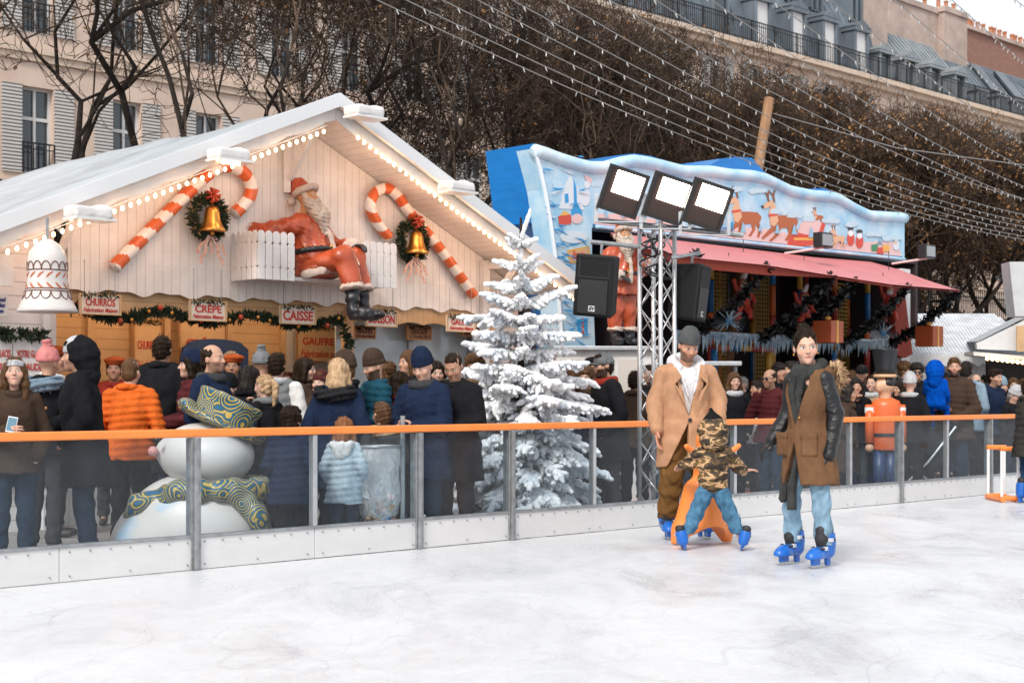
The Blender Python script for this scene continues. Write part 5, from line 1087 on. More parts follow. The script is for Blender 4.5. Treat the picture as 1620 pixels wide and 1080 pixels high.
g = SD(); g.chain(Pf, [.032]*14, .02).disp(wob(.010, 60, 3)); f_ = w.part('fur_trim', g, fur_m, .009, parent=o); w.fur(f_, fur_m, Pf, .035, 1500, .055)
for x, z in ((.02, 1.1), (.03, .95), (.05, .72)): MB().ball((x, -.150 if z > .8 else -.165, z), .008, 8, 6).build('snap_button', gold, w.t)
w.trousers(denim_l, (.095, .066, .066), .165, h=.0085, wb=.005)
gl_ = SD(); hand(gl_, w.J['LW'], V((.0, -.25, -1)), V((-.9, .3, 0)), .55, -1, 1.1); w.part('glove', gl_, leather, .0055)
gl_ = SD(); hand(gl_, w.J['RW'], V((-.35, -.35, -.5)), V((.2, .3, -.9)), .6, 1, 1.1); w.part('glove', gl_, leather, .0055)
skate(w, (-.15, .01, 0), 0); skate(w, (.14, -.02, 0), 2)
# toddler in camouflage jacket, seen from behind, pushing the orange aid
def camo():
    m = mat('camouflage', (.1, .07, .03), rough=.7, bump=.2, bs=30); n = m.node_tree.nodes; l = m.node_tree.links; c = n.new('ShaderNodeTexCoord'); mp = n.new('ShaderNodeMapping'); mp.inputs['Scale'].default_value = (.7, .7, 1.5)
    z = n.new('ShaderNodeTexNoise'); z.inputs['Scale'].default_value = 8.5; z.inputs['Detail'].default_value = 1.6; z.inputs['Distortion'].default_value = .9; r = n.new('ShaderNodeValToRGB'); r.color_ramp.interpolation = 'CONSTANT'
    e = r.color_ramp.elements; e[0].position = 0; e[0].color = (.022, .013, .007, 1); e[1].position = .43; e[1].color = (.10, .055, .016, 1)
    for p_, c_ in ((.505, (.045, .028, .012, 1)), (.545, (.50, .30, .15, 1)), (.64, (.13, .075, .02, 1))): x = e.new(p_); x.color = c_
    l.new(c.outputs['Object'], mp.inputs[0]); l.new(mp.outputs[0], z.inputs[0]); l.new(z.outputs['Fac'], r.inputs[0]); l.new(r.outputs[0], n['Principled BSDF'].inputs['Base Color']); return m
camo_m = camo()
PT = dict(LS=(.17, 0, 1.29), RS=(-.17, 0, 1.29), LE=(.33, -.10, 1.14), LW=(.40, -.26, 1.13), RE=(-.33, -.08, 1.12), RW=(-.42, -.22, 1.05), LK=(.235, -.03, .47), RK=(-.235, -.03, .47), LA=(.36, .02, .17), RA=(-.36, .02, .17), LH=(.1, 0, .78), RH=(-.1, 0, .78))
p0 = atY(1128, 640, 12.15); k = Person('toddler in camouflage jacket, jeans and blue skates seen from behind, legs wide apart', (p0.x, 12.15, 0), 176, 1.05, PT, head=(0, 5, 0), hoff=(0, 0, -.01), hs=1.38, lod=.008, tone=(.55, .33, .24))
k.hand('L', V((.3, -.9, -.2)), V((0, 0, -1)), .5).hand('R', V((-.8, -.5, .1)), V((0, 0, -1)), .3); k.body(); k.hair('short', 'brown')
g = SD(); g.ell((0, 0, 1.14), (.205, .165, .24)).ell((0, 0, .93), (.20, .165, .2), .06).cut((0, 0, -1), -.76, .02).cap((-.11, 0, 1.27), (.11, 0, 1.27), .10, None, .06)
for q in 'LR': g.chain([k.J[q+'S'], k.J[q+'E'], k.J[q+'W']], [.10, .09, .065], .03)
g.disp(lambda X, Y, Z: -.016*np.abs(np.sin(math.pi*(Z-.76)/.145))+.010).disp(wob(.006, 17, 2)); k.part('jacket', g, camo_m, .014)
g = SD(); g.ell((0, .03, 1.60), (.20, .185, .19)).ell((0, .08, 1.45), (.18, .14, .12), .05).sub((0, -.16, 1.6), (.13, .17, .17), .02).disp(lambda X, Y, Z: -.010*np.abs(np.sin(math.pi*(Z-1.4)/.12))).disp(wob(.006, 17, 4)); k.part('hood', g, camo_m, .014)
g = SD(); g.ell((0, .0, 1.70), (.145, .15, .12)).cap((0, 0, 1.74), (.03, .02, 1.88), .075, .025, .06); k.part('hat', g, cloth('black_knit', (.012, .012, .013)), .012)
k.trousers(denim_b, (.118, .10, .082), .22, h=.013, wb=.007)
skate(k, (.375, 0, .0), 10, (0, 14), 1.08, .008); skate(k, (-.375, 0, .0), -10, (0, -14), 1.08, .008)
# orange skating aid
g = SD(); g.chain([(0, 0, .78), (0, .0, .62), (0, .0, .35), (0, 0, .12)], [.075, .085, .13, .17], .08)
for q in (-1, 1): g.chain([(q*.10, -.02, .45), (q*.20, -.06, .12), (q*.235, -.08, .03)], [.09, .07, .045], .06).chain([(q*.05, .05, .66), (q*.14, .10, .74), (q*.24, .12, .82)], [.045, .032, .022], .04)
g.ell((0, .0, .86), (.085, .09, .09), .03).cap((0, -.08, .86), (0, -.14, .84), .03, .012, .02).sub((0, 0, -.02), (.17, .3, .20), .03).sub((0, -.28, .3), (.16, .18, .26), .05).cut((0, 0, -1), -.006, .004)
pa = atY(1116, 640, 12.62); a_ = sd_obj('skating_aid', g, .011, orange_p, None); a_.location = (pa.x, 12.58, 0.004); a_.rotation_euler = (0, 0, R(200)); tag(a_, 'orange plastic animal-shaped skating aid pushed by the toddler', 'skating aid')
# child at the right edge with the white and orange walker
olive = cloth('dark_olive_parka', (.035, .034, .030)); navy_t = cloth('navy_jeans', (.02, .045, .09), var=.3)
p0 = atY(1627, 640, 17.4); c = Person('child in dark padded parka and blue skates cut by the picture edge', (p0.x, 17.4, 0), 100, 1.42, dict(LW=(.12, -.3, .95), LE=(.2, -.12, 1.15), RW=(-.14, -.3, .95), RE=(-.24, -.1, 1.15), LA=(.1, .02, .17), RA=(-.1, .02, .17)), lod=.011, hs=1.1)
c.body(); c.hair('short', 'dark'); c.coat(olive, hem=.66, t=.05, flare=.03, puffer=.09); c.collar(olive); c.trousers(navy_t, bottom=.2); skate(c, (.1, 0, 0), 0, sc=1.15, h=.01); skate(c, (-.1, -.1, 0), 0, sc=1.15, h=.01)
wa = thing('skating_walker', 'low white tube walker with orange joints standing on the ice by the parka child', 'skating aid', atY(1592, 792, 17.7), 0)
b0 = atY(1590, 640, 17.7); ww = mat('white_tube', (.75, .75, .74), rough=.4); zt2 = .62
m_ = None
for dx in (-.07, .12):
    for dy in (0, .5): MB().tube([(b0.x+dx, 17.6+dy, .05), (b0.x+dx, 17.6+dy, zt2)], .018, 8).build('upright', ww, wa)
for dy in (0, .5):
    for z in (.045, zt2): MB().tube([(b0.x-.09, 17.6+dy, z), (b0.x+.14, 17.6+dy, z)], .028, 8).build('crossbar', orange_p, wa)
for dx in (-.07, .12): MB().tube([(b0.x+dx, 17.55, .03), (b0.x+dx, 18.15, .03)], .03, 8).build('runner', orange_p, wa)
# ================================================================== seated statue in red on the picket bench
red_s = mat('painted_red', (0.38, 0.065, 0.022), rough=.35, var=.2, vs=5, bump=.3, bs=7, coat=.15); furs = mat('painted_fur', (0.50, 0.40, 0.34), rough=.7, var=.15, vs=20, bump=.6, bs=60); blackp = mat('painted_black', (0.015, 0.017, 0.02), rough=.4, bump=.4, bs=12)
beardm = mat('painted_beard', (0.46, 0.38, 0.31), rough=.6, var=.25, vs=12, bump=1.0, bs=40, stretch=(2, 2, .7))
def red_figure(name, label, pos, rot, sc, seated=True):
    t = thing(name, label, 'statue', pos, 0); t.rotation_euler = (R(-9) if seated else 0, 0, rot); t.scale = (sc,)*3; WM[t.name] = Matrix.Identity(4)
    J = dict(LS=(.22, 0, .60), RS=(-.22, 0, .60))
    if seated: legs = {q: [(x*.11, .0, .08), (x*.14, -.46, .12), (x*.13, -.52, -.20), (x*.13, -.50, -.46)] for q, x in (('L', 1), ('R', -1))}; arms = {'R': [(-.24, .04, .56), (-.40, .28, .52), (-.46, .56, .62)], 'L': [(.24, .0, .56), (.33, -.14, .32), (.22, -.42, .28)]}
    else: legs = {q: [(x*.11, .0, .0), (x*.13, -.01, -.36), (x*.13, 0, -.62), (x*.13, .0, -.75)] for q, x in (('L', 1), ('R', -1))}; arms = {'R': [(-.24, .0, .56), (-.34, .0, .30), (-.20, -.24, .22)], 'L': [(.24, .0, .56), (.36, -.03, .34), (.42, -.22, .46)]}
    g = SD(); hm = Matrix.Translation((0, -.05, .92)) @ Euler((R(0), 0, R(4)), 'XYZ').to_matrix().to_4x4() @ Matrix.Scale(1.25, 4)
    P, Q = head_sd(False, (0, .04, -.16)).mesh(.008); c = face_col(P, (.50, .24, .11), lips=(.4, .1, .06), brow=(.5, .42, .36)); P = P @ np.array(hm.to_3x3()).T+np.array(hm.translation)
    b2 = SD(); b2.ell((0, 0, .3), (.18, .14, .26)).cap((0, 0, .5), (0, -.02, .7), .08, .07, .04); P2, Q2 = b2.mesh(.03); P, Q, c = joinm([(P, Q, c), (P2, Q2, np.tile(np.array([.5, .24, .11]), (len(P2), 1)))])
    link('body', npmesh('body', P, Q, c), skin_m, t, True)
    g = SD(); g.ell((0, .0, .36), (.27, .21, .30)).ell((0, -.06, .20), (.27, .23, .18), .08).cap((-.18, 0, .58), (.18, 0, .58), .13, None, .08)
    if seated: g.ell((0, -.05, .04), (.27, .25, .10), .05)
    else: g.fr(-.1, .15, (.30, .25), (.25, .21), k=.05)
    for q in 'LR': g.chain(arms[q], [.125, .115, .085], .03)
    g.disp(wob(.010, 12, 4)); g.disp(wob(.005, 30, 1)); sd_obj('jacket', g, .014, red_s, t)
    g = SD()
    for q in 'LR': g.chain(legs[q][:3], [.14, .135, .115], .04)
    g.disp(wob(.012, 12, 7)); sd_obj('trousers', g, .014, red_s, t)
    for q in 'LR':
        k, a = legs[q][2:4]; g = SD(); bt = a[2]-(.14 if seated else .14)
        g.cap((k[0], k[1], k[2]-.06), (a[0], a[1], bt+.06), .088, .072).chain([(a[0], a[1], bt+.05), (a[0], a[1]-.12, bt+.02), (a[0], a[1]-.2, bt+.01)], [.075, .068, .062], .04).disp(wob(.006, 22, 5)); sd_obj('boot', g, .012, blackp, t)
        g = SD(); n = 10; g.chain([a3(k[0]+.105*math.cos(x), k[1]+.105*math.sin(x), k[2]-.05) for x in np.linspace(0, 6.28, n+1)], [.035]*(n+1), .03).disp(wob(.006, 50, 2)); sd_obj('trouser_cuff', g, .012, furs, t)
        w = V(arms[q][2]); e = V(arms[q][1]); d = (w-e).normalized(); g = SD(); g.cap(w-d*.03, w+d*.035, .095, .095, .02).disp(wob(.007, 50, 3)); sd_obj('sleeve_cuff', g, .012, furs, t)
        g = SD(); hand(g, w+d*.05, d, V((0, 0, -1)), .8, 1 if q == 'R' else -1, 1.45); sd_obj('glove', g, .009, blackp, t)
    g = SD(); n = 20; g.chain([a3(.285*math.cos(x), -.03+.245*math.sin(x), .26) for x in np.linspace(0, 6.283, n+1)], [.032]*(n+1), .01); sd_obj('belt', g, .012, blackp, t)
    g = SD(); g.box((.0, -.285, .26), (.05, .015, .045), .01); o = sd_obj('buckle', g, .01, gold, t)
    g = SD(); g.chain([(.02, -.20, .56), (.02, -.27, .42), (.02, -.29, .26), (.02, -.28, .10)], [.03]*4, .02)
    if seated: g.chain([(-.27, -.02, -.02), (-.2, -.22, -.0), (0, -.30, .02), (.2, -.22, .0), (.27, -.02, -.02)], [.045]*5, .03)
    g.disp(wob(.007, 50, 3)); sd_obj('fur_trim', g, .012, furs, t)
    g = SD(); X = hm @ V((0, 0, 0)); g.chain([(X.x, X.y-.085, X.z-.11), (X.x, X.y-.13, X.z-.24), (X.x+.01, X.y-.16, X.z-.46)], [.075, .105, .045], .06)
    for q in (-1, 1): g.chain([(X.x+q*.095, X.y-.01, X.z+.02), (X.x+q*.095, X.y-.06, X.z-.10), (X.x+q*.06, X.y-.14, X.z-.26)], [.03, .05, .06], .05).cap((X.x, X.y-.14, X.z-.055), (X.x+q*.07, X.y-.125, X.z-.10), .022, .016, .02)
    g.sub((X.x, X.y-.17, X.z-.082), (.024, .05, .010), .01).disp(lambda X_, Y_, Z_: .006*np.sin(X_*120+3*np.sin(Z_*22))).disp(wob(.004, 60, 8)); sd_obj('beard', g, .010, beardm, t)
    g = SD(); g.cap((X.x, X.y+.02, X.z+.06), (X.x-.02, X.y+.07, X.z+.16), .125, .085).cap((X.x-.02, X.y+.1, X.z+.14), (X.x-.06, X.y+.17, X.z+.0), .07, .04, .05).disp(wob(.006, 25, 2)); g.cut((0, -.35, -1), -(X.z+.05), .01); sd_obj('hat', g, .012, red_s, t)
    g = SD(); n = 16; g.chain([a3(X.x+.118*math.cos(a), X.y+.01+.128*math.sin(a), X.z+.075+.03*math.sin(-a)) for a in np.linspace(0, 6.283, n+1)], [.032]*(n+1), .02).ell((X.x-.06, X.y+.18, X.z-.03), (.05, .05, .05)).disp(wob(.007, 50, 3)); sd_obj('hat_trim', g, .012, furs, t)
    return t
pz = atv(497, 436, VW-.30); red_figure('seated_statue', 'bearded statue in a red fur-trimmed suit seated on the picket bench of the gable', (pz.x, pz.y, SEATZ+.05), R(70), .99)
hb = atv(560, 408, VW-.75); o = MB().lathe(hb-V((0, 0, .09)), [(.075, 0), (.07, .02), (.05, .07), (.035, .10), (.01, .12), (.012, .16)], 14).build('hand_bell', mat('silver_bell', (.6, .55, .5), metal=.9, rough=.25), None, True, loc=hb); tag(o, 'small silver hand bell held under the glove of the seated statue', 'bell')
ps = atY(985, 540, 19.4); red_figure('standing_statue', 'bearded statue in a red suit standing on the ride counter behind the loudspeaker', (ps.x, ps.y, atY(985, 545, 19.4).z+.93*.76), R(20), .76, False)
# ================================================================== painted snowman by the barrier
snowp = mat('painted_snow', (0.66, 0.63, 0.61), rough=.4, bump=.2, bs=8); n_ = snowp.node_tree.nodes; l_ = snowp.node_tree.links
c_ = n_.new('ShaderNodeTexCoord'); z_ = n_.new('ShaderNodeTexNoise'); z_.inputs['Scale'].default_value = 2.6; z_.inputs['Detail'].default_value = 2; z_.inputs['Distortion'].default_value = .8
r_ = n_.new('ShaderNodeValToRGB'); r_.color_ramp.elements[0].position = .28; r_.color_ramp.elements[0].color = (.35, .52, .68, 1); r_.color_ramp.elements[1].position = .40; r_.color_ramp.elements[1].color = (.64, .60, .57, 1); l_.new(c_.outputs['Object'], z_.inputs[0]); l_.new(z_.outputs['Fac'], r_.inputs[0]); l_.new(r_.outputs[0], n_['Principled BSDF'].inputs['Base Color'])
def swirl_mat():
    m = mat('swirl_paint', (.1, .3, .4), rough=.4); n = m.node_tree.nodes; l = m.node_tree.links; c = n.new('ShaderNodeTexCoord'); v = n.new('ShaderNodeTexVoronoi'); v.inputs['Scale'].default_value = 5.6; v.inputs['Randomness'].default_value = .9
    z = n.new('ShaderNodeTexNoise'); z.inputs['Scale'].default_value = 3; mxv = n.new('ShaderNodeMixRGB'); mxv.inputs[0].default_value = .12; l.new(c.outputs['Object'], z.inputs[0]); l.new(c.outputs['Object'], mxv.inputs[1]); l.new(z.outputs['Color'], mxv.inputs[2]); l.new(mxv.outputs[0], v.inputs['Vector'])
    mu = n.new('ShaderNodeMath'); mu.operation = 'MULTIPLY'; mu.inputs[1].default_value = 60; l.new(v.outputs['Distance'], mu.inputs[0]); si = n.new('ShaderNodeMath'); si.operation = 'SINE'; l.new(mu.outputs[0], si.inputs[0])
    r = n.new('ShaderNodeValToRGB'); e = r.color_ramp.elements; e[0].position = .0; e[0].color = (.01, .12, .25, 1); e[1].position = .95; e[1].color = (.52, .36, .09, 1); x = e.new(.35); x.color = (.02, .07, .09, 1); x = e.new(.62); x.color = (.10, .12, .05, 1); x = e.new(.80); x.color = (.36, .27, .08, 1)
    ma = n.new('ShaderNodeMath'); ma.operation = 'MULTIPLY_ADD'; ma.inputs[1].default_value = .5; ma.inputs[2].default_value = .5; l.new(si.outputs[0], ma.inputs[0]); l.new(ma.outputs[0], r.inputs[0]); l.new(r.outputs[0], n['Principled BSDF'].inputs['Base Color']); return m
swirl = swirl_mat()
YS = 12.45; KS = 1.1; cs = atY(325, 640, YS); S_ = YS/2400.0
def sp(px, py, dy=0.0): q = atY(px, py, YS); return (q.x-cs.x, dy, q.z)
sn = thing('snowman_statue', 'painted snowman statue with tilted swirl-patterned hat and scarf behind the barrier', 'statue', (cs.x, YS, 0), 0); WM[sn.name] = Matrix.Identity(4)
g = SD(); a = sp(312, 835); g.ell(a, (.60, .45, .46)).ell((a[0]-.33, -.05, a[2]-.1), (.36, .33, .28), .1).cut((0, 0, -1), .12, .01)
b = sp(322, 718); g2 = SD(); g2.ell(b, (.37, .34, .26)).ell((b[0]-.30, -.1, b[2]+.03), (.06, .06, .07), .06).ell((b[0]+.11, 0, b[2]-.02), (.29, .33, .22), .1); P1, Q1 = g.mesh(.022); P2, Q2 = g2.mesh(.016)
P, Q, c = joinm([(P1, Q1, np.zeros((len(P1), 3))), (P2, Q2, np.zeros((len(P2), 3)))]); link('body', npmesh('body', P, Q), snowp, sn, True)
g = SD(); cc = sp(330, 772); g.chain([a3(cc[0]+.44*math.cos(t), .35*math.sin(t), cc[2]-.05*math.cos(t)*0+(-.12 if math.cos(t) < -.5 else 0)) for t in np.linspace(0, 6.283, 17)], [.085]*17, .05).chain([(cc[0]+.28, -.28, cc[2]), sp(415, 812, -.30), sp(432, 858, -.24)], [.09, .085, .07], .05).chain([(cc[0]-.3, -.2, cc[2]-.05), sp(232, 792, -.28), sp(214, 812, -.2)], [.09, .07, .06], .05).disp(wob(.008, 14, 3)); sd_obj('scarf', g, .014, swirl, sn)
hx = sp(350, 668); Mh = Matrix.Translation((hx[0], 0, hx[2])) @ Euler((R(-8), R(24), 0), 'XYZ').to_matrix().to_4x4() @ Matrix.Scale(.98, 4)
g = SD(); g.fr(-.005, .21, (.25, .235), (.275, .255), k=.02).ell((0, 0, .195), (.27, .25, .03), .03); g.disp(wob(.006, 9, 2)); o = sd_obj('hat', g, .013, swirl, sn, None, Mh)
g = SD(); g.ell((0, 0, -.02), (.36, .32, .045)).ell((-.30, 0, .02), (.07, .2, .05), .06).ell((.31, 0, .04), (.08, .2, .05), .06).disp(wob(.008, 9, 5)); sd_obj('hat_brim', g, .013, swirl, o, None, Mh)
q = sp(262, 694, -.30); MB().ball(q, .025, 10, 8).build('eye', blackp, sn, True); q = sp(252, 712, -.22); MB().ball(q, .042, 12, 8).build('nose', mat('pink_nose', (.65, .28, .25), rough=.4), sn, True)
# ================================================================== snow-covered fir
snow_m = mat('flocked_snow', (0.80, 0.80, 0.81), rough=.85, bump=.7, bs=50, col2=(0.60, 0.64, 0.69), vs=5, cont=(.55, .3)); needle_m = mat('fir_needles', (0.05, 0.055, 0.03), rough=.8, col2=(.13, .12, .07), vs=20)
def blob_mesh(name, A, B, r0, r1, n, m, parent):
    A, B = np.array(A), np.array(B); r0, r1 = np.array(r0), np.array(r1); D = B-A; L = np.linalg.norm(D, axis=1)[:, None]; D /= L+1e-9; X = np.cross(D, np.where(np.abs(D[:, 2:3]) < .9, np.array([[0, 0, 1.]]), np.array([[1., 0, 0]]))); X /= np.linalg.norm(X, axis=1)[:, None]; Y_ = np.cross(D, X); q = np.random.RandomState(1); vs = []
    for P, o, r in ((A, -1, r0*.3), (A, -.55, r0*.85), (A+D*L*.5, 0, (r0+r1)*.58), (B, .55, r1*.85), (B, 1, r1*.3)):
        R0 = r0 if o < 0 else r1; c = P+D*(R0*o)[:, None]
        for j in range(n): t = 2*math.pi*j/n; vs.append(c+(X*math.cos(t)+Y_*math.sin(t))*(r*q.uniform(.75, 1.2, len(r)))[:, None])
    vs = np.stack(vs, 1).reshape(-1, 3); base = np.arange(len(A))[:, None]*5*n
    fs = np.concatenate([base+np.array([[k*n+j, k*n+(j+1) % n, (k+1)*n+(j+1) % n, (k+1)*n+j]]) for k in range(4) for j in range(n)]); return link(name, npmesh(name, vs, fs), m, parent, True)
def snow_fir(label, pos, H_, Rb, n_wh, seed, tint=snow_m, dens=1.0):
    t = thing('snowy_fir', label, 'tree', pos, 0); WM[t.name] = Matrix.Identity(4); rg = random.Random(seed); npr = np.random.RandomState(seed)
    wood = MB(); wood.tube([(0, 0, 0), (0, 0, H_*.5), (0, 0, H_*.97)], [.06, .035, .012], 8); wood.build('trunk', bark, t); A = []; B = []; r0 = []; r1 = []; nd = MB()
    def spray(p, d, L, r):           # snow-laden shoot: tapered lumpy chain
        q = p; k = max(2, int(L/.035)); 
        for i in range(k):
            d = (d+V((rg.gauss(0, .13), rg.gauss(0, .13), rg.gauss(-.03, .09)))).normalized(); q2 = q+d*(L/k); f = math.sin(math.pi*min(1, (i+.9)/(k+.4)))**.5
            A.append(tuple(q)); B.append(tuple(q2)); r0.append(r*f*rg.uniform(.75, 1.25)+.004); r1.append(r*f*rg.uniform(.75, 1.25)+.004)
            if rg.random() < .8:
                for _ in range(3): e = V((rg.gauss(0, 1), rg.gauss(0, 1), rg.gauss(-.6, .6))).normalized(); x, y = basis(e); w = .008; nd.add([q-x*w, q+x*w, q+e*(r+.045)], [(0, 1, 2)])
            q = q2
    z = .12*H_/3; w_ = 0
    while z < H_*.93:
        f = 1-z/(H_*.97); R_ = Rb*float(np.interp(z/H_, [0, .12, .3, .45, .56, .66, .76, .86, .95], [1.05, 1.0, .88, .9, .70, .56, .34, .20, .04]))*(1+.14*math.sin(z*7+seed)); nb = int((4+7*f)*dens)
        for i in range(nb):
            a = w_*1.1+2*math.pi*(i+rg.uniform(-.3, .3))/nb; L = R_*rg.choice((.6, .75, .9, 1.0, 1.02, 1.12)); d0 = V((math.cos(a), math.sin(a), .42-.25*f+rg.uniform(-.12, .12))); p = V((0, 0, z)); k = 7
            P = []
            for j in range(k+1): s_ = j/k; P.append(p+V((d0.x, d0.y, 0))*L*s_+V((0, 0, L*(d0.z*s_-.42*f*s_*s_))))
            for j in range(k):
                A.append(tuple(P[j])); B.append(tuple(P[j+1])); r0.append(.016+.012*f); r1.append(.016+.010*f)
                if j > 0:
                    for sd_ in (-1, 1):
                        for rep in range(3 if f > .35 and j > 2 else 2):
                            q = P[j].lerp(P[j+1], rg.random()); dd = (V((d0.x, d0.y, 0))*.75+V((-d0.y, d0.x, 0))*sd_*rg.uniform(.4, 1)+V((0, 0, rg.uniform(-.75, -.05)))).normalized(); spray(q, dd, L*.27*(1.25-j/k)*rg.uniform(.6, 1.3)+.03, .019+.009*f)
                    if rg.random() < .35: spray(P[j], V((rg.gauss(0, .3), rg.gauss(0, .3), -1)).normalized(), L*.2, .026)
            spray(P[-1], (P[-1]-P[-2]).normalized(), .09+.06*f, .024+.01*f)
        z += (.10+.05*(f < .5)+.05*(f < .25))*(H_/3); w_ += 1
    A.append((0, 0, H_*.72)); B.append((0, 0, H_*.9)); r0.append(.03); r1.append(.024); spray(V((0, 0, H_*.9)), V((0, 0, 1)), H_*.10, .022)
    blob_mesh('snow', A, B, r0, r1, 7, tint, t); nd.build('needles', needle_m, t); return t
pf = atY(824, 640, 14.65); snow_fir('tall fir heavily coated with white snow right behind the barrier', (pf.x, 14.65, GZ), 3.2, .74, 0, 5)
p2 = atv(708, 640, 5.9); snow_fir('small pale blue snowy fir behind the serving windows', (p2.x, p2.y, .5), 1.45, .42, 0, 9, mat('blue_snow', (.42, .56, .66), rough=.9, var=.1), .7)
# ================================================================== hanging clear refuse bag, small things at the barrier
bagm = bpy.data.materials.new('clear_bag'); bagm.use_nodes = True; nb_ = bagm.node_tree.nodes; lb_ = bagm.node_tree.links; bs_ = nb_['Principled BSDF']; bs_.inputs['Base Color'].default_value = (.8, .8, .8, 1); bs_.inputs['Alpha'].default_value = .42; bs_.inputs['Roughness'].default_value = .15
z_ = nb_.new('ShaderNodeTexNoise'); z_.inputs['Scale'].default_value = 7; bp_ = nb_.new('ShaderNodeBump'); bp_.inputs['Strength'].default_value = 1; bp_.inputs['Distance'].default_value = .05; lb_.new(z_.outputs['Fac'], bp_.inputs['Height']); lb_.new(bp_.outputs[0], bs_.inputs['Normal'])
YB = 12.3; c = atY(600, 640, YB); t = thing('refuse_bag', 'clear plastic refuse bag on a hoop, half full of wrappers and bottles', 'refuse bag', (c.x, YB, GZ), 0); WM[t.name] = Matrix.Identity(4)
zt_, zb_ = atY(600, 706, YB).z-GZ, atY(600, 832, YB).z-GZ
m_ = MB(); rows = []
for i in range(13):
    z = zt_+(zb_-zt_)*i/12; f = .165+.01*math.sin(i*1.1) if i < 11 else .165*(1-(i-10)*.28); rows.append([V((f*math.cos(a)*(1+.06*math.sin(5*a+i*.4)), f*.8*math.sin(a)*(1+.06*math.sin(4*a+i)), z)) for a in np.linspace(0, 2*math.pi, 33)])
m_.sheet(rows); m_.build('bag', bagm, t, True)
MB().tube([(.172*math.cos(a), .14*math.sin(a), zt_) for a in np.linspace(0, 2*math.pi, 25)], .012, 6).build('hoop', steel, t); MB().tube([(.19, 0, 0), (.19, 0, zt_+.25)], .02, 8).build('stand_pole', steel, t)
rg = random.Random(4); wr = [mat('wrapper_'+n, c, rough=.4) for n, c in (('white', (.7, .68, .66)), ('red', (.5, .08, .05)), ('brown', (.3, .18, .1)), ('blue', (.02, .2, .5)), ('pink', (.7, .4, .36)))]
for i in range(34):
    x, y, z = rg.uniform(-.12, .12), rg.uniform(-.09, .09), zb_+.02+rg.random()**1.3*.24; g = MB(Matrix.Translation((x, y, z)) @ Euler((rg.random()*6, rg.random()*6, rg.random()*6)).to_matrix().to_4x4())
    if i % 6 == 0: g.lathe((0, 0, -.06), [(.022, 0), (.026, .03), (.026, .08), (.010, .11), (.011, .13)], 10); nm = 'bottle'
    else: s_ = rg.uniform(.02, .045); g.add([(-s_, -s_, 0), (s_, -s_*.8, .01), (s_*.7, s_, -.015), (-s_*.9, s_*.8, .02), (0, 0, s_*.8), (.01, 0, -s_*.6)], [(0, 1, 4), (1, 2, 4), (2, 3, 4), (3, 0, 4), (1, 0, 5), (2, 1, 5), (3, 2, 5), (0, 3, 5)]); nm = 'crumpled_wrapper'
    g.build(nm, wr[rg.randrange(5)], t, nm == 'bottle')
# ================================================================== blue inflatable ride with awning
VR = 5.5
infl = mat('blue_inflatable', (0.0, 0.17, 0.50), rough=.35, var=.10, vs=2, bump=.5, bs=5, stretch=(1, 1, 3)); art = mat('printed_banner', (0.26, 0.52, 0.72), rough=.45, col2=(0.62, 0.74, 0.80), vs=1.6, bump=.4, bs=4)
rd = thing('inflatable_ride', 'blue inflatable play ride with painted reindeer banner, dark netted inside and pink awning', 'ride', W(cu(1150, VR), VR, GZ), ANG)
TOP = [(845, 235), (862, 240), (880, 247), (905, 255), (932, 262), (955, 262), (978, 255), (1000, 251), (1022, 254), (1045, 259), (1080, 268), (1123, 268), (1155, 273), (1190, 275), (1211, 280), (1250, 299), (1285, 306), (1306, 307), (1324, 310), (1352, 327), (1375, 338), (1398, 339), (1431, 341)]
def ztop(px):
    for (x0, y0), (x1, y1) in zip(TOP, TOP[1:]):
        if x0 <= px <= x1: return y0+(y1-y0)*(px-x0)/(x1-x0)
    return TOP[-1][1]
def ybot(px): return 360+(px-935)*(412-360)/(1430-935)
front = [(845+586*i/90) for i in range(91)]
rows = [[], [], []]
m_ = MB(); pts = [atv(x, ztop(x), VR) for x in front]+[atv(x, ybot(x), VR) for x in front[::-1] if x > 936]+[atv(936, 360, VR), atv(938, 460, VR), atv(942, 560, VR), atv(946, 690, VR), atv(893, 690, VR), atv(888, 560, VR), atv(878, 410, VR), atv(862, 300, VR)]
m_.prism(pts, ND*.35); m_.build('printed_front', art, rd)
MB().tube([atv(x, ztop(x)+4, VR+.02) for x in front], .10, 10).build('puffed_edge', art, rd, True); MB().tube([atv(x, ybot(x)-2, VR-.02) for x in front if x > 938], .03, 8).build('puffed_edge', art, rd, True)
bmp = [(790, 238), (845, 226), (880, 240), (932, 256), (955, 252), (975, 245), (1003, 242), (1030, 246), (1060, 256), (1100, 264), (1123, 260), (1141, 250), (1165, 247), (1190, 249), (1211, 273), (1250, 296), (1268, 299), (1290, 297), (1306, 297), (1324, 304), (1352, 325), (1366, 334), (1382, 332), (1398, 333), (1428, 338)]
m_ = MB(); m_.prism([atv(x, y+1, VR+.36) for x, y in bmp[1:]]+[atv(1428, 400, VR+.36), atv(860, 350, VR+.36)], ND*1.0); m_.build('blue_back', infl, rd)
L_ = [(780, 247), (786, 275), (795, 310), (806, 350), (818, 395), (832, 450), (846, 520), (852, 600), (855, 690)]; R__ = [(845, 235), (855, 268), (863, 305), (871, 350), (878, 400), (884, 470), (889, 540), (892, 600), (893, 690)]
m_ = MB(); m_.sheet([[atv(a[0]+(b[0]-a[0])*t, a[1]+(b[1]-a[1])*t, VR-.003+1.9*(1-t)) for t in np.linspace(0, 1, 5)] for a, b in zip(L_, R__)]); m_.sheet([[atv(a[0], a[1], VR+1.9), atv(a[0]+30, a[1]+4, VR+2.0)] for a in L_]); m_.build('blue_side', infl, rd, True)
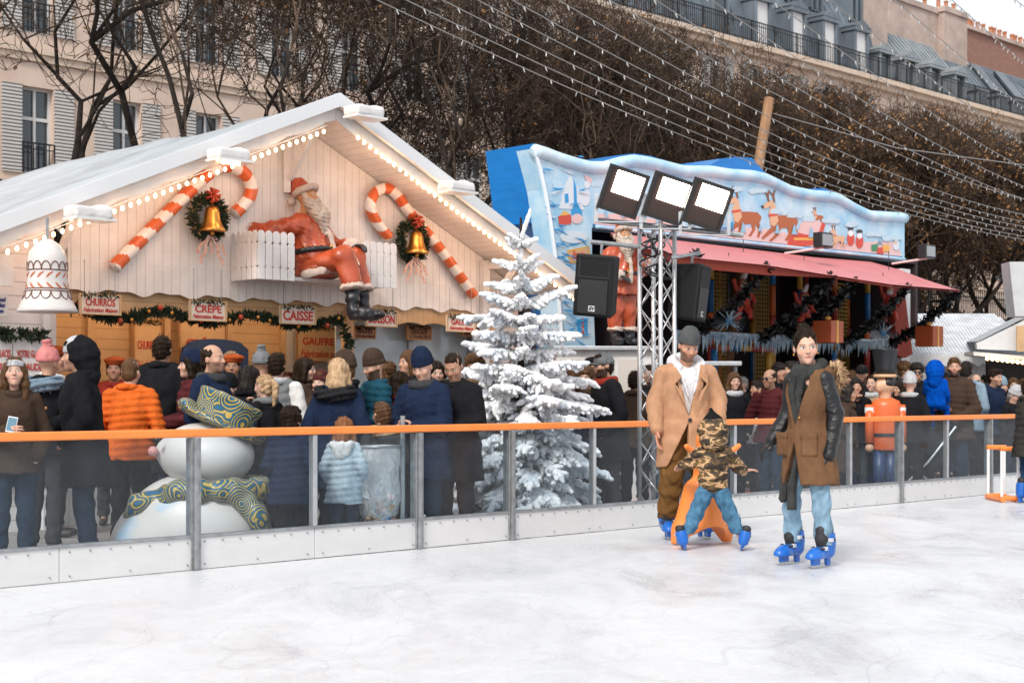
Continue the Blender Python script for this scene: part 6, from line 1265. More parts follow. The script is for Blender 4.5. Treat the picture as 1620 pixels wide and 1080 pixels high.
MB().tube([atv(x, y, VR-.01) for x, y in R__], .03, 6).build('white_seam', mat('white_seam', (.75, .8, .85)), rd)
# artwork printed on the banner: flat shapes lying on the cloth
PC = {k: mat('print_'+k, c, rough=.5) for k, c in dict(deer=(.42, .12, .04), belly=(.70, .42, .25), antler=(.22, .08, .03), red=(.60, .07, .04), gold=(.75, .40, .08), snow=(.66, .71, .76), mist=(.50, .64, .73), haze=(.28, .50, .66), pink=(.74, .50, .48), navy=(.02, .10, .28), blue=(.03, .30, .62), green=(.05, .25, .12), white=(.8, .8, .8), dark=(.03, .03, .04), skin=(.65, .36, .22)).items()}
_lay = [0]
def poly(c, pix, name='painted_shape', v=VR, par=None):
    _lay[0] += 1; d = .004+.0004*(_lay[0] % 60); m = MB(); m.prism([atv(x, y, v-d) for x, y in pix], ND*.003); return m.build(name, PC[c], par or rd)
def blob(cx, cy, rx, ry, rot=0, n=12): return [(cx+rx*math.cos(a)*math.cos(rot)-ry*math.sin(a)*math.sin(rot), cy+rx*math.cos(a)*math.sin(rot)+ry*math.sin(a)*math.cos(rot)) for a in np.linspace(0, 2*math.pi, n+1)[:-1]]
rg = random.Random(9)
def ground_y(x): return ybot(x)-3
poly('pink', [(x, ybot(x)-22+5*math.sin(x*.03)) for x in range(940, 1430, 10)]+[(1428, ybot(1428)-2), (940, ybot(940)-2)], 'painted_snowfield')
poly('navy', [(938, ybot(938)-6), (1428, ybot(1428)-6), (1428, ybot(1428)-1), (938, ybot(938)-1)], 'painted_border')
for x in range(950, 1430, 31):
    cx_, cy_ = x+rg.uniform(-8, 8), ztop(x)+rg.uniform(18, 46)
    for q in range(rg.randint(2, 4)): poly('mist', [(cx_+q*6-9+r_*math.cos(a), cy_+rg.uniform(-3, 3)*.3+r_*.6*math.sin(a)) for a in np.linspace(0, 6.0, 11) for r_ in (rg.uniform(5, 9),)], 'painted_cloud')
for x in range(960, 1430, 27):
    y_ = ybot(x)-20+rg.uniform(-3, 3); h_ = rg.uniform(10, 22); poly('haze', [(x-h_*.3, y_), (x-h_*.12, y_-h_*.45), (x-h_*.2, y_-h_*.45), (x, y_-h_), (x+h_*.2, y_-h_*.45), (x+h_*.12, y_-h_*.45), (x+h_*.3, y_)], 'painted_far_fir')
def deer(x, y, s, back='deer'):
    f = lambda L: [(x+a*s, y+b*s) for a, b in L]
    for L in ([(-12, 4), (-20, 12), (-27, 20), (-24, 21), (-15, 14), (-7, 8)], [(-8, 5), (-10, 16), (-17, 23), (-14, 24), (-6, 17), (-2, 7)], [(10, 4), (16, 13), (14, 24), (17, 24), (20, 12), (15, 1)], [(6, 5), (8, 14), (3, 22), (6, 23), (12, 14), (12, 4)]): poly(back, f(L), 'painted_reindeer')
    poly(back, f([(-16, -6), (-8, -9), (4, -9), (15, -8), (20, -2), (17, 6), (8, 6), (-6, 8), (-15, 4)]), 'painted_reindeer')
    poly('belly', f([(-16, -6), (-17, -14), (-15, -20), (-9, -22), (-7, -12), (-5, -2), (-10, 5), (-15, 3)]), 'painted_reindeer')
    poly('belly', f([(-16, -20), (-23, -17), (-25, -21), (-20, -26), (-13, -28), (-9, -22)]), 'painted_reindeer'); poly('red', f([(-18, -10), (-6, -12), (-6, -9), (-17, -7)]), 'painted_collar')
    for q, dx in ((0, -4), (1, 3)):
        for L in ([(-14+dx, -26), (-16+dx, -34), (-13+dx, -41), (-11.5+dx, -41), (-13.5+dx, -34), (-12+dx, -26)], [(-14.5+dx, -33), (-19+dx, -38), (-18+dx, -39), (-13+dx, -34)]): poly('antler', f(L), 'painted_antler')
    poly('dark', blob(x-25*s, y-20*s, 1.8*s, 1.6*s), 'painted_nose')
deer(1180, 346, 1.25); deer(1238, 352, 1.25); deer(1128, 352, .6); deer(1152, 355, .45, 'blue')
deer(1327, 378, .55, 'belly'); deer(1295, 344, .4)
for L, c in (([(1245, 388), (1250, 372), (1262, 366), (1280, 366), (1300, 350), (1306, 355), (1300, 374), (1284, 388), (1262, 391)], 'red'), ([(1262, 368), (1268, 352), (1285, 346), (1300, 352), (1296, 366), (1280, 372)], 'pink'), ([(1243, 391), (1300, 392), (1304, 387), (1306, 390), (1301, 396), (1243, 394)], 'gold'), ([(1256, 380), (1290, 380), (1292, 376), (1256, 376)], 'gold')): poly(c, L, 'painted_sleigh')
for x, y in ((1346, 372), (1360, 376)):
    poly('red', blob(x, y+6, 6, 11), 'painted_small_figure'); poly('white', blob(x, y-3, 4, 5), 'painted_small_figure'); poly('dark', [(x-4, y-8), (x+4, y-8), (x+4, y-19), (x-4, y-19)] if x < 1350 else blob(x, y-10, 5, 3), 'painted_small_hat')
for x, y, c in ((1384, 391, 'green'), (1393, 396, 'red'), (1402, 392, 'gold')): poly(c, [(x-5, y-4), (x+5, y-5), (x+5, y+6), (x-5, y+6)], 'painted_gift')
poly('snow', blob(1418, 388, 5, 8), 'painted_snowy_bear'); poly('snow', blob(1418, 376, 4, 5), 'painted_snowy_bear'); poly('belly', blob(1417, 384, 3, 2), 'painted_snowy_bear')
# left column artwork
for i in range(90):
    x = rg.uniform(866, 905) if i % 3 else rg.uniform(868, 930); y = rg.uniform(245, 560); x0 = 848+max(0, (y-235))*.18; x = max(x0+4, min(x, 930))
    if i % 3: x = x0+rg.uniform(4, 26)
    a = rg.uniform(-.9, .9)+.5; L = rg.uniform(5, 13); poly('blue' if i % 4 else 'snow', [(x-L*math.cos(a), y-L*math.sin(a)), (x+1, y+1.6), (x+L*math.cos(a), y+L*math.sin(a)), (x, y-1.6)], 'painted_fir_twig')
poly('snow', [(885, 330), (893, 295), (902, 278), (914, 296), (924, 332)], 'painted_house'); poly('blue', [(907, 282), (912, 296), (913, 322), (908, 322)], 'painted_spire'); poly('blue', [(893, 307), (899, 306), (900, 320), (894, 322)], 'painted_window'); poly('blue', [(904, 332), (911, 318), (921, 334), (921, 346), (905, 342)], 'painted_door')
poly('snow', blob(932-6, 312, 8, 14), 'painted_snowman'); poly('snow', blob(929, 292, 5, 6), 'painted_snowman'); poly('pink', [(924, 276), (936, 282), (936, 290), (926, 284)], 'painted_scarf')
poly('red', [(883, 342), (903, 339), (904, 354), (885, 357)], 'painted_gift'); poly('pink', blob(913, 346, 9, 8), 'painted_parcel'); poly('gold', [(886, 341), (893, 333), (902, 339), (893, 341)], 'painted_ribbon'); poly('snow', blob(908, 375, 22, 10), 'painted_snowdrift')
poly('gold', [(897, 396), (932, 389), (935, 411), (902, 417)], 'painted_signboard'); poly('belly', [(899, 399), (930, 392), (932, 408), (903, 414)], 'painted_signboard')
text_obj('lettering', 'Parade', .16, PC['red'], rd, atv(916, 403, VR-.036), UD+V((0, 0, .08)), (-.08*UD.x, -.08*UD.y, 1), .003, .002, 0, .24)
poly('green', [(912, 470), (918, 438), (926, 472)], 'painted_fir'); poly('blue', [(913, 505), (929, 503), (930, 528), (914, 530)], 'painted_gift'); poly('red', [(920, 503), (923, 503), (924, 529), (921, 529)], 'painted_ribbon')
# awning
pink_m = mat('pink_awning', (0.58, 0.18, 0.18), rough=.5, var=.08, vs=2, bump=.2, bs=5); red_u = mat('red_valance', (0.42, 0.05, 0.02), rough=.6)
AV = 3.3; bk = [(965, 368), (1070, 380), (1218, 398), (1288, 407), (1377, 414), (1425, 427)]; fr_ = [(1000, 389), (1109, 409), (1211, 419), (1306, 434), (1412, 450), (1520, 459)]
rows = [[atv(b[0]+(f[0]-b[0])*t, b[1]+(f[1]-b[1])*t+2*math.sin(t*3.1), VR-.05+(AV-VR)*t) for t in np.linspace(0, 1, 6)] for b, f in zip(bk, fr_)]
m_ = MB(); m_.sheet(rows); m_.sheet([[p-V((0, 0, .03)) for p in r][::-1] for r in rows]); m_.build('awning', pink_m, rd, True)
m_ = MB(); m_.sheet([[atv(x, y, AV+.02), atv(x, y+(16 if x < 1250 else 5), AV+.05)] for x, y in [(1000, 389), (1050, 398), (1109, 409), (1160, 414), (1211, 419), (1306, 434), (1412, 450)]]); m_.build('awning_valance', red_u, rd)
# dark inside
m_ = MB(); a, b = cu(944, 6.2), cu(1430, 6.2); zc = 3.75
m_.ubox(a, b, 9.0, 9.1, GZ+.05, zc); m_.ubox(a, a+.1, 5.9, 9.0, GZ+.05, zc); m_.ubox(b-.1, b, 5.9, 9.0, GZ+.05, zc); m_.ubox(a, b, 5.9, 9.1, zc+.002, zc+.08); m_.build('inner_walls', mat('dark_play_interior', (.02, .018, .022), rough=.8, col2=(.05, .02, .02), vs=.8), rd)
PW_ = [mat('pad_'+n, c, rough=.5) for n, c in (('orange', (.55, .12, .02)), ('blue', (.01, .12, .32)), ('yellow', (.50, .26, .03)), ('red', (.35, .03, .02)))]
def padded(p, q, n, k=0, r=.055, name='padded_post'):
    for i in range(n): MB().tube([V(p).lerp(V(q), i/n), V(p).lerp(V(q), (i+.97)/n)], r, 8).build(name, PW_[(i+k) % 4], rd, True)
for j, (px, v) in enumerate(((1124, 6.2), (1136, 7.4), (1190, 7.6), (1222, 6.2), (1265, 6.6), (1275, 7.8), (1320, 6.4), (1341, 7.4), (1372, 6.2), (1395, 7.6))): u = cu(px, v); padded(W(u, v, GZ+.05), W(u, v, 3.7), 7, j)
padded(atv(1134, 549, 5.0), atv(1222, 552, 5.0), 5, 0); padded(atv(1130, 552, 5.05), W(cu(1130, 5.05), 5.05, GZ), 5, 1); padded(atv(1216, 555, 5.05), W(cu(1216, 5.05), 5.05, GZ), 5, 2)
def net_mat():
    m = mat('yellow_net', (.30, .17, .02), rough=.7); n = m.node_tree.nodes; l = m.node_tree.links; b = n['Principled BSDF']; c = n.new('ShaderNodeTexCoord'); s_ = n.new('ShaderNodeSeparateXYZ'); l.new(c.outputs['Object'], s_.inputs[0]); o = []
    for ax in 'XZ':
        d = n.new('ShaderNodeMath'); d.operation = 'DIVIDE'; d.inputs[1].default_value = .075; f = n.new('ShaderNodeMath'); f.operation = 'FRACT'; g_ = n.new('ShaderNodeMath'); g_.operation = 'LESS_THAN'; g_.inputs[1].default_value = .28
        l.new(s_.outputs[ax], d.inputs[0]); l.new(d.outputs[0], f.inputs[0]); l.new(f.outputs[0], g_.inputs[0]); o.append(g_.outputs[0])
    mm = n.new('ShaderNodeMath'); mm.operation = 'MAXIMUM'; l.new(o[0], mm.inputs[0]); l.new(o[1], mm.inputs[1]); l.new(mm.outputs[0], b.inputs['Alpha']); return m
nm_ = net_mat()
for a, b, v in ((1192, 1218, 7.0), (1128, 1150, 7.2), (1320, 1342, 7.0), (1345, 1370, 7.4)):
    m_ = MB(); m_.ubox(cu(a, v), cu(b, v), v, v+.01, 1.0, 3.4); m_.build('net_panel', nm_, rd)
m_ = MB(); m_.prism([atv(1412, 452, 5.0), atv(1431, 455, 5.0), atv(1436, 500, 5.0), atv(1444, 560, 5.0), atv(1432, 566, 5.0), atv(1420, 562, 5.0), atv(1416, 510, 5.0)], ND*.12); m_.build('red_curtain', mat('red_curtain', (.30, .04, .02), rough=.8, var=.3, vs=6, stretch=(4, 4, .4)), rd)
m_ = MB(); m_.ubox(cu(1426, 5.4), cu(1440, 5.4), 5.4, 5.6, GZ+.05, zv(1430, 425, 5.4)); m_.build('white_corner_post', wpaint, rd)
# icicle fringe
ice_f = mat('icicle_fringe', (.28, .46, .60), rough=.35, col2=(.70, .78, .84), vs=9); m_ = MB(); rg = random.Random(5); vI = 4.9; ua, ub = cu(1072, vI), cu(1412, vI); n = 210
for i in range(n):
    u = ua+(ub-ua)*i/n; z = zv(1240, 533, vI)+rg.uniform(-.04, .04); L = rg.uniform(.12, .30); w = (ub-ua)/n; dv = rg.uniform(-.05, .05)
    m_.add([W(u-w*.8, vI+dv, z), W(u+w*.8, vI+dv, z), W(u, vI+dv, z-L), W(u, vI+dv-.05, z-.02)], [(0, 1, 2), (0, 2, 3), (3, 2, 1)])
m_.tube([W(ua, vI, zv(1240, 533, vI)), W(ub, vI, zv(1240, 533, vI))], .035, 6); m_.build('icicle_fringe', ice_f, rd)
# black tinsel garlands over the awning struts
tin = mat('black_tinsel', (.012, .012, .013), rough=.35)
GA = 'black tinsel garlands wound on the awning struts'
for i, (x0, y0, x1, y1, lab) in enumerate(((1104, 403, 1072, 440, 'above the dark loudspeaker'), (1213, 422, 1108, 524, 'from above the checked net down to the icicle fringe'), (1315, 437, 1200, 538, 'crossing behind the head of the woman in the parka'), (1354, 446, 1243, 530, 'just beyond the hanging red parcel'), (1436, 455, 1328, 545, 'ending at the red curtain'), (1516, 461, 1404, 546, 'at the outer tip of the pink awning'))):
    p, q = atv(x0, y0, AV+.05), atv(x1, y1, VR-.6); P = [p.lerp(q, t)-V((0, 0, .10*math.sin(math.pi*t))) for t in np.linspace(0, 1, 14)]; m_ = MB(); m_.tube(P, .03, 5); sprigs(m_, P, .06, 420 if i else 160, i, .09)
    P2 = [x+V((0, .07*math.sin(k*1.9), .07*math.cos(k*1.9))) for k, x in enumerate(P)]; m_.tube(P2, .03, 5); o = m_.build('tinsel_garland', tin, None, loc=P[0]); tag(o, 'black tinsel garland '+lab, 'garland', GA)
# things hanging under the awning
box_m = mat('red_gift_paper', (.45, .09, .03), rough=.4)
for px, py, s_, lab in ((1310, 525, .34, 'red gift box with gold ribbon hanging under the pink awning'), (1470, 532, .34, 'red gift box hanging in front of the shingled hut roof')):
    c = atv(px, py, 3.9); t = thing('hanging_gift', lab, 'gift box', c, ANG); u, v, z = uvz(c); m_ = MB(); m_.ubox(u-s_/2, u+s_/2, v-s_/2, v+s_/2, z-s_/2, z+s_/2); m_.build('box', box_m, t, bevel=.01)
    m_ = MB(); m_.ubox(u-.025, u+.025, v-s_/2-.004, v+s_/2+.004, z-s_/2-.004, z+s_/2+.004); m_.build('ribbon', PC['gold'], t); MB().tube([c+V((0, 0, s_/2)), c+V((0, 0, .8))], .008, 5).build('cord', tin, t); MB().ball(c+V((0, 0, s_/2+.04)), .05, 8, 6, sz=.7).build('bow', PC['gold'], t)
for px, py, lab in ((1153, 508, 'blue and white tinsel burst hanging beside the loudspeaker'), (1397, 527, 'blue and white tinsel burst hanging before the red curtain')):
    c = atv(px, py, 4.2); t = thing('tinsel_burst', lab, 'decoration', c, 0); rg = random.Random(px); m_ = MB()
    for i in range(90): d = V((rg.gauss(0, 1), rg.gauss(0, 1), abs(rg.gauss(0, .6))-.5)).normalized(); x, y = basis(d); m_.add([c-x*.008, c+x*.008, c+d*.26+x*.010, c+d*.26-x*.010], [(0, 1, 2, 3)])
    m_.build('tinsel', ice_f, t); MB().ball(c, .05, 8, 6).build('core', PC['blue'], t); MB().tube([c, c+V((0, 0, 1.0))], .006, 4).build('cord', tin, t)
for px, py, lab in ((1176, 470, 'small red plush figure hanging by the checked net'), (1272, 490, 'small red plush figure hanging above the head of the woman in the parka'), (1406, 478, 'small red plush figure hanging next to the red curtain')):
    c = atv(px, py, 5.0); t = thing('hanging_plush', lab, 'plush figure', c, 0); WM[t.name] = Matrix.Identity(4); g = SD(); g.ell((0, 0, 0), (.10, .09, .15)).ell((0, 0, .22), (.08, .08, .09)).cap((-.08, 0, .08), (-.16, -.06, .26), .045, .035).cap((.08, 0, .08), (.17, -.05, -.05), .045, .035).cap((-.05, 0, -.12), (-.09, -.05, -.32), .06, .045).cap((.05, 0, -.12), (.10, -.1, -.30), .06, .045).disp(wob(.006, 20, 2)); sd_obj('suit', g, .018, PC['red'], t)
    g = SD(); g.ell((0, -.06, .22), (.055, .045, .06)); sd_obj('face', g, .014, PC['skin'], t); g = SD(); g.ell((0, -.07, .17), (.06, .04, .05)).cap((0, 0, .30), (.05, 0, .40), .05, .03); sd_obj('beard_and_hat', g, .014, PC['white'], t); MB().tube([(0, 0, .3), (0, 0, .9)], .006, 4).build('cord', tin, t)
# cash desk under the standing statue
cd = thing('cash_booth', 'grey-white booth counter below the standing red statue', 'booth', atY(945, 640, 19.5), 0)
zt_ = atY(945, 548, 19.3).z; x0, x1 = atY(880, 600, 19.3).x, atY(1008, 600, 19.3).x
m_ = MB(); m_.box((x0-.04, 19.1, zt_-.05), (x1+.3, 20.3, zt_)); m_.build('top', alu, cd, bevel=.006); m_ = MB(); m_.box((x0, 19.2, GZ+.03), (x1+.25, 20.2, zt_-.052)); m_.build('cabinet', wpaint, cd)
for a in (.05, .42, .78): m_ = MB(); m_.box((x0+a, 19.17, .5), (x0+a+.3, 19.198, zt_-.16)); m_.build('panel', mat('beige_panel', (.55, .50, .45), rough=.5), cd)
cn_ = thing('counter_shelf', 'grey steel shelf sticking out beside the man in the camel coat', 'shelf', atY(1140, 575, 20), 0); m_ = MB(); a = atY(1128, 575, 20); b = atY(1172, 575, 20); m_.box((a.x-.6, 19.9, a.z-.03), (b.x, 20.3, a.z+.03)); m_.build('shelf', alu, cn_, bevel=.008)
for x_ in (a.x-.5, b.x-.06): MB().tube([(x_, 20.1, GZ+.03), (x_, 20.1, a.z-.03)], .03, 8).build('leg', steel, cn_)
# ================================================================== truss tower, floodlights, loudspeakers
YT = 15.7; tr = thing('truss_tower', 'slim aluminium lattice truss tower carrying three floodlights and two loudspeakers', 'truss', atY(1040, 640, YT), 0)
zt_ = atY(1040, 352, YT).z; C3 = [atY(1012, 0, YT+.12), atY(1045, 0, YT-.10), atY(1067, 0, YT+.12), atY(1034, 0, YT+.3)]
talu = mat('truss_aluminium', (.62, .62, .63), rough=.3, metal=.75, var=.1)
for c in C3: MB().tube([(c.x, c.y, GZ+.03), (c.x, c.y, zt_)], .024, 10).build('chord', talu, tr, True)
n = 11
for i in range(4):
    a, b = C3[i], C3[(i+1) % 4]; m_ = MB()
    for j in range(n):
        z0, z1 = GZ+.08+(zt_-GZ-.12)*j/n, GZ+.08+(zt_-GZ-.12)*(j+1)/n; p, q = (a, b) if j % 2 else (b, a); m_.tube([(p.x, p.y, z0), (q.x, q.y, z1)], .0075, 6); 
        if i < 2: m_.tube([(q.x, q.y, z0), (p.x, p.y, z1)], .0075, 6)
    m_.tube([(a.x, a.y, zt_-.03), (b.x, b.y, zt_-.03)], .012, 6); m_.build('lattice', talu, tr, True)
MB().tube([atY(942, 348, YT), atY(1176, 372, YT)], .028, 8).build('top_bar', steel, tr); MB().tube([atY(935, 383, YT-.1), atY(1012, 390, YT)], .024, 8).build('speaker_arm', steel, tr); MB().tube([atY(1062, 408, YT), atY(1108, 400, YT+.1)], .02, 8).build('speaker_arm', steel, tr)
for i in range(5): m_ = MB(); rr = random.Random(i); P = [atY(1012+rr.uniform(0, 52), 372+k*14, YT-.05+rr.uniform(-.1, .2)) for k in range(6)]; m_.tube(smooth_path(P, 5), .010, 5); m_.build('cable', tin, tr, True)
lampm = mat('lit_lamp', (1, .95, .88), emit=(1.0, .88, .74), es=14.0); hous = mat('black_housing', (.014, .014, .015), rough=.4, bump=.2); refl = mat('lamp_reflector', (.05, .03, .024), rough=.4, metal=.3)
for k, (cx, cy, lab) in enumerate(((985, 303, 'lit black floodlight next to the painted column of the inflatable'), (1056, 314, 'lit black floodlight in the middle of the three on the truss'), (1118, 324, 'lit black floodlight nearest the painted reindeer'))):
    c = atY(cx, cy, YT-.12); t = thing('floodlight', lab, 'floodlight', c, 0, 'floodlights on top of the truss tower'); M = Matrix.Translation(c) @ Euler((R(12), R(17), R(8)), 'XYZ').to_matrix().to_4x4(); w, h = .215, .235
    m_ = MB(M); m_.add([(-w, -.02, -h), (w, -.02, -h), (w, -.02, h), (-w, -.02, h), (-w*.6, .17, -h*.6), (w*.6, .17, -h*.6), (w*.6, .17, h*.6), (-w*.6, .17, h*.6)], [(7, 6, 5, 4), (0, 4, 5, 1), (1, 5, 6, 2), (2, 6, 7, 3), (3, 7, 4, 0)])
    for a, b in (((-w, -.05, -h), (-w+.03, -.0, h)), ((w-.03, -.05, -h), (w, -.0, h)), ((-w+.03, -.05, -h), (w-.03, -.0, -h+.03)), ((-w+.03, -.05, h-.03), (w-.03, -.0, h))): m_.box(a, b)
    m_.build('housing', hous, t); m_ = MB(M); m_.add([(-w+.03, -.022, -h+.03), (w-.03, -.022, -h+.03), (w-.03, -.022, h-.03), (-w+.03, -.022, h-.03)], [(0, 1, 2, 3)]); m_.build('reflector', refl, t)
    m_ = MB(M); m_.add([(-w*.55, -.03, -h*.15), (w-.04, -.03, -h*.15), (w-.04, -.03, h-.04), (-w*.55, -.03, h-.04)], [(0, 1, 2, 3)]); m_.build('lamp_glass', lampm, t)
    for sx in (-1, 1): MB().bar(c+V((sx*.25-.02, .02, -.02)), c+V((sx*.25-.02, .02, -.31)), .035, .012, up=V((0, 1, 0))).build('bracket', alu, t)
    MB().bar(c+V((-.27, .02, -.31)), c+V((.23, .02, -.31)), .035, .012).build('yoke', alu, t)
spk = mat('speaker_black', (.010, .010, .011), spec=.25, rough=.6, bump=.3, bs=60); grl = mat('speaker_grille', (.012, .012, .013), rough=.5, bump=.6, bs=200)
def speaker(lab, cx, cy, w, h, d, rz, ry, Y):
    c = atY(cx, cy, Y); t = thing('loudspeaker', lab, 'loudspeaker', c, 0, 'loudspeakers hung on the truss tower'); M = Matrix.Translation(c) @ Euler((R(6), R(ry), R(rz)), 'XYZ').to_matrix().to_4x4()
    m_ = MB(M); m_.prism([(-w, -d, -h), (w, -d, -h), (w*.72, d, -h*.96), (-w*.72, d, -h*.96)], (0, 0, 0)) if False else m_.add([(-w, -d, -h), (w, -d, -h), (w, -d, h), (-w, -d, h), (-w*.68, d, -h*.93), (w*.68, d, -h*.93), (w*.68, d, h*.93), (-w*.68, d, h*.93)], [(0, 1, 2, 3), (7, 6, 5, 4), (0, 4, 5, 1), (1, 5, 6, 2), (2, 6, 7, 3), (3, 7, 4, 0)]); m_.build('cabinet', spk, t, bevel=.02)
    m_ = MB(M); m_.box((-w*.74, -d-.012, -h*.9), (w*.74, -d-.003, h*.18)); m_.build('grille', grl, t, bevel=.004); m_ = MB(M); m_.add([(-w*.8, -d-.004, h*.26), (w*.8, -d-.004, h*.26), (w*.8, -d-.004, h*.86), (-w*.8, -d-.004, h*.86), (-w*.25, -d+.03, h*.45), (w*.25, -d+.03, h*.45), (w*.25, -d+.03, h*.75), (-w*.25, -d+.03, h*.75)], [(0, 1, 5, 4), (1, 2, 6, 5), (2, 3, 7, 6), (3, 0, 4, 7), (4, 5, 6, 7)]); m_.build('horn', grl, t)
    m_ = MB(M); m_.box((-w*.16, -d-.016, -h*.82), (w*.16, -d-.0125, -h*.64)); m_.build('badge', mat('badge_white', (.7, .7, .7)), t); X, Z = M.to_3x3() @ V((1, 0, 0)), M.to_3x3() @ V((0, 0, 1)); text_obj('lettering', 'EV', h*.16, tin, t, M @ V((0, -d-.019, -h*.73)), X, Z, .002, .002, .2)
    MB().tube([M @ V((0, 0, h)), M @ V((0, 0, h+.1))], .015, 6).build('hanger', steel, t)
speaker('black loudspeaker hung left of the truss, in front of the standing statue', 948, 451, .21, .315, .18, -22, 6, YT-.25)
speaker('black loudspeaker turned sideways on the far side of the truss', 1089, 462, .17, .30, .17, 62, 3, YT+.35)
for px, py, lab in ((1302, 380, 'small grey floodlight in front of the painted sleigh'), (1466, 398, 'small grey floodlight on the bar past the end of the inflatable')):
    c = atv(px, py, 4.6); t = thing('small_floodlight', lab, 'floodlight', c, ANG); u, v, z = uvz(c); m_ = MB(); m_.ubox(u-.17, u+.17, v-.08, v+.08, z-.12, z+.12); m_.build('housing', hous, t, bevel=.01); m_ = MB(); m_.ubox(u-.14, u+.14, v-.09, v-.082, z-.09, z+.09); m_.build('lamp_glass', mat('grey_glass', (.30, .32, .34), rough=.15), t)
    MB().tube([c-V((0, 0, .12)), c-V((0, 0, .22))-UD*.5+ND*.4], .02, 6).build('arm', PC['pink'], t)
# ================================================================== nutcracker soldier and pushchair
YN = 18.6; c = atY(1400, 640, YN); ns = thing('soldier_statue', 'tall toy soldier statue with black flared hat and orange coat behind the barrier', 'statue', (c.x, YN, 0), 0); WM[ns.name] = Matrix.Identity(4); k = YN/2400
zz = lambda py: HC+(HY-py)*k
og = mat('soldier_coat', (.70, .13, .03), rough=.35, var=.1); MB().lathe((0, 0, zz(592)), [(15*k, 0), (16*k, 10*k), (20*k, 38*k), (21*k, 40*k), (.01, 40.5*k)], 24).build('hat', blackp, ns, True)
MB().lathe((0, 0, zz(597)), [(18*k, 0), (18.5*k, 3*k), (17*k, 5*k)], 24).build('hat_rim', mat('tan_rim', (.6, .36, .2)), ns, True)
P, Q = SD().ell((0, 0, zz(609)), (15*k, 15*k, 15*k)).ell((-12*k, -8*k, zz(612)), (5*k, 6*k, 9*k), .04).cap((0, 0, zz(618)), (0, 0, zz(630)), 10*k, 9*k, .02).mesh(.014); link('head', npmesh('head', P, Q), mat('wood_face', (.62, .36, .22), rough=.4), ns, True)
g = SD(); g.ell((2*k, -2*k, zz(605)), (14*k, 15*k, 10*k)).cut((-1, 0, 0), 2*k); sd_obj('dark_hair', g, .014, blackp, ns)
MB().lathe((2*k, 0, zz(712)), [(20*k, 0), (22*k, 3*k), (23*k, 40*k), (24*k, 70*k), (21*k, 78*k), (12*k, 82*k), (8*k, 84*k)], 24, sy=.75).build('coat', og, ns, True)
MB().lathe((2*k, 0, zz(690)), [(24*k, 0), (24*k, 5*k)], 24, sy=.77).build('belt', blackp, ns)
for sx in (-1, 1): a = MB(); a.tube([(sx*25*k, -.02, zz(640)), (sx*26*k, -.05, zz(700))], [7*k, 7*k], 12); o = a.build('arm', og, ns, True); MB().lathe((sx*25*k, -.02, zz(653)), [(7.6*k, 0), (7.6*k, 9*k)], 12).build('white_band', PC['white'], o); MB().ball((sx*26*k, -.05, zz(708)), 7*k, 10, 8).build('fist', mat('wood_face', (0, 0, 0)), o, True)
for sx in (-1, 1): MB().tube([(sx*9*k, 0, zz(712)), (sx*9*k, 0, GZ+.2)], [10*k, 9*k], 12).build('leg', navy_b, ns, True)
MB().box((-.26, -.22, GZ+.03), (.26, .22, GZ+.2)).build('plinth', blackp, ns)
pc_ = atY(1447, 640, 19.2); pr = thing('pushchair', 'black pushchair with rounded hood and grey frame behind the barrier', 'pushchair', (pc_.x, 19.2, GZ), 0); WM[pr.name] = Matrix.Identity(4)
g = SD(); g.ell((.05, 0, .72), (.34, .24, .26)).sub((-.2, 0, .62), (.26, .2, .2), .02).cut((0, 0, -1), -.62, .01); sd_obj('hood', g, .02, cloth('pram_black', (.03, .03, .035)), pr); g = SD(); g.chain([(.25, 0, .62), (0, 0, .42), (-.3, 0, .45), (-.4, 0, .3)], [.16, .17, .12, .08], .06); sd_obj('seat', g, .02, cloth('pram_black', (0, 0, 0)), pr)
for y in (-.24, .24):
    MB().tube([(.45, y, 1.0), (.1, y, .55), (-.35, y, .12)], .015, 8).build('frame_tube', alu, pr); MB().tube([(-.1, y, .5), (.35, y, .12)], .015, 8).build('frame_tube', alu, pr)
    for x in (-.36, .36): MB().tube([(x, y-.02, .12), (x, y+.02, .12)], .12, 16).build('wheel', blk, pr, True)
MB().tube([(.45, -.24, 1.0), (.45, .24, 1.0)], .02, 8).build('handle', blk, pr); g = SD(); g.cap((-.28, -.2, .56), (-.28, .2, .56), .05); sd_obj('bumper_bar', g, .016, og, pr)
# ================================================================== overhead wires with little lights
wire_m = mat('white_cable', (.22, .205, .19), rough=.5); led_m = mat('led_cap', (.42, .41, .40), rough=.3)
GW = 'light chains stretched over the rink'
WR = [((500, 0), 366, .2), ((552, 0), 361, .2), ((617, 0), 354, .2), ((680, 0), 347, .2), ((742, 0), 340, .2), ((825, 0), 330, .2), ((905, 0), 312, .16), ((990, 0), 296, .14), ((1088, 0), 282, .12), ((1190, 0), 264, .08), ((1290, 0), 232, .06), ((1405, 0), 186, .04), ((1497, 0), 118, .03), ((1590, 0), 28, .02)]
names = ['lowest light chain, starting over the gable peak', 'second lowest light chain over the gable', 'third lowest light chain above the wrapped peak lamp', 'light chain passing over the first floodlight', 'light chain crossing the second floodlight line', 'light chain running above the bumps of the inflatable', 'light chain crossing low over the wooden pole', 'light chain crossing the middle of the wooden pole', 'light chain crossing just above the wooden pole top', 'light chain over the clipped tree tops', 'light chain across the white shuttered dormers', 'light chain across the tall chimney slabs', 'light chain in front of the brick gable wall', 'short light chain across the open sky corner']
led = None
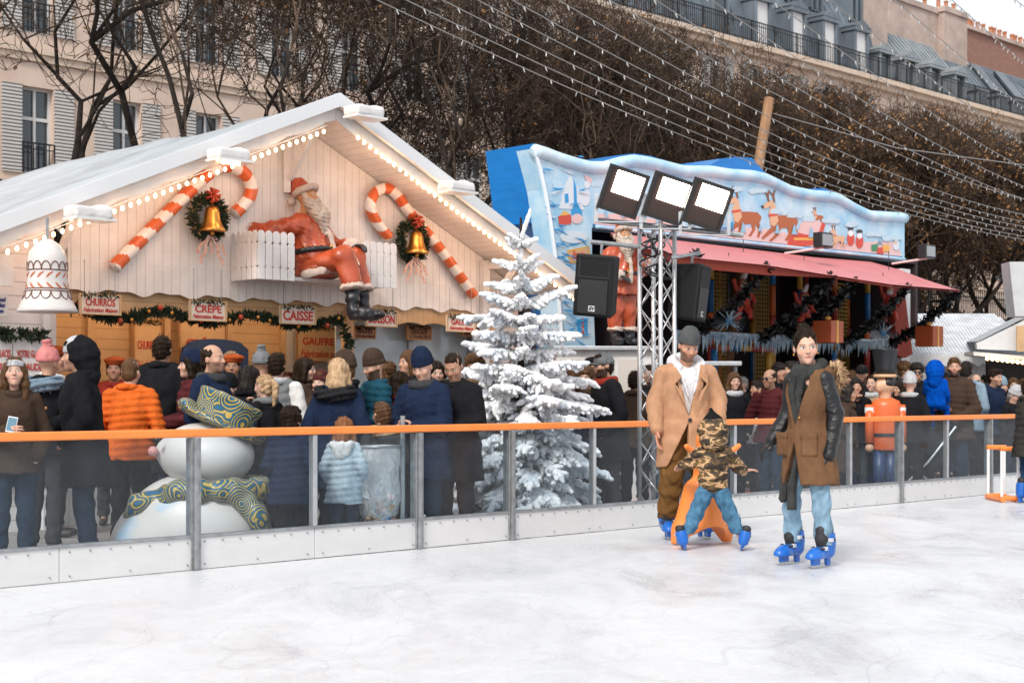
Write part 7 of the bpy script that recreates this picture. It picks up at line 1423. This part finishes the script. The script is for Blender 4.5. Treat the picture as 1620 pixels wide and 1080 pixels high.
for (p0, y1, sg), nm in zip(WR, names):
    a, b = atY(p0[0]-90, -90, 11.0), atY(1700, y1+(y1-0)*.06 if y1 > 300 else y1+40, 27.0); n = 60; L = (b-a).length; P = [a.lerp(b, i/n)-V((0, 0, sg*6.5*4*(i/n)*(1-i/n)*.34)) for i in range(n+1)]
    t = thing('light_chain', nm, 'light chain', a, 0, GW); MB().tube(P, .0052, 4).build('wire', wire_m, t)
    k = 46; 
    for i in range(k):
        f = (i+.5)/k*n; j = int(f); q = P[j].lerp(P[min(j+1, n)], f-j)
        if not (-20 < 810+q.x/q.y*FP < 1640 and HY-(q.z-HC)/q.y*FP > -20): continue
        if led is None: m = MB(); m.tube([(0, 0, 0), (.008, 0, -.022), (.016, 0, -.045)], [.005, .007, .004], 4); led = m.build('bulb', led_m, t); o = led
        else: o = led.copy(); C.objects.link(o); o.parent = t
        o.location = q-a if o is not led else q-a+V((0, 0, 0)); o.rotation_euler = (random.Random(i).uniform(-.5, .5), 0, random.Random(i*7).uniform(0, 6))
for me_ in (led.data,):
    for v in me_.vertices: v.co += (top_matrix(led.parent).translation)      # local origin of the little lamp is its hook
t = thing('guy_wire', 'thin bare wire running from the top of the wooden pole', 'wire', atv(1217, 180, 7.5), 0); MB().tube([atv(1217, 178, 7.5), atY(1420, 226, 28)-V((0, 0, .1)), atY(1700, 272, 29)], .010, 4).build('wire', wire_m, t)
# ================================================================== the crowd behind the barrier
K = {n: cloth('crowd_'+n, c) for n, c in dict(black=(.012, .012, .014), navy=(.012, .02, .045), char=(.04, .042, .045), brown=(.055, .035, .025), olive=(.05, .048, .03), maroon=(.08, .018, .02), orange=(.60, .12, .02), teal=(.012, .06, .09), grey=(.16, .165, .17), lgrey=(.42, .42, .43), white=(.66, .64, .62), pale=(.40, .47, .52), rust=(.36, .07, .02), pink=(.55, .20, .19), red=(.25, .03, .02), jean=(.022, .038, .065), blue=(.0, .06, .36), tan=(.38, .24, .14), camel=(.4, .24, .13), bluegrey=(.20, .27, .33)).items()}
shoe_m = mat('dark_shoes', (.03, .025, .022), rough=.5)
TN = dict(a=(.50, .28, .19), b=(.42, .23, .15), c=(.56, .34, .25), d=(.33, .17, .10), e=(.60, .38, .29))
HOLD = dict(LE=(.24, -.05, 1.14), LW=(.08, -.27, 1.10), RE=(-.24, -.05, 1.14), RW=(-.08, -.27, 1.10)); POCK = dict(LE=(.25, .04, 1.15), LW=(.17, -.10, .97), RE=(-.25, .04, 1.15), RW=(-.17, -.10, .97))
PHONE = dict(RE=(-.24, -.04, 1.13), RW=(-.10, -.28, 1.18), LE=(.24, .03, 1.15), LW=(.17, -.1, .97)); UPHAND = dict(RE=(-.22, -.14, 1.16), RW=(-.07, -.17, 1.42), LE=(.24, .03, 1.15), LW=(.17, -.1, .97))
CROWD_N = [0]
def cp(label, px, ytop, Y, rot, top='black', hair='short', hc='dark', hat=None, tone='a', fem=False, head=(0, 0, 0), pose=POCK, puf=0, hem=.84, bot='jean', hands='', beard=0, scarf=None, fur=None, hs=1.0, hmax=None, glasses=0, arm=None, pom=None, shades=0, t=.034, lod=None, hoodd=None, extra_h=0):
    Y += max(0, px-1300)/300*1.5; Y = max(Y, Yv(px, .40)); c = atY(px, ytop, Y); h = (c.z-GZ)/(1.0+extra_h); hatx = .02 if hat else .0
    h = h/((1.755+hatx+(hs-1)*.14)/1.75); face = dict(beard=beard) if beard else {}
    if fem: face['lips'] = (.45, .12, .10)
    if hc == 'blond': face['brow'] = (.2, .11, .05)
    p = Person(label, (c.x, Y, GZ+.03), rot, h, pose, head=head, hs=hs, tone=TN[tone], fem=fem, lod=lod or max(.0075, Y*.0007), group=None, lean=random.Random(px).uniform(-2.5, 4), **face)
    for q in hands: p.hand(q, curl=.9)
    p.body()
    if hair: p.hair(hair, hc)
    m = K[top]; o = p.coat(m, hem=hem, t=t, puffer=puf, arm_m=K[arm] if arm else None)
    if hoodd: g = SD(); g.chain([a3(.11*math.cos(a), .07+.09*math.sin(a), 1.46-.01*math.sin(a)) for a in np.linspace(-.2, math.pi+.2, 8)], [.04]*8, .03).ell((0, .15, 1.38), (.11, .05, .1), .05).disp(wob(.005, 24, 3)); p.part('hood', g, K[hoodd])
    elif not scarf: p.collar(m)
    if scarf: p.ring('scarf', K[scarf], 1.475, .09, .095, .036, .0, .15)
    if fur:
        P = [a3(.14*math.cos(a), .08+.10*math.sin(a), 1.46-.03*math.sin(a)) for a in np.linspace(-.4, math.pi+.4, 12)]; fm = cloth('crowd_fur_'+fur, dict(tan=(.38, .24, .14), black=(.02, .02, .022), blue=(.16, .22, .28), brown=(.13, .08, .05))[fur]); g = SD(); g.chain(P, [.045]*12, .03).disp(wob(.010, 55, 2)); f_ = p.part('fur_collar', g, fm); p.fur(f_, fm, P, .045, 420, .05)
    if hat:
        k, hm_ = hat.split('/')
        if k == 'beanie': p.beanie(K[hm_], K[pom] if pom else None, tall=.01)
        elif k == 'slouch': p.beanie(K[hm_], None, tall=.028)
        elif k == 'cap': p.cap(K[hm_])
        elif k == 'beret': p.beret(K[hm_])
        elif k == 'hood': p.hood_up(K[hm_], 1.0)
        elif k == 'band': b = SD(); b.ell((0, .012, .045), (.088, .106, .10)); b.cutf(lambda X, Y, Z: .03-.15*Y-Z).cutf(lambda X, Y, Z: Z-.085+.15*Y); p.part('headband', b, K[hm_], p.lod, head=True)
    if shades or glasses:
        m_ = MB(p.HM)
        for sx in (-1, 1): m_.lathe((sx*.032, -.100, .004), [(.001, -.002), (.023 if shades else .021, 0), (.023 if shades else .021, .003), (.017 if glasses else .001, .0035)], 12, axis=(0, -1, 0)); m_.bar((sx*.054, -.098, .008), (sx*.078, 0, .012), .004, .004)
        m_.bar((-.012, -.102, .008), (.012, -.102, .008), .004, .004); m_.build('sunglasses' if shades else 'glasses', blackp, p.t)
    if bot == 'jean' and CROWD_N[0] % 3: bot = ('black', 'char')[CROWD_N[0] % 2]
    if CROWD_N[0] in (20, 30, 47, 58): p.bag(K['char'])
    p.trousers(K[bot], bottom=.10, h=.018); p.shoes(shoe_m); CROWD_N[0] += 1; return p
# --- queue in front of the gable chalet
p = cp('woman with grey knitted headband and long brown hair holding a phone while eating', 20, 566, 11.4, 25, 'brown', 'long', 'brown', 'band/lgrey', 'c', True, (-8, -12, 0), PHONE, hands='R')
m_ = MB(Matrix.Translation((-.055, -.33, 1.24)) @ Euler((R(-35), R(10), R(-10))).to_matrix().to_4x4()); m_.box((-.036, -.004, -.07), (.036, .004, .07)); o = m_.build('phone', mat('white_phone', (.7, .7, .72), rough=.3), None); o.matrix_world = p.t.matrix_basis.copy(); tag(o, 'white phone held up in front of the woman with the knitted headband', 'phone'); m_ = MB(Matrix.Translation((-.055, -.33, 1.24)) @ Euler((R(-35), R(10), R(-10))).to_matrix().to_4x4()); m_.box((-.032, -.0055, -.06), (.032, -.0045, .06)); m_.build('screen', mat('phone_screen', (.12, .22, .28), rough=.1), o)
cp('person from behind with pink pompom beanie and blue-grey fur collar', 68, 552, 12.9, 165, 'black', None, 'dark', 'beanie/pink', 'a', True, fur='blue', pom='pink')
cp('stall seller in rust beret at the hatch beside the white hut', 90, 549, 14.6, 95, 'white', 'short', 'dark', 'beret/rust', 'b', True)
p = cp('hooded man in black coat holding up a paper cup of churros, seen in profile', 140, 538, 12.0, -78, 'black', 'short', 'dark', 'beanie/lgrey', 'a', False, (0, 0, 0), dict(RE=(-.24, -.06, 1.14), RW=(-.10, -.30, 1.08), LE=(.24, .04, 1.15), LW=(.18, -.12, .98)), hem=.62, hands='R', beard=.25, t=.045); p.hood_up(K['black'], .98)
c = p.t.matrix_basis @ V((-.06, -.37, 1.10)); ct = thing('churros_cup', 'paper cup of golden churros in the hand of the hooded man', 'food cup', c, 0); MB().lathe(c-V((0, 0, .06)), [(.035, 0), (.055, .13), (.05, .13), (.032, .01)], 16).build('paper_cup', mat('paper_cup', (.66, .60, .55)), ct, True); rg = random.Random(3); chm = mat('churros', (.55, .22, .06), rough=.6, bump=.5, bs=50)
for i in range(7): a = rg.random()*6.28; q = c+V((.03*math.cos(a), .03*math.sin(a), .05)); MB().tube([q-V((0, 0, .05)), q+V((.03*math.cos(a), .03*math.sin(a), .06)), q+V((.06*math.cos(a)+.02, .04*math.sin(a), .10 if i else .19))], .012, 7).build('churro', chm, ct, True)
cp('close-cropped man from behind in a bright orange quilted jacket', 205, 571, 13.0, 172, 'orange', 'buzz', 'brown', None, 'c', puf=.062, hem=.84, pose=dict(LE=(.30, .02, 1.12), LW=(.20, -.22, 1.05), RE=(-.27, .0, 1.14), RW=(-.16, -.25, 1.05)), bot='jean', t=.045)
cp('stall seller in rust beret behind the orange jacket', 180, 566, 15.9, 10, 'red', 'short', 'dark', 'beret/rust', 'b', False)
cp('tall man from behind in a wide black coat facing the menu boards', 252, 534, 14.3, 178, 'black', 'short', 'dark', None, 'b', hem=.55, t=.06)
cp('person in maroon jacket and navy hat holding out their hands beside the navy panel', 306, 557, 14.0, -70, 'maroon', 'bob', 'dark', 'beanie/navy', 'c', True, pose=HOLD, hands='LR', puf=.07)
cp('balding bearded man in navy coat with grey scarf, in profile', 342, 549, 12.9, 72, 'navy', 'bald', 'dark', None, 'a', beard=.5, scarf='char', hoodd=None, t=.045, hem=.7)
cp('stall seller in rust beret under the white fan emblem', 367, 562, 15.9, 5, 'black', 'short', 'dark', 'beret/rust', 'd')
cp('dark-haired woman from behind in black between the scarfed man and the ponytail', 388, 582, 13.6, 160, 'black', 'bob', 'black', None, 'a', True, scarf='black')
cp('person in fluffy grey pompom hat seen from behind', 409, 558, 14.9, 170, 'char', None, 'dark', 'beanie/grey', 'a', True, pom='grey')
cp('man from behind in grey padded vest with pale sleeves and light scarf', 440, 562, 14.2, 170, 'grey', 'short', 'dark', None, 'b', scarf='lgrey', arm='white', puf=.08, t=.04)
cp('short blond woman with ponytail and hand to her face, dark jacket', 424, 596, 13.1, -125, 'black', 'ponytail', 'blond', None, 'e', True, pose=UPHAND, hands='R', scarf='grey')
cp('child from behind in a blue padded coat standing at the glass', 460, 650, 11.9, 175, 'navy', 'curly', 'dark', None, 'b', hs=1.25, puf=.08, hem=.72, t=.05, bot='jean')
cp('child in brown jacket in front of the steel griddle', 478, 598, 15.3, 60, 'brown', 'short', 'dark', None, 'b', hs=1.1)
cp('blond woman from behind in navy coat with black fur hood', 534, 572, 12.7, 168, 'navy', 'long', 'blond', None, 'e', True, fur='black', hem=.6, t=.055)
cp('man in black quilted jacket behind the blond woman', 556, 562, 13.6, -100, 'black', 'short', 'brown', 'slouch/brown', 'a', puf=.06, t=.05)
cp('bearded man in brown slouchy beanie and teal quilted jacket, eyes down', 585, 560, 14.0, -60, 'teal', None, 'dark', 'slouch/brown', 'a', head=(0, 18, 0), beard=.9, puf=.062, t=.045, pose=HOLD, hands='LR')
cp('person in round brown fur hat behind the teal jacket', 614, 578, 15.4, 150, 'char', 'curly', 'brown', None, 'b')
cp('child with tan fur hood leaning on the barrier', 603, 640, 12.7, -150, 'char', 'short', 'brown', None, 'a', fur='tan', hs=1.2, t=.05)
cp('child from behind in a pale blue quilted jacket with white hood', 545, 664, 11.75, 172, 'pale', 'bob', 'red', None, 'e', True, hs=1.28, puf=.075, hem=.74, t=.05, hoodd='white')
cp('long-haired man looking across the serving windows', 645, 558, 15.3, -55, 'black', 'bob', 'brown', None, 'a')
cp('woman in dark red hoodie half hidden by the navy coat', 636, 592, 14.3, 120, 'red', 'long', 'dark', None, 'b', True)
cp('older man in navy beanie and navy coat looking down at his hands', 669, 558, 12.9, -28, 'navy', None, 'grey', 'slouch/navy', 'c', head=(0, 26, 0), pose=HOLD, hands='LR', scarf='char', hem=.66, t=.045)
cp('close-cropped man in black coat looking down beside the snowy fir', 722, 562, 13.2, -22, 'black', 'buzz', 'dark', None, 'b', head=(0, 28, 0), pose=HOLD, hands='LR', hem=.62, t=.05, fur='brown')
cp('man with bushy hair just behind the close-cropped man', 752, 566, 15.0, -15, 'black', 'curly', 'brown', None, 'b')
cp('person mostly hidden behind the snowy fir near the posts', 792, 600, 16.0, 30, 'maroon', 'long', 'dark', None, 'a', True)
cp('woman in navy jacket with long brown hair peering past the snowy fir', 905, 588, 15.4, -8, 'navy', 'long', 'brown', None, 'e', True, puf=.07)
cp('person with hand on cheek and short hair between fir and bearded man', 931, 584, 17.2, -20, 'brown', 'curly', 'brown', None, 'c', pose=UPHAND, hands='R')
cp('person in flat black hat far behind the hand-on-cheek person', 938, 566, 19.0, 10, 'black', 'bob', 'black', 'beret/black', 'a', True)
cp('bearded man in grey cap and long black coat, in profile', 968, 560, 15.5, -68, 'black', 'short', 'dark', 'cap/grey', 'a', beard=.95, hem=.68, t=.05, scarf='red')
cp('person in brown coat partly behind the truss', 1004, 590, 16.6, 165, 'brown', 'short', 'dark', None, 'b')
cp('man with beard seen through the truss lattice', 1026, 580, 18.6, -30, 'black', 'short', 'black', None, 'b', beard=.6)
cp('smiling woman with checked scarf beside the camel coat', 1160, 592, 19.0, 12, 'black', 'long', 'brown', None, 'c', True, scarf='lgrey', arm='black')
cp('dark-haired man in cream jacket, in profile', 1196, 605, 19.4, -75, 'white', 'short', 'black', None, 'b')
cp('balding man in sunglasses and plum quilted jacket', 1222, 587, 17.9, -48, 'maroon', 'bald', 'dark', None, 'b', shades=1, puf=.07, beard=.35, t=.045, pose=UPHAND, hands='')
cp('person with curly black hair behind the man in sunglasses', 1233, 578, 21.4, 20, 'black', 'curly', 'black', None, 'b')
cp('man in black coat close behind the parka woman', 1250, 574, 19.6, -95, 'black', 'short', 'black', None, 'a', beard=.5)
cp('person in black behind the toddler, under the orange rail', 1142, 612, 20.5, 5, 'black', 'short', 'brown', None, 'c')
cp('long-haired woman in patterned shawl in profile beside the soldier statue', 1340, 612, 17.2, 75, 'brown', 'long', 'black', None, 'b', True, scarf='brown', hem=.55)
cp('dark-haired woman with hand at her chin', 1354, 601, 18.6, -5, 'black', 'long', 'black', None, 'a', True, pose=UPHAND, hands='R')
cp('bearded man in black and white cap', 1364, 578, 20.4, -15, 'black', 'short', 'black', 'cap/black', 'a', beard=.7)
cp('woman in grey scarf holding her phone beside the soldier statue', 1378, 596, 19.2, -35, 'camel', 'bun', 'dark', None, 'c', True, scarf='lgrey', pose=HOLD, hands='LR')
cp('person with brown hair behind the soldier hat', 1428, 575, 24.0, 60, 'char', 'curly', 'brown', None, 'b')
cp('woman with dark hair just past the soldier coat', 1422, 606, 19.8, -60, 'maroon', 'bob', 'dark', None, 'a', True)
cp('person from behind in pale knitted beanie and black coat with pale scarf', 1440, 594, 18.0, 155, 'black', None, 'dark', 'slouch/lgrey', 'c', True, scarf='lgrey')
cp('dark-haired man in sunglasses behind the pale beanie', 1450, 578, 21.6, -10, 'black', 'curly', 'black', None, 'b', shades=1)
p = cp('smiling bearded man in dark olive quilted jacket carrying a child in blue', 1507, 568, 18.4, -42, 'brown', 'short', 'brown', None, 'a', head=(28, 0, 0), beard=.9, puf=.07, t=.055, hands='R', pose=dict(RE=(-.30, -.05, 1.12), RW=(-.02, -.30, 1.10), LE=(.27, .0, 1.12), LW=(.12, -.27, .96)), hem=.74)
k = cp('small child in bright blue hooded snowsuit carried on the bearded man\'s arm', 1481, 571, 18.1, 150, 'blue', None, 'brown', None, 'c', hs=1.3, pose=dict(LE=(.22, -.1, 1.2), LW=(.2, -.3, 1.25), RE=(-.22, -.05, 1.15), RW=(-.2, -.2, 1.0), LK=(.16, -.26, .85), RK=(-.16, -.26, .85), LA=(.16, -.28, .45), RA=(-.16, -.28, .45)), bot='blue', t=.05, hem=.85)
k.hood_up(K['blue'], 1.32); k.t.scale = (.58,)*3; q = atY(1481, 571, 19.0); k.t.location = (q.x, 19.0, q.z-.58*1.86)
cp('dark-haired man from behind in blue-grey coat next to the bearded carrier', 1530, 574, 19.6, 150, 'bluegrey', 'short', 'black', None, 'b', hoodd='bluegrey')
cp('bald man with glasses far behind', 1544, 594, 23.0, -15, 'navy', 'bald', 'grey', None, 'c', glasses=1)
cp('clean-cut dark-haired man in navy coat looking aside', 1563, 586, 19.6, 38, 'navy', 'short', 'dark', None, 'a', beard=.3, t=.045)
cp('person in blue-grey beanie and brown jacket', 1583, 600, 20.0, 20, 'brown', 'bob', 'dark', 'slouch/bluegrey', 'a', True)
cp('older person in grey beanie and glasses bending forward', 1597, 614, 18.2, 40, 'black', 'short', 'grey', 'slouch/lgrey', 'c', head=(0, 24, 0), glasses=1)
cp('person with short brown hair between the two beanies', 1603, 600, 22.6, -12, 'char', 'bob', 'brown', None, 'c', True)
cp('person in tan coat at the edge behind the parka child', 1619, 602, 21.0, -25, 'tan', 'short', 'brown', None, 'a')
# people further back, glimpsed between the others
rg = random.Random(12); tops = ['black', 'navy', 'char', 'brown', 'maroon', 'olive', 'black', 'grey']; hcs = ['dark', 'black', 'brown', 'dark', 'brown', 'grey']
for i, (px, yt, Y, extra) in enumerate(((1090, 596, 22, 'under the awning behind the camel coat'), (1178, 598, 22.5, 'between the checked scarf and the cream jacket'), (1210, 600, 23, 'behind the cream jacket'), (1268, 590, 22, 'behind the parka woman'), (1300, 594, 21.5, 'past the leather sleeve'), (1325, 592, 21.5, 'by the fur hood of the parka'), (1392, 588, 22.5, 'behind the soldier hat'), (1412, 598, 21, 'behind the soldier shoulder'), (1466, 594, 22.5, 'behind the blue snowsuit'), (1495, 592, 24, 'far behind the bearded carrier'), (1520, 596, 24.5, 'far behind the blue-grey coat'), (1555, 598, 24.5, 'behind the bald man with glasses'), (1575, 596, 24, 'behind the blue-grey beanie'), (1612, 590, 25.5, 'under the bulbs of the market hut'), (1346, 590, 23.5, 'above the shawl woman'), (488, 570, 15.2, 'before the steel griddle'), (505, 590, 14.8, 'next to the blond woman'), (690, 575, 15.6, 'behind the navy beanie'), (265, 590, 14.9, 'behind the wide black coat'), (292, 592, 15.2, 'before the navy panel'), (365, 598, 14.4, 'behind the scarfed man'), (872, 590, 17.0, 'seen past the fir branches'), (1050, 596, 21.0, 'between truss and camel coat'))):
    fem = rg.random() < .5; ht = rg.choice([None, None, 'slouch', 'beanie']); top = rg.choice(tops); hcx = rg.choice(hcs); hst = rg.choice(['long', 'bob', 'bun']) if fem else rg.choice(['short', 'curly', 'short'])
    cp('%s %s in %s %s' % (('woman' if fem else 'man'), extra, {'char': 'charcoal'}.get(top, top), 'coat and knitted hat' if ht else 'coat with %s hair' % hcx), px, yt, Y, rg.uniform(-75, 75), top, hst, hcx, (ht+'/'+rg.choice(['char', 'bluegrey', 'maroon', 'black'])) if ht else None, rg.choice('abce'), fem, (rg.uniform(-20, 20), rg.uniform(-5, 12), 0), beard=0 if fem else rg.choice([0, .5, .8]), lod=.012)
print('crowd', CROWD_N[0])
